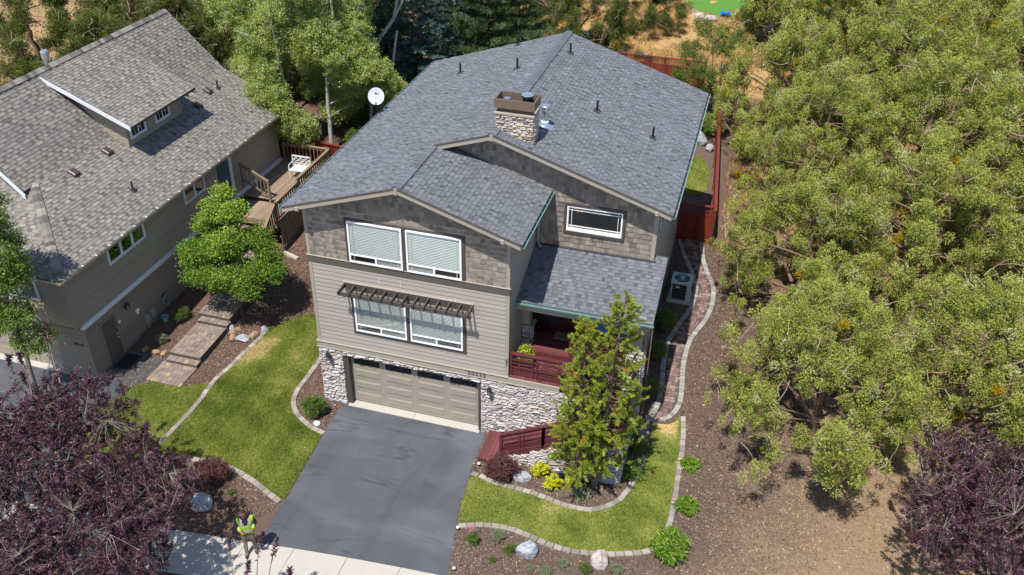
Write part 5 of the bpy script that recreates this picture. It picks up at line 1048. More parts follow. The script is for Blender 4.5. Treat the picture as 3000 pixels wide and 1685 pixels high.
# ================================================================== VEGETATION
def unitv(r, n):
    v = r.normal(0, 1, (n, 3)); return v/np.linalg.norm(v, axis=1, keepdims=True)
def norm(v): return v/np.maximum(np.linalg.norm(v, axis=1, keepdims=True), 1e-9)
def leafquads(P, A, Nn, L, Wd, fold=.18, wpos=.45):
    """folded diamond leaves: base P, axis A, approx normal Nn"""
    A = norm(A); B = norm(np.cross(A, Nn)); C_ = np.cross(B, A); L = np.asarray(L)[:,None]; Wd = np.asarray(Wd)[:,None]
    m = P+A*L*wpos+C_*L*fold*.3
    V = np.concatenate([P, m+B*Wd*.5+C_*Wd*fold, P+A*L-C_*L*.06, m-B*Wd*.5+C_*Wd*fold]); n = len(P); i = np.arange(n)
    return V, np.stack([i, i+n, i+2*n, i+3*n], 1)
def tubes(paths, seg=5):
    VV = []; FF = []; n0 = 0
    for pts, rad in paths:
        pts = np.asarray(pts, float); n = len(pts); d = np.gradient(pts, axis=0); d = norm(d); ref = np.array((.37, .21, .9)); x = np.cross(d, ref); x = norm(x); y = np.cross(d, x); a = np.arange(seg)*2*math.pi/seg; rad = np.asarray(rad)
        ring = pts[:,None,:]+rad[:,None,None]*(np.cos(a)[None,:,None]*x[:,None,:]+np.sin(a)[None,:,None]*y[:,None,:]); VV.append(ring.reshape(-1, 3))
        i = np.arange(n-1)[:,None]*seg; k_ = np.arange(seg)[None,:]; k2 = (k_+1) % seg; FF.append((np.stack([i+k_, i+k2, i+seg+k2, i+seg+k_], -1).reshape(-1, 4))+n0); n0 += n*seg
    return np.concatenate(VV), np.concatenate(FF)
def bez(a, b, up, n, r, wob=.06):
    t = np.linspace(0, 1, n)[:,None]; L = np.linalg.norm(b-a); c = (a+b)/2+np.array((0, 0, up*L))+r.normal(0, wob*L, 3); return (1-t)**2*a+2*t*(1-t)*c+t*t*b
def sample_lobes(r, lobes, n, bias=.42):
    lobes = np.asarray(lobes, float); vol = np.prod(lobes[:,3:], axis=1)**.75; k_ = r.choice(len(lobes), n, p=vol/vol.sum()); d = unitv(r, n)*(r.uniform(0, 1, n)**bias)[:,None]; return lobes[k_,:3]+d*lobes[k_,3:], d
def carve(P, k=3.3, ph=0.):
    a = P*k+ph; return np.sin(a[:,0])*np.sin(a[:,1]+.7)+np.sin(a[:,1]*.8-a[:,2])*np.sin(a[:,2]*1.1+a[:,0]*.6)+.5*np.sin(a[:,0]*2.1+1)*np.sin(a[:,2]*2.3)
def skeleton(r, trunk, lobes, n1, n2, n3, r0, up=.12, low=.5, twig_up=.05, bias=.42, gaps=None):
    """returns (thick paths, thin paths, twig tips, twig dirs)"""
    trunk = np.asarray(trunk, float); tt = np.linspace(0, 1, len(trunk)); k_ = np.linspace(0, 1, 14); tr = np.stack([np.interp(k_, tt, trunk[:,i]) for i in range(3)], 1); tr[1:-1] += r.normal(0, .03*r0*8, (12, 3))
    rt = np.interp(k_, [0, .08, 1], [r0*1.35, r0, r0*.25]); thick = [(tr, rt)]; thin = []; nodes = [tr[3:]]; nrad = [rt[3:]]
    T, _ = sample_lobes(r, lobes, n1, .3)
    for p in T:
        hd = np.linalg.norm(tr[2:,:2]-p[:2], axis=1); cost = np.abs(tr[2:,2]-(p[2]-low*hd)); j = 2+int(np.argmin(cost)); a = tr[j]; pts = bez(a, p, up, 8, r); ra = rt[j]*.55; thick.append((pts, np.linspace(ra, ra*.25, 8))); nodes.append(pts[2:]); nrad.append(np.linspace(ra, ra*.25, 8)[2:])
    Nn = np.concatenate(nodes); Nr = np.concatenate(nrad)
    T, _ = sample_lobes(r, lobes, n2, .36); add = []; addr = []
    for p in T:
        d = np.linalg.norm(Nn-p, axis=1)+np.maximum(0, Nn[:,2]-p[2])*.6; j = int(np.argmin(d)); pts = bez(Nn[j], p, up*.7, 6, r); ra = max(.006, min(Nr[j]*.6, .03)); thick.append((pts, np.linspace(ra, ra*.35, 6))); add.append(pts[1:]); addr.append(np.linspace(ra, ra*.35, 6)[1:])
    if add: Nn = np.concatenate([Nn]+add); Nr = np.concatenate([Nr]+addr)
    T, dd = sample_lobes(r, lobes, n3 if gaps is None else n3*5, bias)
    if gaps is not None: c_ = carve(T, gaps, float(r.uniform(0, 6))); o_ = np.argsort(-c_+r.normal(0, .25, len(c_)))[:n3]; T, dd = T[o_], dd[o_]
    base = np.zeros((n3, 3))
    for i in range(0, n3, 400):
        q = T[i:i+400]; D = np.linalg.norm(Nn[None]-q[:,None], axis=2); j = np.argmin(D, axis=1); base[i:i+400] = Nn[j]
    for i in range(n3):
        pts = bez(base[i], T[i], twig_up, 4, r, .08); thin.append((pts, np.linspace(.007, .003, 4)))
    return thick, thin, T, norm(T-base+dd*.15)
def make_tree(name, lab, cat, r, sk_, leafV, leafF, leafR, bark, leaf, group=None, extra=None, twigs=True, parts=('trunk', 'crown')):
    t_ = thing(name, lab, cat, (0, 0, 0), group); thick, thin = sk_[0], sk_[1]
    V, F = tubes(thick[:1], 9); V2, F2 = tubes(thick[1:], 5) if len(thick) > 1 else (np.zeros((0, 3)), np.zeros((0, 4), int))
    VV = [V, V2]; FF = [F, F2+len(V)]; n = len(V)+len(V2)
    if twigs and thin: V3, F3 = tubes(thin, 3); VV.append(V3); FF.append(F3+n)
    me = npmesh(parts[0], np.concatenate(VV), np.concatenate(FF), None, True); me.materials.append(bark); put(bpy.data.objects.new(parts[0], me), t_)
    me = npmesh(parts[1], leafV, leafF, leafR); me.materials.append(leaf); put(bpy.data.objects.new(parts[1], me), t_)
    if extra:
        for nm, V, F, rr, m in extra: me = npmesh(nm, V, F, rr); me.materials.append(m); put(bpy.data.objects.new(nm, me), t_, kind='stuff' if nm == 'dead_twigs' else None)
    return t_
def copy_tree(src, lab, loc, rot=0., sc=1., group=None):
    c_ = src.copy(); COL.objects.link(c_); c_['label'] = lab; c_.location = loc; c_.rotation_euler = (0, 0, rot); c_.scale = (sc, sc, sc) if not hasattr(sc, '__len__') else sc
    if group: c_['group'] = group
    for ch_ in src.children: d = ch_.copy(); COL.objects.link(d); d.parent = c_; d.matrix_parent_inverse = Matrix.Identity(4)
    return c_
def place(t_, loc, rot=0., sc=1.):
    t_.location = loc; t_.rotation_euler = (0, 0, rot); t_.scale = (sc, sc, sc) if not hasattr(sc, '__len__') else sc
# --- leaf materials
MT['l_jun'] = leafmat('juniper_foliage', [(0, '4A5222'), (.3, '737A36'), (.6, '979E4C'), (.85, 'ACB15E'), (1, 'AAB28A')], .14, .85, .03)
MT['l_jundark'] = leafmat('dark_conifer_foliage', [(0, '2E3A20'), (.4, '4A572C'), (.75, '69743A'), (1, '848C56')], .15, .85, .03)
MT['l_mist'] = leafmat('mistletoe_clump', [(0, '7A6A10'), (.5, '95801A'), (1, 'B08A20')], .2, .7, .1)
MT['l_aspen'] = leafmat('aspen_leaf', [(0, '66782E'), (.4, '92A24A'), (.75, 'B4BE6C'), (1, 'D2D8A6')], .38, .4, .4)
MT['l_green'] = leafmat('bright_green_leaf', [(0, '2E5010'), (.4, '4A7716'), (.75, '6B9A22'), (1, '95B034')], .38, .4, .35)
MT['l_mid'] = leafmat('mid_green_leaf', [(0, '2F4A1A'), (.5, '4E6B2A'), (1, '77903F')], .35, .45, .3)
MT['l_ash'] = leafmat('ash_leaf', [(0, '35501C'), (.5, '5E7C30'), (1, '8AA24A')], .35, .45, .3)
MT['l_maple'] = leafmat('maple_leaf', [(0, '3C5A18'), (.4, '5E8426'), (.75, '83A238'), (1, 'AEBE52')], .38, .45, .3)
MT['l_lime'] = leafmat('lime_leaf', [(0, '5F7F10'), (.5, '86AA18'), (1, 'A9C428')], .4, .45, .3)
MT['l_purple'] = leafmat('purple_leaf', [(0, '38242B'), (.4, '533842'), (.75, '72505A'), (1, '9A7882')], .2, .4, .5, 'A04058')
MT['l_barb'] = leafmat('barberry_leaf', [(0, '33201F'), (.5, '5C3A39'), (1, '7E5655')], .2, .5, .3, 'A04040')
MT['l_pine'] = leafmat('pine_needle', [(0, '4E5E1C'), (.4, '78882A'), (.7, '9AA436'), (.9, 'B8BA44'), (.95, 'B8742E'), (1, 'C88442')], .2, .5, .3)
MT['l_softpine'] = leafmat('soft_pine_needle', [(0, '1E2E1E'), (.4, '3A4E2E'), (.8, '5E7248'), (1, '7A8E62')], .15, .6, .2)
MT['l_blue'] = leafmat('blue_spruce_needle', [(0, '26362F'), (.5, '47605A'), (1, '86A09A')], .12, .6, .2)
MT['l_dark'] = leafmat('grey_purple_leaf', [(0, '2A2A2C'), (.5, '454548'), (1, '6A6A68')], .15, .5, .3)
MT['l_yel'] = leafmat('golden_euonymus_leaf', [(0, '9AA010'), (.5, 'C7CB14'), (1, 'E2E04A')], .3, .35, .4)
MT['l_sage'] = leafmat('sage_leaf', [(0, '4F5E42'), (.5, '738060'), (1, '98A284')], .2, .7, .1)
MT['l_pink'] = leafmat('pink_flower', [(0, 'B06A74'), (1, 'D99AA2')], .3, .6)
MT['l_flower'] = leafmat('pale_flower', [(0, 'C88A3A'), (.5, 'E2C052'), (1, 'F0D8B0')], .3, .6)
MT['barkaspen'] = paint('aspen_bark', 'A8A79E', .35, 10, .85, .4, 40); MT['barkgrey'] = paint('grey_twig_bark', '82796F', .25, 14, .9, .4, 40); MT['barkjun'] = paint('juniper_bark', '77614F', .35, 12, .95, .8, 40, 0, .2, (3, 3, .6))
# --- juniper
def juniper(seed, h, rad, n_puff, lab, lobes=None, leafm='l_jun', mist=5, per=112, puff=.20, group='junipers', nb=62, lf=1.0, zlo=.20):
    r = np.random.default_rng(seed); lobes = []
    for i in range(nb):
        f = (i+.5)/nb; z = h*(zlo+(.96-zlo)*f**1.1); q = rad*(math.sin(math.pi*min(1, .27+.72*f))**.8)*r.uniform(.4, 1.0)**.55; a = i*2.39996+r.uniform(-.5, .5); b = r.uniform(.50, 1.05)*(rad/3.6); lobes.append((q*math.cos(a), q*math.sin(a), z+r.normal(0, .2), b*r.uniform(.8, 1.3), b*r.uniform(.8, 1.3), b*r.uniform(.5, .9)))
    sk_ = skeleton(r, [(0, 0, -.2), (r.normal(0, .2), r.normal(0, .2), h*.5), (r.normal(0, .3), r.normal(0, .3), h*.9)], lobes, 18, 90, n_puff, .13+h*.006, .10, .35, .05, .5, 3.6)
    T, D = sk_[2], sk_[3]; n = len(T); m = n*per; d = norm(unitv(r, m)+np.array((0, 0, .18))); pr = np.repeat(r.uniform(.55, 1.25, n)*puff, per); sh_ = np.repeat(r.uniform((.65, .65, .9), (1.15, 1.15, 1.75), (n, 3)), per, 0); wv = .22*np.sin(d[:,0]*7+np.repeat(r.uniform(0, 6, n), per))*np.sin(d[:,1]*7+d[:,2]*5+np.repeat(r.uniform(0, 6, n), per))
    P = np.repeat(T, per, 0)+d*sh_*(pr*(r.uniform(.25, 1, m)**.45)*(1+wv))[:,None]; tg = np.cross(d, unitv(r, m)); A = norm(tg*.8+d*.55+unitv(r, m)*.25+np.array((0, 0, .15)))
    V, F = leafquads(P, A, d+unitv(r, m)*.4, lf*.072*r.uniform(.6, 1.3, m), lf*.031*r.uniform(.7, 1.3, m), .1)
    cr = np.clip(r.normal(.55, .14, n), 0, .9); cr[r.uniform(0, 1, n) < .03] = .97; R_ = np.clip(np.repeat(cr, per)+r.normal(0, .09, m), 0, 1); ex_ = []
    if mist:
        q, _ = sample_lobes(r, lobes, mist, .2); m2 = 160
        for c0 in q: P = c0+unitv(r, m2)*(r.uniform(0, 1, m2)**.5*.19)[:,None]+np.array((0, 0, .1)); V2, F2 = leafquads(P, unitv(r, m2), unitv(r, m2), np.full(m2, .09), np.full(m2, .04)); ex_.append(('mistletoe', V2, F2, r.uniform(0, 1, len(F2)), MT['l_mist']))
    nd = 150; q, dd = sample_lobes(r, lobes, nd, .2); pth = []
    for i in range(nd): e_ = norm(unitv(r, 1)+np.array((0, 0, .15)))[0]*r.uniform(.3, 1.0); pth.append((bez(q[i], q[i]+e_, r.uniform(-.2, .2), 5, r, .15), np.linspace(.017, .005, 5)))
    V2, F2 = tubes(pth, 4); ex_.append(('dead_twigs', V2, F2, None, MT['barkpale']))
    return make_tree('juniper_tree', lab, 'tree', r, sk_, V, F, R_, MT['barkjun'], MT[leafm], group, ex_)
gj = 'junipers along the right lot'
J1 = juniper(11, 6.2, 4.0, 1350, 'large juniper nearest the mulch, right of the paver path', group=gj); place(J1, (17.4, 2.5, .2))
J2 = juniper(12, 6.8, 4.0, 1400, 'broad juniper at right edge beside the purple tree', group=gj); place(J2, (21.9, 3.3, .3))
J3 = juniper(13, 5.6, 3.6, 1150, 'juniper overhanging the red fence and paver path', group=gj); place(J3, (16.4, 9.6, 1.2))
for src, lab, x, y, ro, sc in ((J1, 'juniper in the middle of the right grove', 20.6, 11.2, 2.2, 1.08), (J3, 'juniper at far right edge of the grove', 25.2, 10.6, 1.0, 1.25), (J2, 'juniper behind the straw patch right of fence', 16.9, 16.4, 3.4, .98), (J1, 'tall juniper right of centre in the upper grove', 21.3, 17.6, 4.4, 1.15), (J2, 'juniper in the upper right corner', 25.6, 17.4, 5.2, 1.12),
                                (J3, 'juniper behind the leafy fence-corner tree', 15.3, 22.4, 2.0, 1.1), (J3, 'juniper behind the purple tree at the right frame edge', 25.6, 4.8, 4.1, 1.05), (J1, 'juniper at top of the right grove', 21.0, 24.5, .6, 1.2), (J3, 'juniper at the top right edge of the photo', 26.3, 25.0, 3.9, 1.3),
                                (J2, 'juniper at the far top right beside the far lawn', 18.6, 30.5, 1.1, 1.25), (J1, 'juniper at the back of the grove near the top edge', 24.0, 32.0, 2.8, 1.3), (J3, 'rearmost juniper at the top right corner', 30.0, 31.0, .2, 1.5), (J2, 'juniper beyond the grove right of the far boulders', 17.2, 36.5, 3.1, 1.2), (J1, 'juniper at the right frame edge, mid height', 28.6, 19.0, 1.7, 1.2), (J3, 'distant juniper on the top edge right of the lawn', 22.5, 39.5, 4.9, 1.5)):
    copy_tree(src, lab, (x, y, ht(x, y)-.1), ro, sc, gj)
# background conifers, upper left and top
gb = 'junipers on the slope behind the houses'
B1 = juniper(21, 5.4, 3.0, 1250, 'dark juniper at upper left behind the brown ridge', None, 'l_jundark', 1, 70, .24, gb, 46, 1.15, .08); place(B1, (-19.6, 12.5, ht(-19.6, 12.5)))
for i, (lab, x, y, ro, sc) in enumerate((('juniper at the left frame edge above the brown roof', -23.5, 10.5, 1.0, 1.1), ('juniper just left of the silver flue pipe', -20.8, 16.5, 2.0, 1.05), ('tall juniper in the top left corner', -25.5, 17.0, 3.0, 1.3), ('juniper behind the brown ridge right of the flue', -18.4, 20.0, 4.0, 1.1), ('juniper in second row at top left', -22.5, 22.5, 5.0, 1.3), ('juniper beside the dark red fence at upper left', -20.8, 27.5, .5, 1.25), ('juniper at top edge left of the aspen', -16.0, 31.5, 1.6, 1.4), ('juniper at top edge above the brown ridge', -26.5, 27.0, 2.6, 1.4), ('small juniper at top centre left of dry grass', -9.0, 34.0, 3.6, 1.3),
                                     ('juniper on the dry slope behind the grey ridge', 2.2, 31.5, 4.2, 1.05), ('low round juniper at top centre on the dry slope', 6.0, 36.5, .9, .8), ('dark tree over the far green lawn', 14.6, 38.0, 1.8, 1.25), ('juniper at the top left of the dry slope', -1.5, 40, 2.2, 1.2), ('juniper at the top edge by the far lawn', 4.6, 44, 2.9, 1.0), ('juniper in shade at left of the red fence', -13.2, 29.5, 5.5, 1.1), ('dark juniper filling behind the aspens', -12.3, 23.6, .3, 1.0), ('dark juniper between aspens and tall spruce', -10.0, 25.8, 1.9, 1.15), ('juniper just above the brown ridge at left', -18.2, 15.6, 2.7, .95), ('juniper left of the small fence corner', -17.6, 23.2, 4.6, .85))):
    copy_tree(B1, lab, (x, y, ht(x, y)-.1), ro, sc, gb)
# --- broadleaf tree
def broadleaf(name, seed, trunk, lobes, n3, per, L, Wd, lab, leaf, bark, cat='tree', n1=10, n2=70, r0=.09, cl=.22, droop=0., group=None, up=.12, low=.5, bias=.36, cgrad=0., parts=('trunk', 'crown'), ang=1.0, spread=1.0, extra=None, forks=()):
    r = np.random.default_rng(seed); sk_ = skeleton(r, trunk, lobes, n1, n2, n3, r0, up, low, .05, bias); sk_[0].extend([(np.array(a_, float), np.array(b_, float)) for a_, b_ in forks]); T, D = sk_[2], sk_[3]; n = len(T); m = n*per
    P = np.repeat(T, per, 0)+norm(r.normal(0, 1, (m, 3)))*(r.uniform(0, 1, m)**.6*cl)[:,None]*np.array((1, 1, .8))-np.repeat(D, per, 0)*(r.uniform(0, 1, m)*cl*.9)[:,None]
    A = norm(np.repeat(D, per, 0)*.6+unitv(r, m)*ang+np.array((0, 0, -droop))); s = r.uniform(.65, 1.2, m); V, F = leafquads(P, A, unitv(r, m)*.8+np.array((0, 0, .9)), L*s, Wd*s)
    cr = np.clip(np.repeat(r.normal(.5, .16, n), per)+r.normal(0, .17, m)+cgrad*(P[:,2]-T[:,2].mean()), 0, 1)
    return make_tree(name, lab, cat, r, sk_, V, F, cr, bark, MT[leaf] if isinstance(leaf, str) else leaf, group, extra, True, parts)
# aspens between the houses
ga = 'aspens behind the wooden deck'
A1 = broadleaf('aspen_tree', 31, [(0, 0, -.2), (.1, -.1, 4), (-.1, -.3, 8.5)], [(1.35*math.cos(i*2.4)*(.35+.65*((i*.37) % 1)), 1.45*math.sin(i*2.4)*(.35+.65*((i*.37) % 1))-.3, 1.9+7.4*((i*.618) % 1), .75+.45*((i*.71) % 1), .75+.45*((i*.53) % 1), .6+.45*((i*.29) % 1)) for i in range(30)], 3000, 30, .066, .06, 'aspen with white trunk leaning over the deck', 'l_aspen', MT['barkaspen'], n1=14, n2=90, r0=.11, cl=.24, droop=.3, group=ga); place(A1, (-8.9, 14.9, ht(-8.9, 14.9)))
copy_tree(A1, 'aspen in the middle of the white-trunked clump', (-7.3, 16.2, ht(-7.3, 16.2)), 2.0, 1.05, ga); copy_tree(A1, 'aspen nearest the brown roof corner', (-10.6, 15.2, ht(-10.6, 15.2)), 3.3, .95, ga); copy_tree(A1, 'aspen drooping beside the grey roof eave', (-5.9, 18.3, ht(-5.9, 18.3)), .9, .95, ga); copy_tree(A1, 'aspen at the top left of the clump', (-11.2, 18.6, ht(-11.2, 18.6)), 4.2, 1.15, ga); copy_tree(A1, 'aspen at the back of the clump near spruces', (-8.4, 20.2, ht(-8.4, 20.2)), 5.3, 1.2, ga)
A2 = broadleaf('aspen_tree', 33, [(0, 0, -.2), (-.25, 0, 3.2), (-.7, .1, 6), (-.9, .2, 10)], [(.4, .6, 9.4, 2.2, 2.2, 1.5), (-1.2, .3, 9.6, 1.6, 1.8, 1.3), (1.4, .6, 8.2, 1.0, 1.0, .8)], 700, 30, .066, .06, 'tall aspen with thick bare forked trunk behind the dish', 'l_aspen', MT['barkaspen'], n1=8, n2=60, r0=.17, cl=.24, droop=.3, low=1.1, group=ga, forks=[([(-.3, 0, 3.6), (.15, .1, 4.6), (.9, .3, 5.6), (1.2, .5, 7), (1.3, .6, 9)], [.11, .10, .09, .07, .04]), ([(.9, .3, 5.6), (1.6, .2, 6.8), (2.0, .3, 8.2)], [.07, .05, .03]), ([(-.5, .05, 4.6), (-1.2, .1, 5.8), (-1.5, .2, 7.6)], [.08, .06, .03]), ([(.5, .3, -.2), (.45, .3, 2), (.75, .3, 3.4), (1.05, .35, 5)], [.10, .09, .08, .06])]); place(A2, (-5.9, 19.6, ht(-5.9, 19.6)))
# tall spruces and soft pines behind the grey roof
def spruce(seed, h, rad, lab, leaf, tiers=16, per=26, L=.12, Wd=.028, dens=1.0, group=None, cat='tree', bare=.06, name='spruce_tree', bark='bark', tip_up=.12, drop=.25):
    r = np.random.default_rng(seed); trunk = np.stack([r.normal(0, .03, 10).cumsum(), r.normal(0, .03, 10).cumsum(), np.linspace(-.2, h, 10)], 1); thick = [(trunk, np.linspace(.03*h/2, .012, 10))]; thin = []; P = []; D = []; C_ = []
    for t in range(tiers):
        f = (t+.5)/tiers; z = h*(bare+(1-bare)*f); rr = rad*(1-f)**.8+.06; nb = int(r.integers(6, 9))
        for i in range(nb):
            a = i*2*math.pi/nb+r.uniform(-.3, .3)+t*.7; L_ = rr*r.uniform(.7, 1.1); d = np.array((math.cos(a), math.sin(a), 0)); tr = np.array((np.interp(z, trunk[:,2], trunk[:,0]), np.interp(z, trunk[:,2], trunk[:,1]), z))
            pts = np.array([tr+d*L_*s+np.array((0, 0, L_*(-drop*s+tip_up*s*s*2))) for s in np.linspace(0, 1, 6)]); thick.append((pts, np.linspace(.018, .005, 6)))
            nsub = max(3, int(L_*12*dens)); s = r.uniform(.15, 1, nsub); s = np.sort(s); base = np.stack([np.interp(s, np.linspace(0, 1, 6), pts[:,k_]) for k_ in range(3)], 1)
            sd_ = np.where(r.uniform(0, 1, nsub) < .5, 1, -1); side = np.array((-d[1], d[0], 0)); dirs = norm(d*.8+side*sd_[:,None]*r.uniform(.4, 1.0, nsub)[:,None]+np.array((0, 0, .1))+r.normal(0, .15, (nsub, 3))); sl = L_*.32*r.uniform(.5, 1.1, nsub)*(1.15-s*.5)
            for b, dd, l_ in zip(base, dirs, sl): P.append((b, b+dd*l_)); D.append(dd); C_.append(f)
    P0 = np.array([p[0] for p in P]); P1 = np.array([p[1] for p in P]); n = len(P0); m = n*per; t = r.uniform(0, 1, m); p = np.repeat(P0, per, 0)*(1-t[:,None])+np.repeat(P1, per, 0)*t[:,None]; dd = np.repeat(np.array(D), per, 0); A = norm(dd*.55+unitv(r, m)*.9+np.array((0, 0, .25)))
    V, F = leafquads(p, A, unitv(r, m), L*r.uniform(.7, 1.2, m), np.full(m, Wd), .05); c_ = np.clip(np.repeat(r.normal(.5, .17, n), per)+.25*(t-.5)+r.normal(0, .12, m), 0, 1)
    return make_tree(name, lab, cat, r, (thick, []), V, F, c_, MT[bark], MT[leaf], group, None, False)
gs = 'tall conifers behind the grey roof'
S1 = spruce(41, 9.5, 2.6, 'tall blue-green spruce behind the left eave of the grey roof', 'l_blue', 20, 24, .13, .04, 1.1, gs); place(S1, (-4.6, 22.6, ht(-4.6, 22.6)))
copy_tree(S1, 'blue-green spruce beside the aspen trunk', (-7.0, 24.0, ht(-7, 24)), 1.3, 1.0, gs); copy_tree(S1, 'spruce standing left of the big soft pine', (-4.0, 27.0, ht(-4, 27)), 2.9, 1.2, gs); copy_tree(S1, 'grey-green spruce at top left above the red fence', (-16.8, 28.2, ht(-16.8, 28.2)), .7, 1.05, gs)
S2 = spruce(43, 10.0, 3.6, 'big soft-needled pine behind the grey roof', 'l_softpine', 13, 34, .24, .035, .9, gs, name='pine_tree', tip_up=.16, drop=.12); place(S2, (-1.2, 25.6, ht(-1.2, 25.6))); copy_tree(S2, 'soft-needled pine at top centre left of dry slope', (-3.2, 31.0, ht(-3.2, 31)), 2.4, 1.1, gs)
S3 = spruce(45, 3.3, 1.0, 'small blue spruce behind the grey ridge', 'l_blue', 14, 16, .10, .035, 1.5); place(S3, (3.7, 27.0, ht(3.7, 27.0)))
# leafy tree at the fence corner
T4 = broadleaf('locust_tree', 51, [(0, 0, -.1), (.2, .2, 2), (.1, .4, 4.2)], [(-1.0, .6, 3.2, .9, .9, .8), (.6, .7, 4.0, 1.1, 1.1, .9), (-.2, -.8, 2.6, 1.0, .9, .8), (.2, .3, 1.4, .8, .8, .8), (-1.5, -.2, 2.2, .7, .7, .6), (1.2, 0, 2.6, .8, .8, .7), (-.6, 1.4, 4.4, .7, .7, .6)], 620, 26, .075, .055, 'loose leafy tree at the red fence corner', 'l_mid', MT['bark'], n1=12, n2=50, r0=.06, cl=.22, droop=.3); place(T4, (10.9, 25.2, ht(10.9, 25.2)))
T4b = broadleaf('leafy_shrub', 52, [(0, 0, 0), (0, 0, .8)], [(0, 0, .7, .6, .6, .6)], 120, 24, .07, .05, 'green shrub below the fence-corner tree', 'l_green', MT['bark'], 'shrub', 5, 12, .03, .15, parts=('stems', 'foliage')); place(T4b, (11.35, 22.6, ht(11.35, 22.6)))
# bright green maple on the bed between the houses
T5 = broadleaf('maple_tree', 53, [(0, 0, -.1), (-.15, .1, 1.2), (-.1, .2, 2.4), (-.1, .2, 4.6)], [(-.3, .2, 3.3, .9, .9, .6), (-.7, .6, 4.5, .6, .6, .5), (.1, .4, 4.7, .55, .55, .45), (.9, -.2, 2.6, .75, .7, .5), (1.5, .1, 2.4, .5, .5, .4), (-1.4, -.1, 2.9, .7, .7, .5), (-1.9, .3, 2.5, .45, .5, .4), (.1, -1.0, 2.5, .8, .6, .45), (.9, -.9, 2.1, .55, .5, .35), (-.9, -.8, 2.3, .65, .55, .4), (.7, .6, 3.6, .65, .6, .5), (-.4, .7, 5.3, .38, .38, .4), (-1.3, .7, 3.7, .5, .5, .45), (.2, -.3, 3.9, .55, .5, .45), (1.2, .5, 3.1, .45, .45, .4)], 1500, 24, .08, .06, 'bright green maple on the bed between the houses', 'l_maple', MT['bark'], n1=14, n2=80, r0=.07, cl=.29, droop=.25, cgrad=.13); place(T5, (-5.5, 3.5, ht(-5.5, 3.5)), 0, (1.14, 1.08, 1.0))
# tree at left frame edge, in front of the neighbouring house
T6 = broadleaf('ash_tree', 55, [(0, 0, -.1), (.1, 0, 2.5), (0, .1, 5), (.3, .2, 8.8)], [(.4, .2, 5.8, .9, .9, .7), (.2, 0, 4.2, .9, .8, .7), (.5, .2, 3.0, .8, .8, .5), (-.6, 0, 5.2, .9, .9, .9), (.3, .4, 7.0, .9, .9, .7), (.8, .1, 6.4, .6, .6, .5), (-.8, .3, 3.6, .9, .9, .6), (.5, .2, 8.2, .7, .7, .6), (-.3, .3, 7.6, .8, .8, .7), (.6, .1, 9.0, .45, .45, .4)], 1000, 26, .085, .06, 'leafy green tree at the left frame edge before the taupe garage', 'l_ash', MT['barkgrey'], n1=14, n2=70, r0=.1, cl=.24, droop=.2); place(T6, (-9.75, -3.5, 0), 0, 1.0)
# purple leaved cherries
def purple(name, seed, trunk, lobes, n3, lab, n1=22, n2=120, per=40, shoots=(), r0=.09):
    r = np.random.default_rng(seed); sk_ = skeleton(r, trunk, lobes, n1, n2, n3, r0, .10, .6, .12, .34); T, D = sk_[2].copy(), sk_[3].copy(); n = len(T)
    # leafy shoot: leaves spiral along the last part of the twig
    D = norm(D+np.array((0, 0, .25))); m = n*per; t = r.uniform(0, 1, m); sl = np.repeat(r.uniform(.16, .38, n), per); P = np.repeat(T, per, 0)+np.repeat(D, per, 0)*((t-.6)*sl)[:,None]+r.normal(0, .02, (m, 3)); A = norm(np.repeat(D, per, 0)*.75+unitv(r, m)*.85); s = r.uniform(.6, 1.15, m); V, F = leafquads(P, A, unitv(r, m)*.7+np.array((0, 0, .7)), .098*s, .029*s, .2, .4)
    R_ = np.clip(np.repeat(r.normal(.42, .18, n), per)+r.normal(0, .15, m), 0, 1)
    if len(shoots):
        VV = [V]; FF = [F]; RR = [R_]; nv = len(V); ex_ = []
        for a, b in shoots:
            a = np.array(a, float); b = np.array(b, float); pts = bez(a, b, .06, 8, r, .04); sk_[1].append((pts, np.linspace(.018, .006, 8)*1.2)); k_ = 70; tt = np.clip(1-np.abs(r.normal(0, .20, k_)), .3, 1); q = np.stack([np.interp(tt, np.linspace(0, 1, 8), pts[:,c_]) for c_ in range(3)], 1); d = norm((b-a)[None])[0]; A = norm(d*.6+unitv(r, k_)*.9); s = r.uniform(.7, 1.3, k_); v_, f_ = leafquads(q, A, unitv(r, k_)*.6+np.array((0, 0, .6)), .13*s, .042*s, .2, .4); VV.append(v_); FF.append(f_+nv); RR.append(np.clip(r.normal(.5, .2, k_), 0, 1)); nv += len(v_)
        V = np.concatenate(VV); F = np.concatenate(FF); R_ = np.concatenate(RR)
    return make_tree(name, lab, 'tree', r, sk_, V, F, R_, MT['barkgrey'], MT['l_purple'], 'purple-leaved cherry trees')
rs = np.random.default_rng(5); sh1 = []
for i in range(26): a = rs.uniform(0, 6.283); q = rs.uniform(.5, 3.0); b0 = np.array((q*math.cos(a), q*math.sin(a), 3.6+rs.uniform(-1.2, .8))); sh1.append((b0, b0+np.array((math.cos(a)*rs.uniform(.1, .7), math.sin(a)*rs.uniform(.1, .7), rs.uniform(.6, 1.4)))))
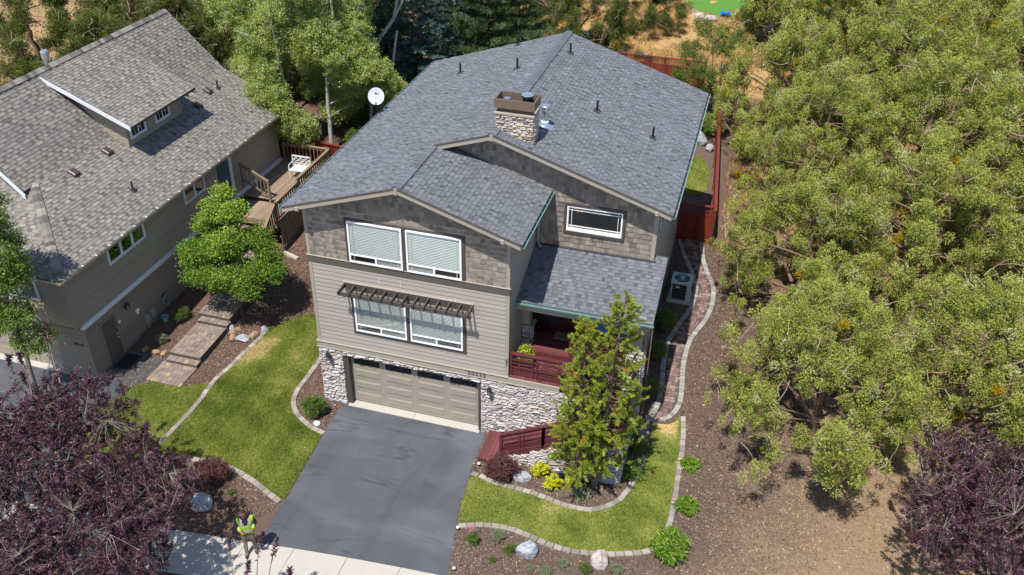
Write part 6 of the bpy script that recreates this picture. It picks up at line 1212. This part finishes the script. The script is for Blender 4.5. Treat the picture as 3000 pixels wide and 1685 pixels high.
P1_ = purple('purple_cherry_tree', 61, [(0, 0, -.1), (.1, .1, 1.4), (0, 0, 3.6)], [(0, 0, 3.2, 2.6, 2.4, 1.2), (1.7, .6, 2.6, 1.5, 1.4, .9), (-1.6, .8, 3.2, 1.7, 1.6, 1.1), (-.6, 1.9, 3.5, 1.6, 1.2, .9), (1.4, -1.4, 2.6, 1.6, 1.5, .9), (-1.9, -1.4, 2.8, 1.6, 1.6, 1.1), (2.4, -.6, 2.1, .9, .9, .6), (2.6, -1.0, 3.0, 1.1, 1.1, .7), (.4, -2.4, 2.8, 1.6, 1.3, .9), (-2.6, -.2, 3.4, 1.3, 1.5, 1.0)], 2900, 'large purple-leaved cherry in the lower left corner', shoots=sh1); place(P1_, (-3.5, -9.1, 0), 0, 1.18)
P2_ = copy_tree(P1_, 'purple-leaved cherry at the lower right corner', (23.2, -3.4, 0), 2.6, 1.2)
P3_ = purple('purple_cherry_tree', 63, [(0, 0, -.1), (0, 0, 1.2), (.1, 0, 2.0)], [(0, -.2, 1.9, .9, .9, .6)], 160, 'young purple shoots rising in front of the sidewalk', 6, 20, 26, [((-.8, .2, 2.0), (-1.25, 1.0, 3.2)), ((-.2, .3, 2.0), (-.35, 1.2, 3.35)), ((.1, .3, 2.1), (.1, 1.2, 3.3)), ((-.5, .2, 1.9), (-.6, .7, 2.7)), ((.4, .2, 1.9), (.6, .8, 2.7)), ((.7, .1, 1.8), (1.0, .6, 2.55)), ((.3, .1, 1.8), (.35, .6, 2.4))], .04); place(P3_, (3.2, -10.2, 0))
# foreground pine with two leaders
def needle_pine(seed, lab, loc):
    r = np.random.default_rng(seed); thick = []; P = []; D = []; C_ = []
    for bx_, by_, tx, ty, h, rad0 in ((.35, .3, .75, .45, 7.7, 1.35), (-.1, -.1, -.35, .4, 6.7, 1.0)):
        trunk = np.stack([np.linspace(bx_, tx, 12)+r.normal(0, .02, 12), np.linspace(by_, ty, 12)+r.normal(0, .02, 12), np.linspace(-.1, h, 12)], 1); thick.append((trunk, np.linspace(.13, .02, 12)))
        for t in range(27):
            f = (t+r.uniform(.1, .9))/27; z = h*(.11+.87*f); rr = rad0*(1-f)**.72*(.55+.45*min(1, f*4))+.14; nb = int(r.integers(5, 8))
            for i in range(nb):
                a = i*2*math.pi/nb+r.uniform(-.4, .4)+t*.9; L_ = rr*r.uniform(.55, 1.12); d = np.array((math.cos(a), math.sin(a), 0)); tr = np.array([np.interp(z, trunk[:,2], trunk[:,k_]) for k_ in range(3)]); rise = r.uniform(.05, .45)+.3*f
                pts = np.array([tr+d*L_*s+np.array((0, 0, L_*(rise*s*s-.08*s))) for s in np.linspace(0, 1, 6)]); thick.append((pts, np.linspace(.022, .007, 6)))
                ns = max(3, int(L_*8)); s = np.concatenate([r.uniform(.35, .95, ns-1), [1.0]])
                for q in s:
                    b = np.array([np.interp(q, np.linspace(0, 1, 6), pts[:,k_]) for k_ in range(3)]); dd = norm((d*.8+r.normal(0, .55, 3)+np.array((0, 0, .55)))[None])[0]; l_ = r.uniform(.12, .3)*(1.15-.3*f); P.append((b, b+dd*l_)); D.append(dd); C_.append(r.normal(.55, .13)+(.0 if q > .8 else -.08)+(.42 if (r.uniform() < .07 and q < .8) else 0))
    P0 = np.array([p[0] for p in P]); P1 = np.array([p[1] for p in P]); n = len(P0); per = 84; m = n*per; t = r.uniform(0, 1, m); p = np.repeat(P0, per, 0)*(1-t[:,None])+np.repeat(P1, per, 0)*t[:,None]; dd = np.repeat(np.array(D), per, 0); A = norm(dd*.75+unitv(r, m)*.8); V, F = leafquads(p, A, unitv(r, m), .085*r.uniform(.7, 1.2, m), np.full(m, .016), .0)
    pths = [(np.array([p0, p1]), np.array([.008, .004])) for p0, p1 in P]
    t_ = make_tree('pine_tree', lab, 'tree', r, (thick, pths), V, F, np.clip(np.repeat(np.array(C_), per)+r.normal(0, .06, m), 0, 1), MT['bark'], MT['l_pine']); place(t_, loc); return t_
needle_pine(71, 'yellow-green two-leader pine in front of the porch', (10.15, -1.75, 0))
# shrubs ----------------------------------------------------------------
def shrub(name, lab, seed, loc, rx_, ry_, rz_, n, per, L, Wd, leaf, cl=.09, droop=0., bark=None, group=None, lobes=None, ang=1.0):
    lobes = lobes or [(0, 0, rz_*.9, rx_*.8, ry_*.8, rz_*.8)]+[(rx_*.45*math.cos(a), ry_*.45*math.sin(a), rz_*.8, rx_*.5, ry_*.5, rz_*.65) for a in (0.5, 1.9, 3.3, 4.9)]
    t_ = broadleaf(name, seed, [(0, 0, -.03), (0, 0, rz_*.5)], lobes, n, per, L, Wd, lab, leaf, bark or MT['bark'], 'shrub', 8, 20, .02, cl, droop, group, .1, .8, .3, .2, ('stems', 'foliage'), ang); place(t_, loc); return t_
shrub('barberry_shrub', 'purple barberry beside the deck stairs and driveway', 81, (7.45, -2.0, 0), .68, .62, .55, 420, 22, .055, .028, 'l_barb', .12)
shrub('barberry_shrub', 'dark purple barberry on the left bed below the front lawn', 82, (-1.75, -4.95, 0), .72, .62, .52, 420, 22, .055, .028, 'l_barb', .12)
shrub('rose_shrub', 'round green shrub in the small bed left of the garage', 83, (.05, -.98, 0), .48, .46, .5, 420, 20, .05, .035, 'l_mid', .10)
for i, (x, y, s_, lab) in enumerate(((8.66, -1.6, .85, 'tall yellow euonymus against the stone wall'), (9.22, -2.05, .85, 'wide yellow euonymus nearest the block edging'), (9.8, -1.6, .75, 'yellow euonymus tucked beside the pine trunk'))):
    lb = [(dx*s_, dy*s_, h_*s_, .09, .09, h_*s_*.75) for dx, dy, h_ in ((0, 0, .5), (-.18, .05, .38), (.18, .0, .42), (.08, .18, .36), (-.1, -.16, .3), (.25, .15, .3), (-.28, -.05, .25))]
    shrub('euonymus_shrub', lab, 84+i, (x, y, 0), .3, .3, .45, 110, 20, .045, .035, 'l_yel', .055, lobes=lb, group='golden euonymus by the stone wall')
for i, (x, y, s_, lab) in enumerate(((13.5, .35, .34, 'uppermost small peony right of the block edging'), (13.62, -1.6, .38, 'middle peony right of the block edging'), (13.35, -3.55, .70, 'large peony at the corner of the block edging'))):
    shrub('peony_plant', lab, 91+i, (x, y, 0), s_*(.9+.2*(i%2)), s_*(.8+.12*i), s_*(.5+.08*i), int(110+300*s_*s_), 14, .13, .045, 'l_maple', .16, .35, MT['bark'], 'peonies along the mulch', ang=.7)
for i, (x, y, s_, m_, lab) in enumerate(((8.11, -4.55, .27, 'l_sage', 'grey-green round shrub right of the pink flowers'), (8.60, -4.95, .24, 'l_mid', 'round yellow-green shrub touching the grey boulder'), (8.19, -5.45, .11, 'l_mid', 'tiny green tuft in open mulch'), (10.28, -5.0, .20, 'l_sage', 'small sage shrub left of the pinkish boulder'), (11.0, -5.0, .25, 'l_mid', 'green shrub below the pinkish boulder'), (9.35, -5.45, .17, 'l_sage', 'low sage plant at bottom edge left'), (9.85, -5.4, .2, 'l_sage', 'low sage plant at bottom edge centre'), (11.9, -4.75, .24, 'l_sage', 'pale loose plant right of the pinkish boulder'), (-.84, -5.3, .14, 'l_mid', 'tiny green plant in mulch behind the person'))):
    shrub('ground_shrub', lab, 101+i, (x, y, 0), s_, s_, s_*.62, 150, 16, .03, .018, m_, .05)
sp__ = shrub('spirea_shrub', 'small green plant with pink flowers by the driveway edge', 112, (7.4, -4.95, 0), .24, .22, .25, 110, 14, .045, .035, 'l_mid', .07); r = np.random.default_rng(3); q = unitv(r, 160)*r.uniform(.05, .2, 160)[:,None]+np.array((-.12, .16, .42)); V, F = leafquads(q, unitv(r, 160), unitv(r, 160), np.full(160, .03), np.full(160, .025)); me = npmesh('blossom', V, F, r.uniform(0, 1, 160)); me.materials.append(MT['l_pink']); ob = bpy.data.objects.new('blossom', me); COL.objects.link(ob); ob.parent = sp__
# strap-leaved daylilies
def strap(name, lab, seed, loc, n, L, wd, leaf, arch=.9):
    r = np.random.default_rng(seed); VV = []; FF = []; k_ = 6; nv = 0
    for i in range(n):
        a = r.uniform(0, 6.283); l_ = L*r.uniform(.6, 1.1); o = r.normal(0, .16, 2); d = np.array((math.cos(a), math.sin(a))); s = np.linspace(0, 1, k_); hr = l_*arch*.75*s**1.4; z = l_*(1.15*s-.75*s**2.4); w_ = wd*np.array((.6, 1, 1, .8, .5, .05)); pts = np.stack([o[0]+d[0]*hr, o[1]+d[1]*hr, z], 1); sd_ = np.array((-d[1], d[0], .15))
        VV += [pts-sd_*w_[:,None], pts+sd_*w_[:,None]]; j = np.arange(k_-1); FF.append(np.stack([nv+j, nv+k_+j, nv+k_+j+1, nv+j+1], 1)); nv += 2*k_
    t_ = thing(name, lab, 'plant', loc); me = npmesh('leaves', np.concatenate(VV), np.concatenate(FF), np.repeat(r.uniform(0, 1, n), k_-1), True); me.materials.append(MT[leaf]); ob = bpy.data.objects.new('leaves', me); COL.objects.link(ob); ob.parent = t_; return t_
strap('daylily_plant', 'arching daylily clump right of the pine base', 121, (11.55, -.55, 0), 130, .8, .018, 'l_mid'); strap('daylily_plant', 'dark daylily clump behind, near the stone stair wall', 122, (11.5, .55, .05), 120, .85, .018, 'l_mid')
strap('grass_clump', 'dry grey grass clump at the pine base', 123, (10.2, -2.1, 0), 120, .42, .008, 'l_sage', .9)
# shrubs along the house wall, shaded
shrub('evergreen_shrub', 'dark shrub in shade between house wall and path', 131, (11.6, 6.9, ht(11.6, 6.9)), .5, .6, .55, 300, 20, .05, .03, 'l_mid', .12); shrub('evergreen_shrub', 'smaller dark shrub in shade beside the rain chain', 132, (11.55, 5.2, ht(11.55, 5.2)), .42, .5, .45, 240, 20, .05, .03, 'l_mid', .12); strap('grass_clump', 'shaded ornamental grass by the house foundation', 133, (11.55, 3.4, ht(11.55, 3.4)), 140, .9, .012, 'l_mid')
shrub('small_shrub', 'shaded low shrub beside the side door wall', 134, (-7.7, 1.1, ht(-7.7, 1.1)), .28, .3, .25, 90, 14, .05, .02, 'l_sage', .08); shrub('small_shrub', 'yellow-green feathery shrub on the shaded side bed', 135, (-7.75, 2.55, ht(-7.75, 2.55)), .42, .5, .38, 220, 18, .05, .02, 'l_mid', .1)
shrub('lime_shrub', 'bright lime shrub between aspens and brown roof', 136, (-12.2, 17.2, ht(-12.2, 17.2)), 1.5, 1.3, 1.5, 500, 22, .08, .06, 'l_lime', .22); shrub('dark_shrub', 'dark grey-leaved shrub beside the red fence at upper left', 137, (-14.9, 19.2, ht(-14.9, 19.2)), 1.4, 1.4, 1.5, 500, 20, .07, .045, 'l_dark', .22); shrub('dark_shrub', 'second dark shrub beside the brown roof rear', 138, (-13.6, 21.5, ht(-13.6, 21.5)), 1.4, 1.5, 1.8, 500, 20, .07, .045, 'l_dark', .22)
for i, (x, y, s_, lab) in enumerate(((-5.6, 16.4, 1.1, 'green shrub under the aspen trunks'), (-4.2, 17.6, 1.2, 'leafy shrub between aspen and grey roof'), (-3.4, 20.4, 1.3, 'shrub behind the grey roof eave'), (-9.8, 16.2, 1.0, 'shrub behind the orange-red fence'), (-7.2, 19.0, 1.3, 'green undergrowth between aspen trunks'), (-5.6, 22.0, 1.4, 'undergrowth before the tall spruce'), (-2.2, 17.8, 1.0, 'shrub peeking over the left eave'), (-10.6, 21.0, 1.5, 'undergrowth behind the aspen clump'))): shrub('garden_shrub', lab, 140+i, (x, y, ht(x, y)), s_, s_, s_*.8, 380, 22, .07, .05, 'l_mid', .18)
shrub('flowering_shrub', 'yellow flowering shrub behind the aspen trunks', 146, (-8.8, 22.6, ht(-8.8, 22.6)), .8, .8, .9, 240, 18, .07, .05, 'l_yel', .18)
for i, (x, y, lab) in enumerate(((6.9, 31.2, 'grey-blue sagebrush on the dry slope'), (6.2, 31.8, 'sagebrush beside another on the dry slope'), (4.8, 29.5, 'small sagebrush just behind the lattice fence'))): shrub('sagebrush', lab, 150+i, (x, y, ht(x, y)), .42, .4, .38, 170, 16, .05, .02, 'l_sage' if i else 'l_blue', .12)
# ================================================================== ROCKS, PERSON, SMALL THINGS
import bmesh
def rockmat(name, c0, c1, c2):
    k = N(name); n = k.noise(5, 6, .7, None, .8); n2 = k.noise(40, 4); col = k.ramp(n, [(.3, c0), (.5, c1), (.7, c2)]); col = k.mix(k.ramp(n2, [(.35, .35), (.6, 0.0)]), col, c0); return k.done(k.bsdf(col, .85, k.bump(k.math('ADD', n, k.math('MULTIPLY', n2, .4)), .7, .03), 0, .25))
MT['rgrey'] = rockmat('grey_boulder', '6E7074', '9A9DA2', 'BFC2C6'); MT['rpink'] = rockmat('pinkish_boulder', '7E726E', 'AFA39E', 'CFC6C0'); MT['rtan'] = rockmat('tan_boulder', '6B5744', '94795E', 'B09A80')
def rock(lab, seed, loc, size, m, rot=0., group=None, name='boulder'):
    r = np.random.default_rng(seed); bm = bmesh.new(); bmesh.ops.create_icosphere(bm, subdivisions=4, radius=1); cuts = [(unitv(r, 1)[0], r.uniform(.62, .9)) for _ in range(11)]
    ph = r.uniform(0, 6, 6)
    for v in bm.verts:
        p = np.array(v.co)
        for n_, d in cuts:
            s = p@n_-d
            if s > 0: p = p-n_*s*.92
        p = p*(1+.035*math.sin(p[0]*7+ph[0])*math.sin(p[1]*8+ph[1])+.02*math.sin(p[2]*15+ph[2]+p[0]*9)); v.co = p
    me = bpy.data.meshes.new(name); bm.to_mesh(me); bm.free(); me.materials.append(m); o = bpy.data.objects.new(name, me); o.location = (loc[0], loc[1], loc[2]+size[2]*.38); o.scale = size; o.rotation_euler = (r.uniform(-.2, .2), r.uniform(-.2, .2), rot); return put(o, None, lab, 'boulder', group)
rock('large grey boulder in the front mulch bed', 1, (9.1, -4.85, 0), (.36, .33, .34), MT['rgrey'], .6); rock('pinkish boulder below the corner lawn edging', 2, (11.35, -4.55, 0), (.36, .3, .33), MT['rpink'], 1.2); rock('grey boulder beside the barberry and stone wall', 3, (8.12, -1.85, 0), (.32, .24, .2), MT['rgrey'], .3); rock('pale boulder in the left bed under purple branches', 4, (-1.45, -6.05, 0), (.42, .36, .34), MT['rgrey'], 2.0)
for i, (x, y, s_, m_, lab) in enumerate(((-5.55, 2.55, .24, 'rgrey', 'upright grey stone beside the tan paver steps'), (-5.3, 2.4, .17, 'rtan', 'tan stone between paver steps and round boulder'), (-5.1, 2.05, .2, 'rtan', 'flat brown stone at the front of the stone group'), (-4.68, 2.1, .26, 'rgrey', 'round grey boulder in the stone group by the maple'), (-4.34, 2.4, .22, 'rtan', 'long tan stone next to the block edging'), (-4.12, 2.85, .2, 'rgrey', 'last stone of the row under the maple'), (-5.15, 2.6, .16, 'rtan', 'small brown stone behind the stone group'))): rock(lab, 10+i, (x, y, ht(x, y)), (s_*1.15, s_*.85, s_*.75), MT[m_], i*1.1, 'stones edging the maple bed')
for i, (x, y, s_, lab) in enumerate(((-7.6, .45, .18, 'dark stone in the shaded bed by the step'), (-7.25, .5, .15, 'small dark stone beside the lower step'), (-8.1, .5, .15, 'small stone nearest the side door'))): rock(lab, 20+i, (x, y, ht(x, y)), (s_*1.2, s_, s_*.7), MT['rtan'], i)
for i, (x, y, s_, lab) in enumerate(((12.6, 38.9, .7, 'large pale boulder at the far lawn edge'), (13.4, 38.4, .5, 'smaller boulder right of the large far one'), (9.8, 39.6, .55, 'pale boulder left of the blue tarp'), (9.0, 40.0, .4, 'grey stone at the left of the far lawn edge'), (13.2, 37.6, .45, 'stone below the far boulders'))): rock(lab, 30+i, (x, y, ht(x, y)), (s_, s_*.8, s_*.6), MT['rpink'], i*.8, 'rocks along the far lawn')
rock('grey rock in the side yard beside the house', 40, (11.2, 21.6, ht(11.2, 21.6)), (.35, .4, .5), MT['rgrey'], .4); rock('round pale rock against the red fence', 41, (11.75, 21.0, ht(11.75, 21)), (.26, .26, .26), MT['rgrey'], .4); rock('pale green decoy rock in the garage bed', 42, (.32, -1.42, 0), (.13, .12, .10), paint('pale_green_resin', 'B8D2C4', .08, 8, .6), .4)
tp = thing('blue_tarp', 'small crumpled blue tarp lying by the far green lawn', 'tarp', (10.7, 40.6, ht(10.7, 40.6))); r = np.random.default_rng(9); gx, gy = np.meshgrid(np.linspace(-.35, .35, 9), np.linspace(-.3, .3, 8)); V = np.stack([gx.ravel()+10.7, gy.ravel()+40.6, ht(10.7, 40.6)+.15+r.uniform(0, .25, 72)], 1); ii = np.arange(72).reshape(8, 9); me = npmesh('sheet', V, np.stack([ii[:-1,:-1], ii[:-1,1:], ii[1:,1:], ii[1:,:-1]], -1).reshape(-1, 4)); me.materials.append(paint('blue_plastic', '1E6FD0', .1, 8, .4)); put(bpy.data.objects.new('sheet', me), tp)
for x, y, lab in ((6.78, -4.62, 'small path light by the driveway near the block edging'), (7.18, -6.15, 'small path light by the driveway near the sidewalk'), (6.55, -1.75, 'small path light beside the stair platform')):
    t_ = thing('path_light', lab, 'light', (x, y, 0)); G().tube([(x, y, 0), (x, y, .14)], .012, 6).build('stake', MT['blackmetal'], t_); G().lathe((x, y, .13), [(.03, 0), (.055, .015), (.05, .035), (.015, .05)], 10).build('lamp_head', MT['whitetrim'], t_)
st_ = thing('corner_stake', 'orange survey stake near the far lawn', 'stake', (7.4, 40.6, ht(7.4, 40.6))); G().box(7.37, 7.43, 40.57, 40.63, ht(7.4, 40.6), ht(7.4, 40.6)+1.0).build('post', paint('orange_wood', '9A5A34', .1), st_); G().box(7.36, 7.44, 40.56, 40.64, ht(7.4, 40.6)+1.0, ht(7.4, 40.6)+1.06).build('cap', MT['white'], st_)
# porch things
pt = thing('planter', 'flower planter with yellow blooms behind the porch rail', 'planter', (7.45, .62, 2.72)); G().lathe((7.45, .62, 2.725), [(.14, 0), (.2, .28), (.22, .29), (.22, .32), (.17, .32)], 16).build('pot', MT['rtan'], pt)
r = np.random.default_rng(4)
for nm, n_, m_, rr, c_, L_ in (('foliage', 900, 'l_lime', .32, (7.45, .62, 3.3), .07), ('bloom', 220, 'l_flower', .38, (7.5, .58, 3.36), .055)):
    q = unitv(r, n_)*(r.uniform(.2, 1, n_)**.5*rr)[:,None]*np.array((1, .8, 1.1))+np.array(c_); V, F = leafquads(q, unitv(r, n_), unitv(r, n_)+np.array((0, 0, .8)), np.full(n_, L_), np.full(n_, L_*.8)); me = npmesh(nm, V, F, r.uniform(0, 1, n_)); me.materials.append(MT[m_]); put(bpy.data.objects.new(nm, me), pt)
dm_ = thing('doormat', 'tan doormat on the shaded porch deck', 'doormat', (8.6, 2.55, 2.9)); bevel(G().box(8.05, 9.2, 2.3, 2.75, 2.902, 2.925).build('mat', paint('coir_mat', '8A7650', .2, 20, .95, .6), dm_), .008)
us = thing('urn_on_stand', 'white pot on a black stand in the dark porch corner', 'urn', (7.6, 2.7, 2.9)); G().lathe((7.6, 2.7, 3.75), [(.09, 0), (.15, .12), (.16, .22), (.13, .3), (.15, .33), (.10, .33)], 16).build('pot', MT['whitetrim'], us); q = G()
for i in range(3): a = i*2.094; q.tube([(7.6+.16*math.cos(a), 2.7+.16*math.sin(a), 2.9), (7.6+.1*math.cos(a), 2.7+.1*math.sin(a), 3.75)], .014, 6)
q.lathe((7.6, 2.7, 3.73), [(.13, 0), (.13, .02)], 14); q.build('stand', MT['blackmetal'], us)
bn = thing('porch_bench', 'brown bench with blue cushions behind the pine', 'bench', (10.1, 2.6, 2.9)); wd_ = paint('dark_bench_wood', '4E3828', .15)
G().box(9.4, 10.85, 2.3, 2.85, 3.25, 3.31).build('seat', wd_, bn)
for i in range(9): G().box(9.42+i*.165, 9.5+i*.165, 2.84, 2.88, 3.31, 3.85).build('back_slat', wd_, bn)
for x, y in ((9.43, 2.33), (10.82, 2.33), (9.43, 2.82), (10.82, 2.82)): G().box(x-.03, x+.03, y-.03, y+.03, 2.9, 3.25).build('leg', wd_, bn)
for x in (9.75, 10.5): bevel(G().hexa([(x-.2, 2.5, 3.31), (x+.2, 2.5, 3.31), (x+.2, 2.65, 3.31), (x-.2, 2.65, 3.31), (x-.2, 2.68, 3.7), (x+.2, 2.68, 3.7), (x+.2, 2.8, 3.68), (x-.2, 2.8, 3.68)]).build('cushion', paint('blue_cushion', '4E86B8', .1, 6, .9), bn), .04, 2)
# ------------------------------------------------------------------ person
def person(loc, ang):
    bm = bmesh.new(); sk = {}; rad = {}
    def jt(n, p, r_): sk[n] = bm.verts.new(p); rad[n] = r_
    def ln(*a):
        for u, v in zip(a[:-1], a[1:]): bm.edges.new((sk[u], sk[v]))
    jt('pel', (0, 0, .94), (.15, .115)); jt('sp', (0, .0, 1.12), (.145, .105)); jt('ch', (0, 0, 1.34), (.175, .12)); jt('nk', (0, -.005, 1.50), (.062, .062)); jt('hb', (0, -.03, 1.60), (.075, .085)); jt('hd', (0, -.035, 1.70), (.085, .10)); jt('ht', (0, -.02, 1.77), (.065, .08)); ln('pel', 'sp', 'ch', 'nk', 'hb', 'hd', 'ht')
    jt('no', (0, -.145, 1.665), (.014, .018)); ln('hd', 'no')
    for s, t in ((-1, 'R'), (1, 'L')):
        jt('sh'+t, (s*.185, 0, 1.42), (.068, .068)); jt('el'+t, (s*.27, .03, 1.15), (.048, .05)); jt('wr'+t, (s*.13, -.20, 1.07), (.031, .034)); jt('pm'+t, (s*.085, -.265, 1.075), (.036, .022)); ln('ch', 'sh'+t, 'el'+t, 'wr'+t, 'pm'+t)
        for i, (dx, dz, l_) in enumerate(((.00, .032, .050), (-.012, .012, .058), (-.014, -.010, .055), (-.010, -.030, .045))):
            a = Vector((s*(.085+dx), -.295, 1.075+dz)); jt('f%d%s' % (i, t), a, (.010, .010)); jt('g%d%s' % (i, t), a+Vector((-s*l_*.7, -.02, 0)), (.009, .009)); jt('k%d%s' % (i, t), a+Vector((-s*l_, .012, 0)), (.008, .008)); ln('pm'+t, 'f%d%s' % (i, t), 'g%d%s' % (i, t), 'k%d%s' % (i, t))
        jt('th'+t, (s*.10, -.255, 1.115), (.012, .012)); jt('ti'+t, (s*.075, -.285, 1.135), (.010, .010)); ln('pm'+t, 'th'+t, 'ti'+t)
        jt('hp'+t, (s*.095, 0, .86), (.098, .10)); jt('kn'+t, (s*.115, -.02+.05*(s < 0), .48), (.066, .068)); jt('an'+t, (s*.13, .03-.10*(s < 0), .085), (.05, .055)); jt('to'+t, (s*.15, -.15-.10*(s < 0), .045), (.045, .035)); ln('pel', 'hp'+t, 'kn'+t, 'an'+t, 'to'+t)
    names = list(sk); bm.verts.index_update(); me = bpy.data.meshes.new('body'); idx = {n: sk[n].index for n in names}; bm.to_mesh(me); bm.free(); o = bpy.data.objects.new('body', me); COL.objects.link(o)
    m = o.modifiers.new('skin', 'SKIN'); m.use_smooth_shade = True; m.branch_smoothing = .2
    for n in names: me.skin_vertices[0].data[idx[n]].radius = rad[n]; me.skin_vertices[0].data[idx[n]].use_root = (n == 'pel')
    sb_ = o.modifiers.new('sub', 'SUBSURF'); sb_.levels = 2; sb_.render_levels = 2; bpy.context.view_layer.update()
    bme = bpy.data.meshes.new_from_object(o.evaluated_get(bpy.context.evaluated_depsgraph_get())); bpy.data.objects.remove(o); bme.name = 'body'
    mats = [paint('skin', '8A5A46', .08, 10, .55), paint('navy_polo', '23262E', .1, 20, .85), paint('khaki_trousers', '6E6452', .1, 14, .9), paint('dark_red_shoes', '3A181C', .1, 14, .6)]
    bme.materials.clear(); [bme.materials.append(x) for x in mats]
    for p in bme.polygons:
        x, y, z = p.center
        if z < .10: i = 3
        elif z < .98 and not (y < -.15): i = 2
        elif z > 1.50: i = 0
        elif y < -.06 and z < 1.16 and (abs(x) > .10 or y < -.135): i = 0
        else: i = 1
        p.material_index = i; p.use_smooth = True
    t_ = thing('person', 'person in lime safety vest and khaki trousers standing on the sidewalk', 'person', loc); 
    rot = Matrix.Translation(loc) @ Matrix.Rotation(ang, 4, 'Z') @ Matrix.Scale(1.06, 4)
    def add(n, me_): me_.transform(rot); ob = bpy.data.objects.new(n, me_); return put(ob, t_)
    V = np.array([v.co for v in bme.vertices]); Nn = np.array([v.normal for v in bme.vertices])
    def shell(n, sel, off, mt, smooth=True):
        ids = [p for p in bme.polygons if sel(*p.center)]; used = sorted({i for p in ids for i in p.vertices}); mp = {a: b for b, a in enumerate(used)}; me_ = bpy.data.meshes.new(n); me_.from_pydata([tuple(V[a]+Nn[a]*off) for a in used], [], [tuple(mp[i] for i in p.vertices) for p in ids]); me_.materials.append(mt); me_.polygons.foreach_set('use_smooth', [True]*len(ids)); return me_
    k = N('hi_vis_vest'); tc = k.n('ShaderNodeAttribute', attribute_name='lp'); sp_x = k.n('ShaderNodeSeparateXYZ'); k.l(tc.outputs['Vector'], sp_x.inputs[0]); ax_ = k.math('ABSOLUTE', sp_x.outputs[0]); z = sp_x.outputs[2]
    def band(v, a, b): return k.math('MULTIPLY', k.math('GREATER_THAN', v, a), k.math('LESS_THAN', v, b))
    vert = k.math('MULTIPLY', band(ax_, .085, .135), k.math('GREATER_THAN', z, 1.26)); hor = band(z, 1.0, 1.06); hor2 = band(z, 1.16, 1.20); stripe = k.math('MAXIMUM', vert, k.math('MAXIMUM', hor, hor2)); vo = k.math('MULTIPLY', band(ax_, .072, .148), k.math('GREATER_THAN', z, 1.25)); ho = band(z, .99, 1.07); org = k.math('MAXIMUM', vo, ho)
    c = k.mix(org, '86B40E', 'C87A34'); c = k.mix(stripe, c, 'A9ADBC'); vm = k.done(k.bsdf(c, .6))
    vest = shell('vest', lambda x, y, z: .86 < z < 1.475 and abs(x) < (.215 if z > 1.1 else .24) and y > -.155 and not (y < .02 and z > 1.14 and abs(x) < (z-1.14)*.30) and not (z > 1.44 and abs(x) < .07), .016, vm)
    a = vest.attributes.new('lp', 'FLOAT_VECTOR', 'POINT'); a.data.foreach_set('vector', np.array([v.co for v in vest.vertices], np.float32).ravel())
    hair = shell('hair', lambda x, y, z: z > 1.735 or (z > 1.60 and y > .0) or (z > 1.66 and abs(x) > .072 and y > -.05), .012, paint('dark_brown_hair', '1E1612', .2, 30, .7))
    g1 = [G().lathe((s*.034, -.118, 1.688), [(.002, -.012), (.011, -.006), (.011, .006), (.002, .012)], 8) for s in (-1, 1)]
    g2 = G().box(-.028, .028, -.118, -.108, 1.612, 1.62); g3 = [G().lathe((s*.092, -.02, 1.665), [(.006, -.035), (.016, -.015), (.018, .015), (.006, .035)], 8) for s in (-1, 1)]
    body = bme.copy(); add('body', body); add('vest', vest); add('hair', hair); [add('eye', q_.mesh('eye', paint('eye_dark', '1A1412', .05))) for q_ in g1]; add('mouth', g2.mesh('mouth', paint('lip', '6E3E36', .05))); [add('ear', q_.mesh('ear', mats[0], True)) for q_ in g3]
    rc_ = thing('remote_controller', 'black drone controller held in both hands', 'controller', tuple(Vector(loc)+Vector((0, 0, 1.0)))); q = G().hexa([(-.095, -.33, 1.06), (.095, -.33, 1.06), (.095, -.255, 1.045), (-.095, -.255, 1.045), (-.095, -.33, 1.10), (.095, -.33, 1.10), (.095, -.255, 1.085), (-.095, -.255, 1.085)])
    for n_, me_ in (('shell', q.mesh('shell', MT['black'])), ('screen', G().hexa([(-.08, -.37, 1.09), (.08, -.37, 1.09), (.08, -.33, 1.09), (-.08, -.33, 1.09), (-.08, -.41, 1.17), (.08, -.41, 1.17), (.08, -.40, 1.17), (-.08, -.40, 1.17)]).mesh('screen', MT['blackmetal'])), ('antenna', G().tube([(-.08, -.34, 1.10), (-.09, -.40, 1.2)], .008, 6).tube([(.08, -.34, 1.10), (.09, -.40, 1.2)], .008, 6).mesh('antenna', MT['black']))): me_.transform(rot); put(bpy.data.objects.new(n_, me_), rc_)
person((1.02, -7.28, .012), R(33))
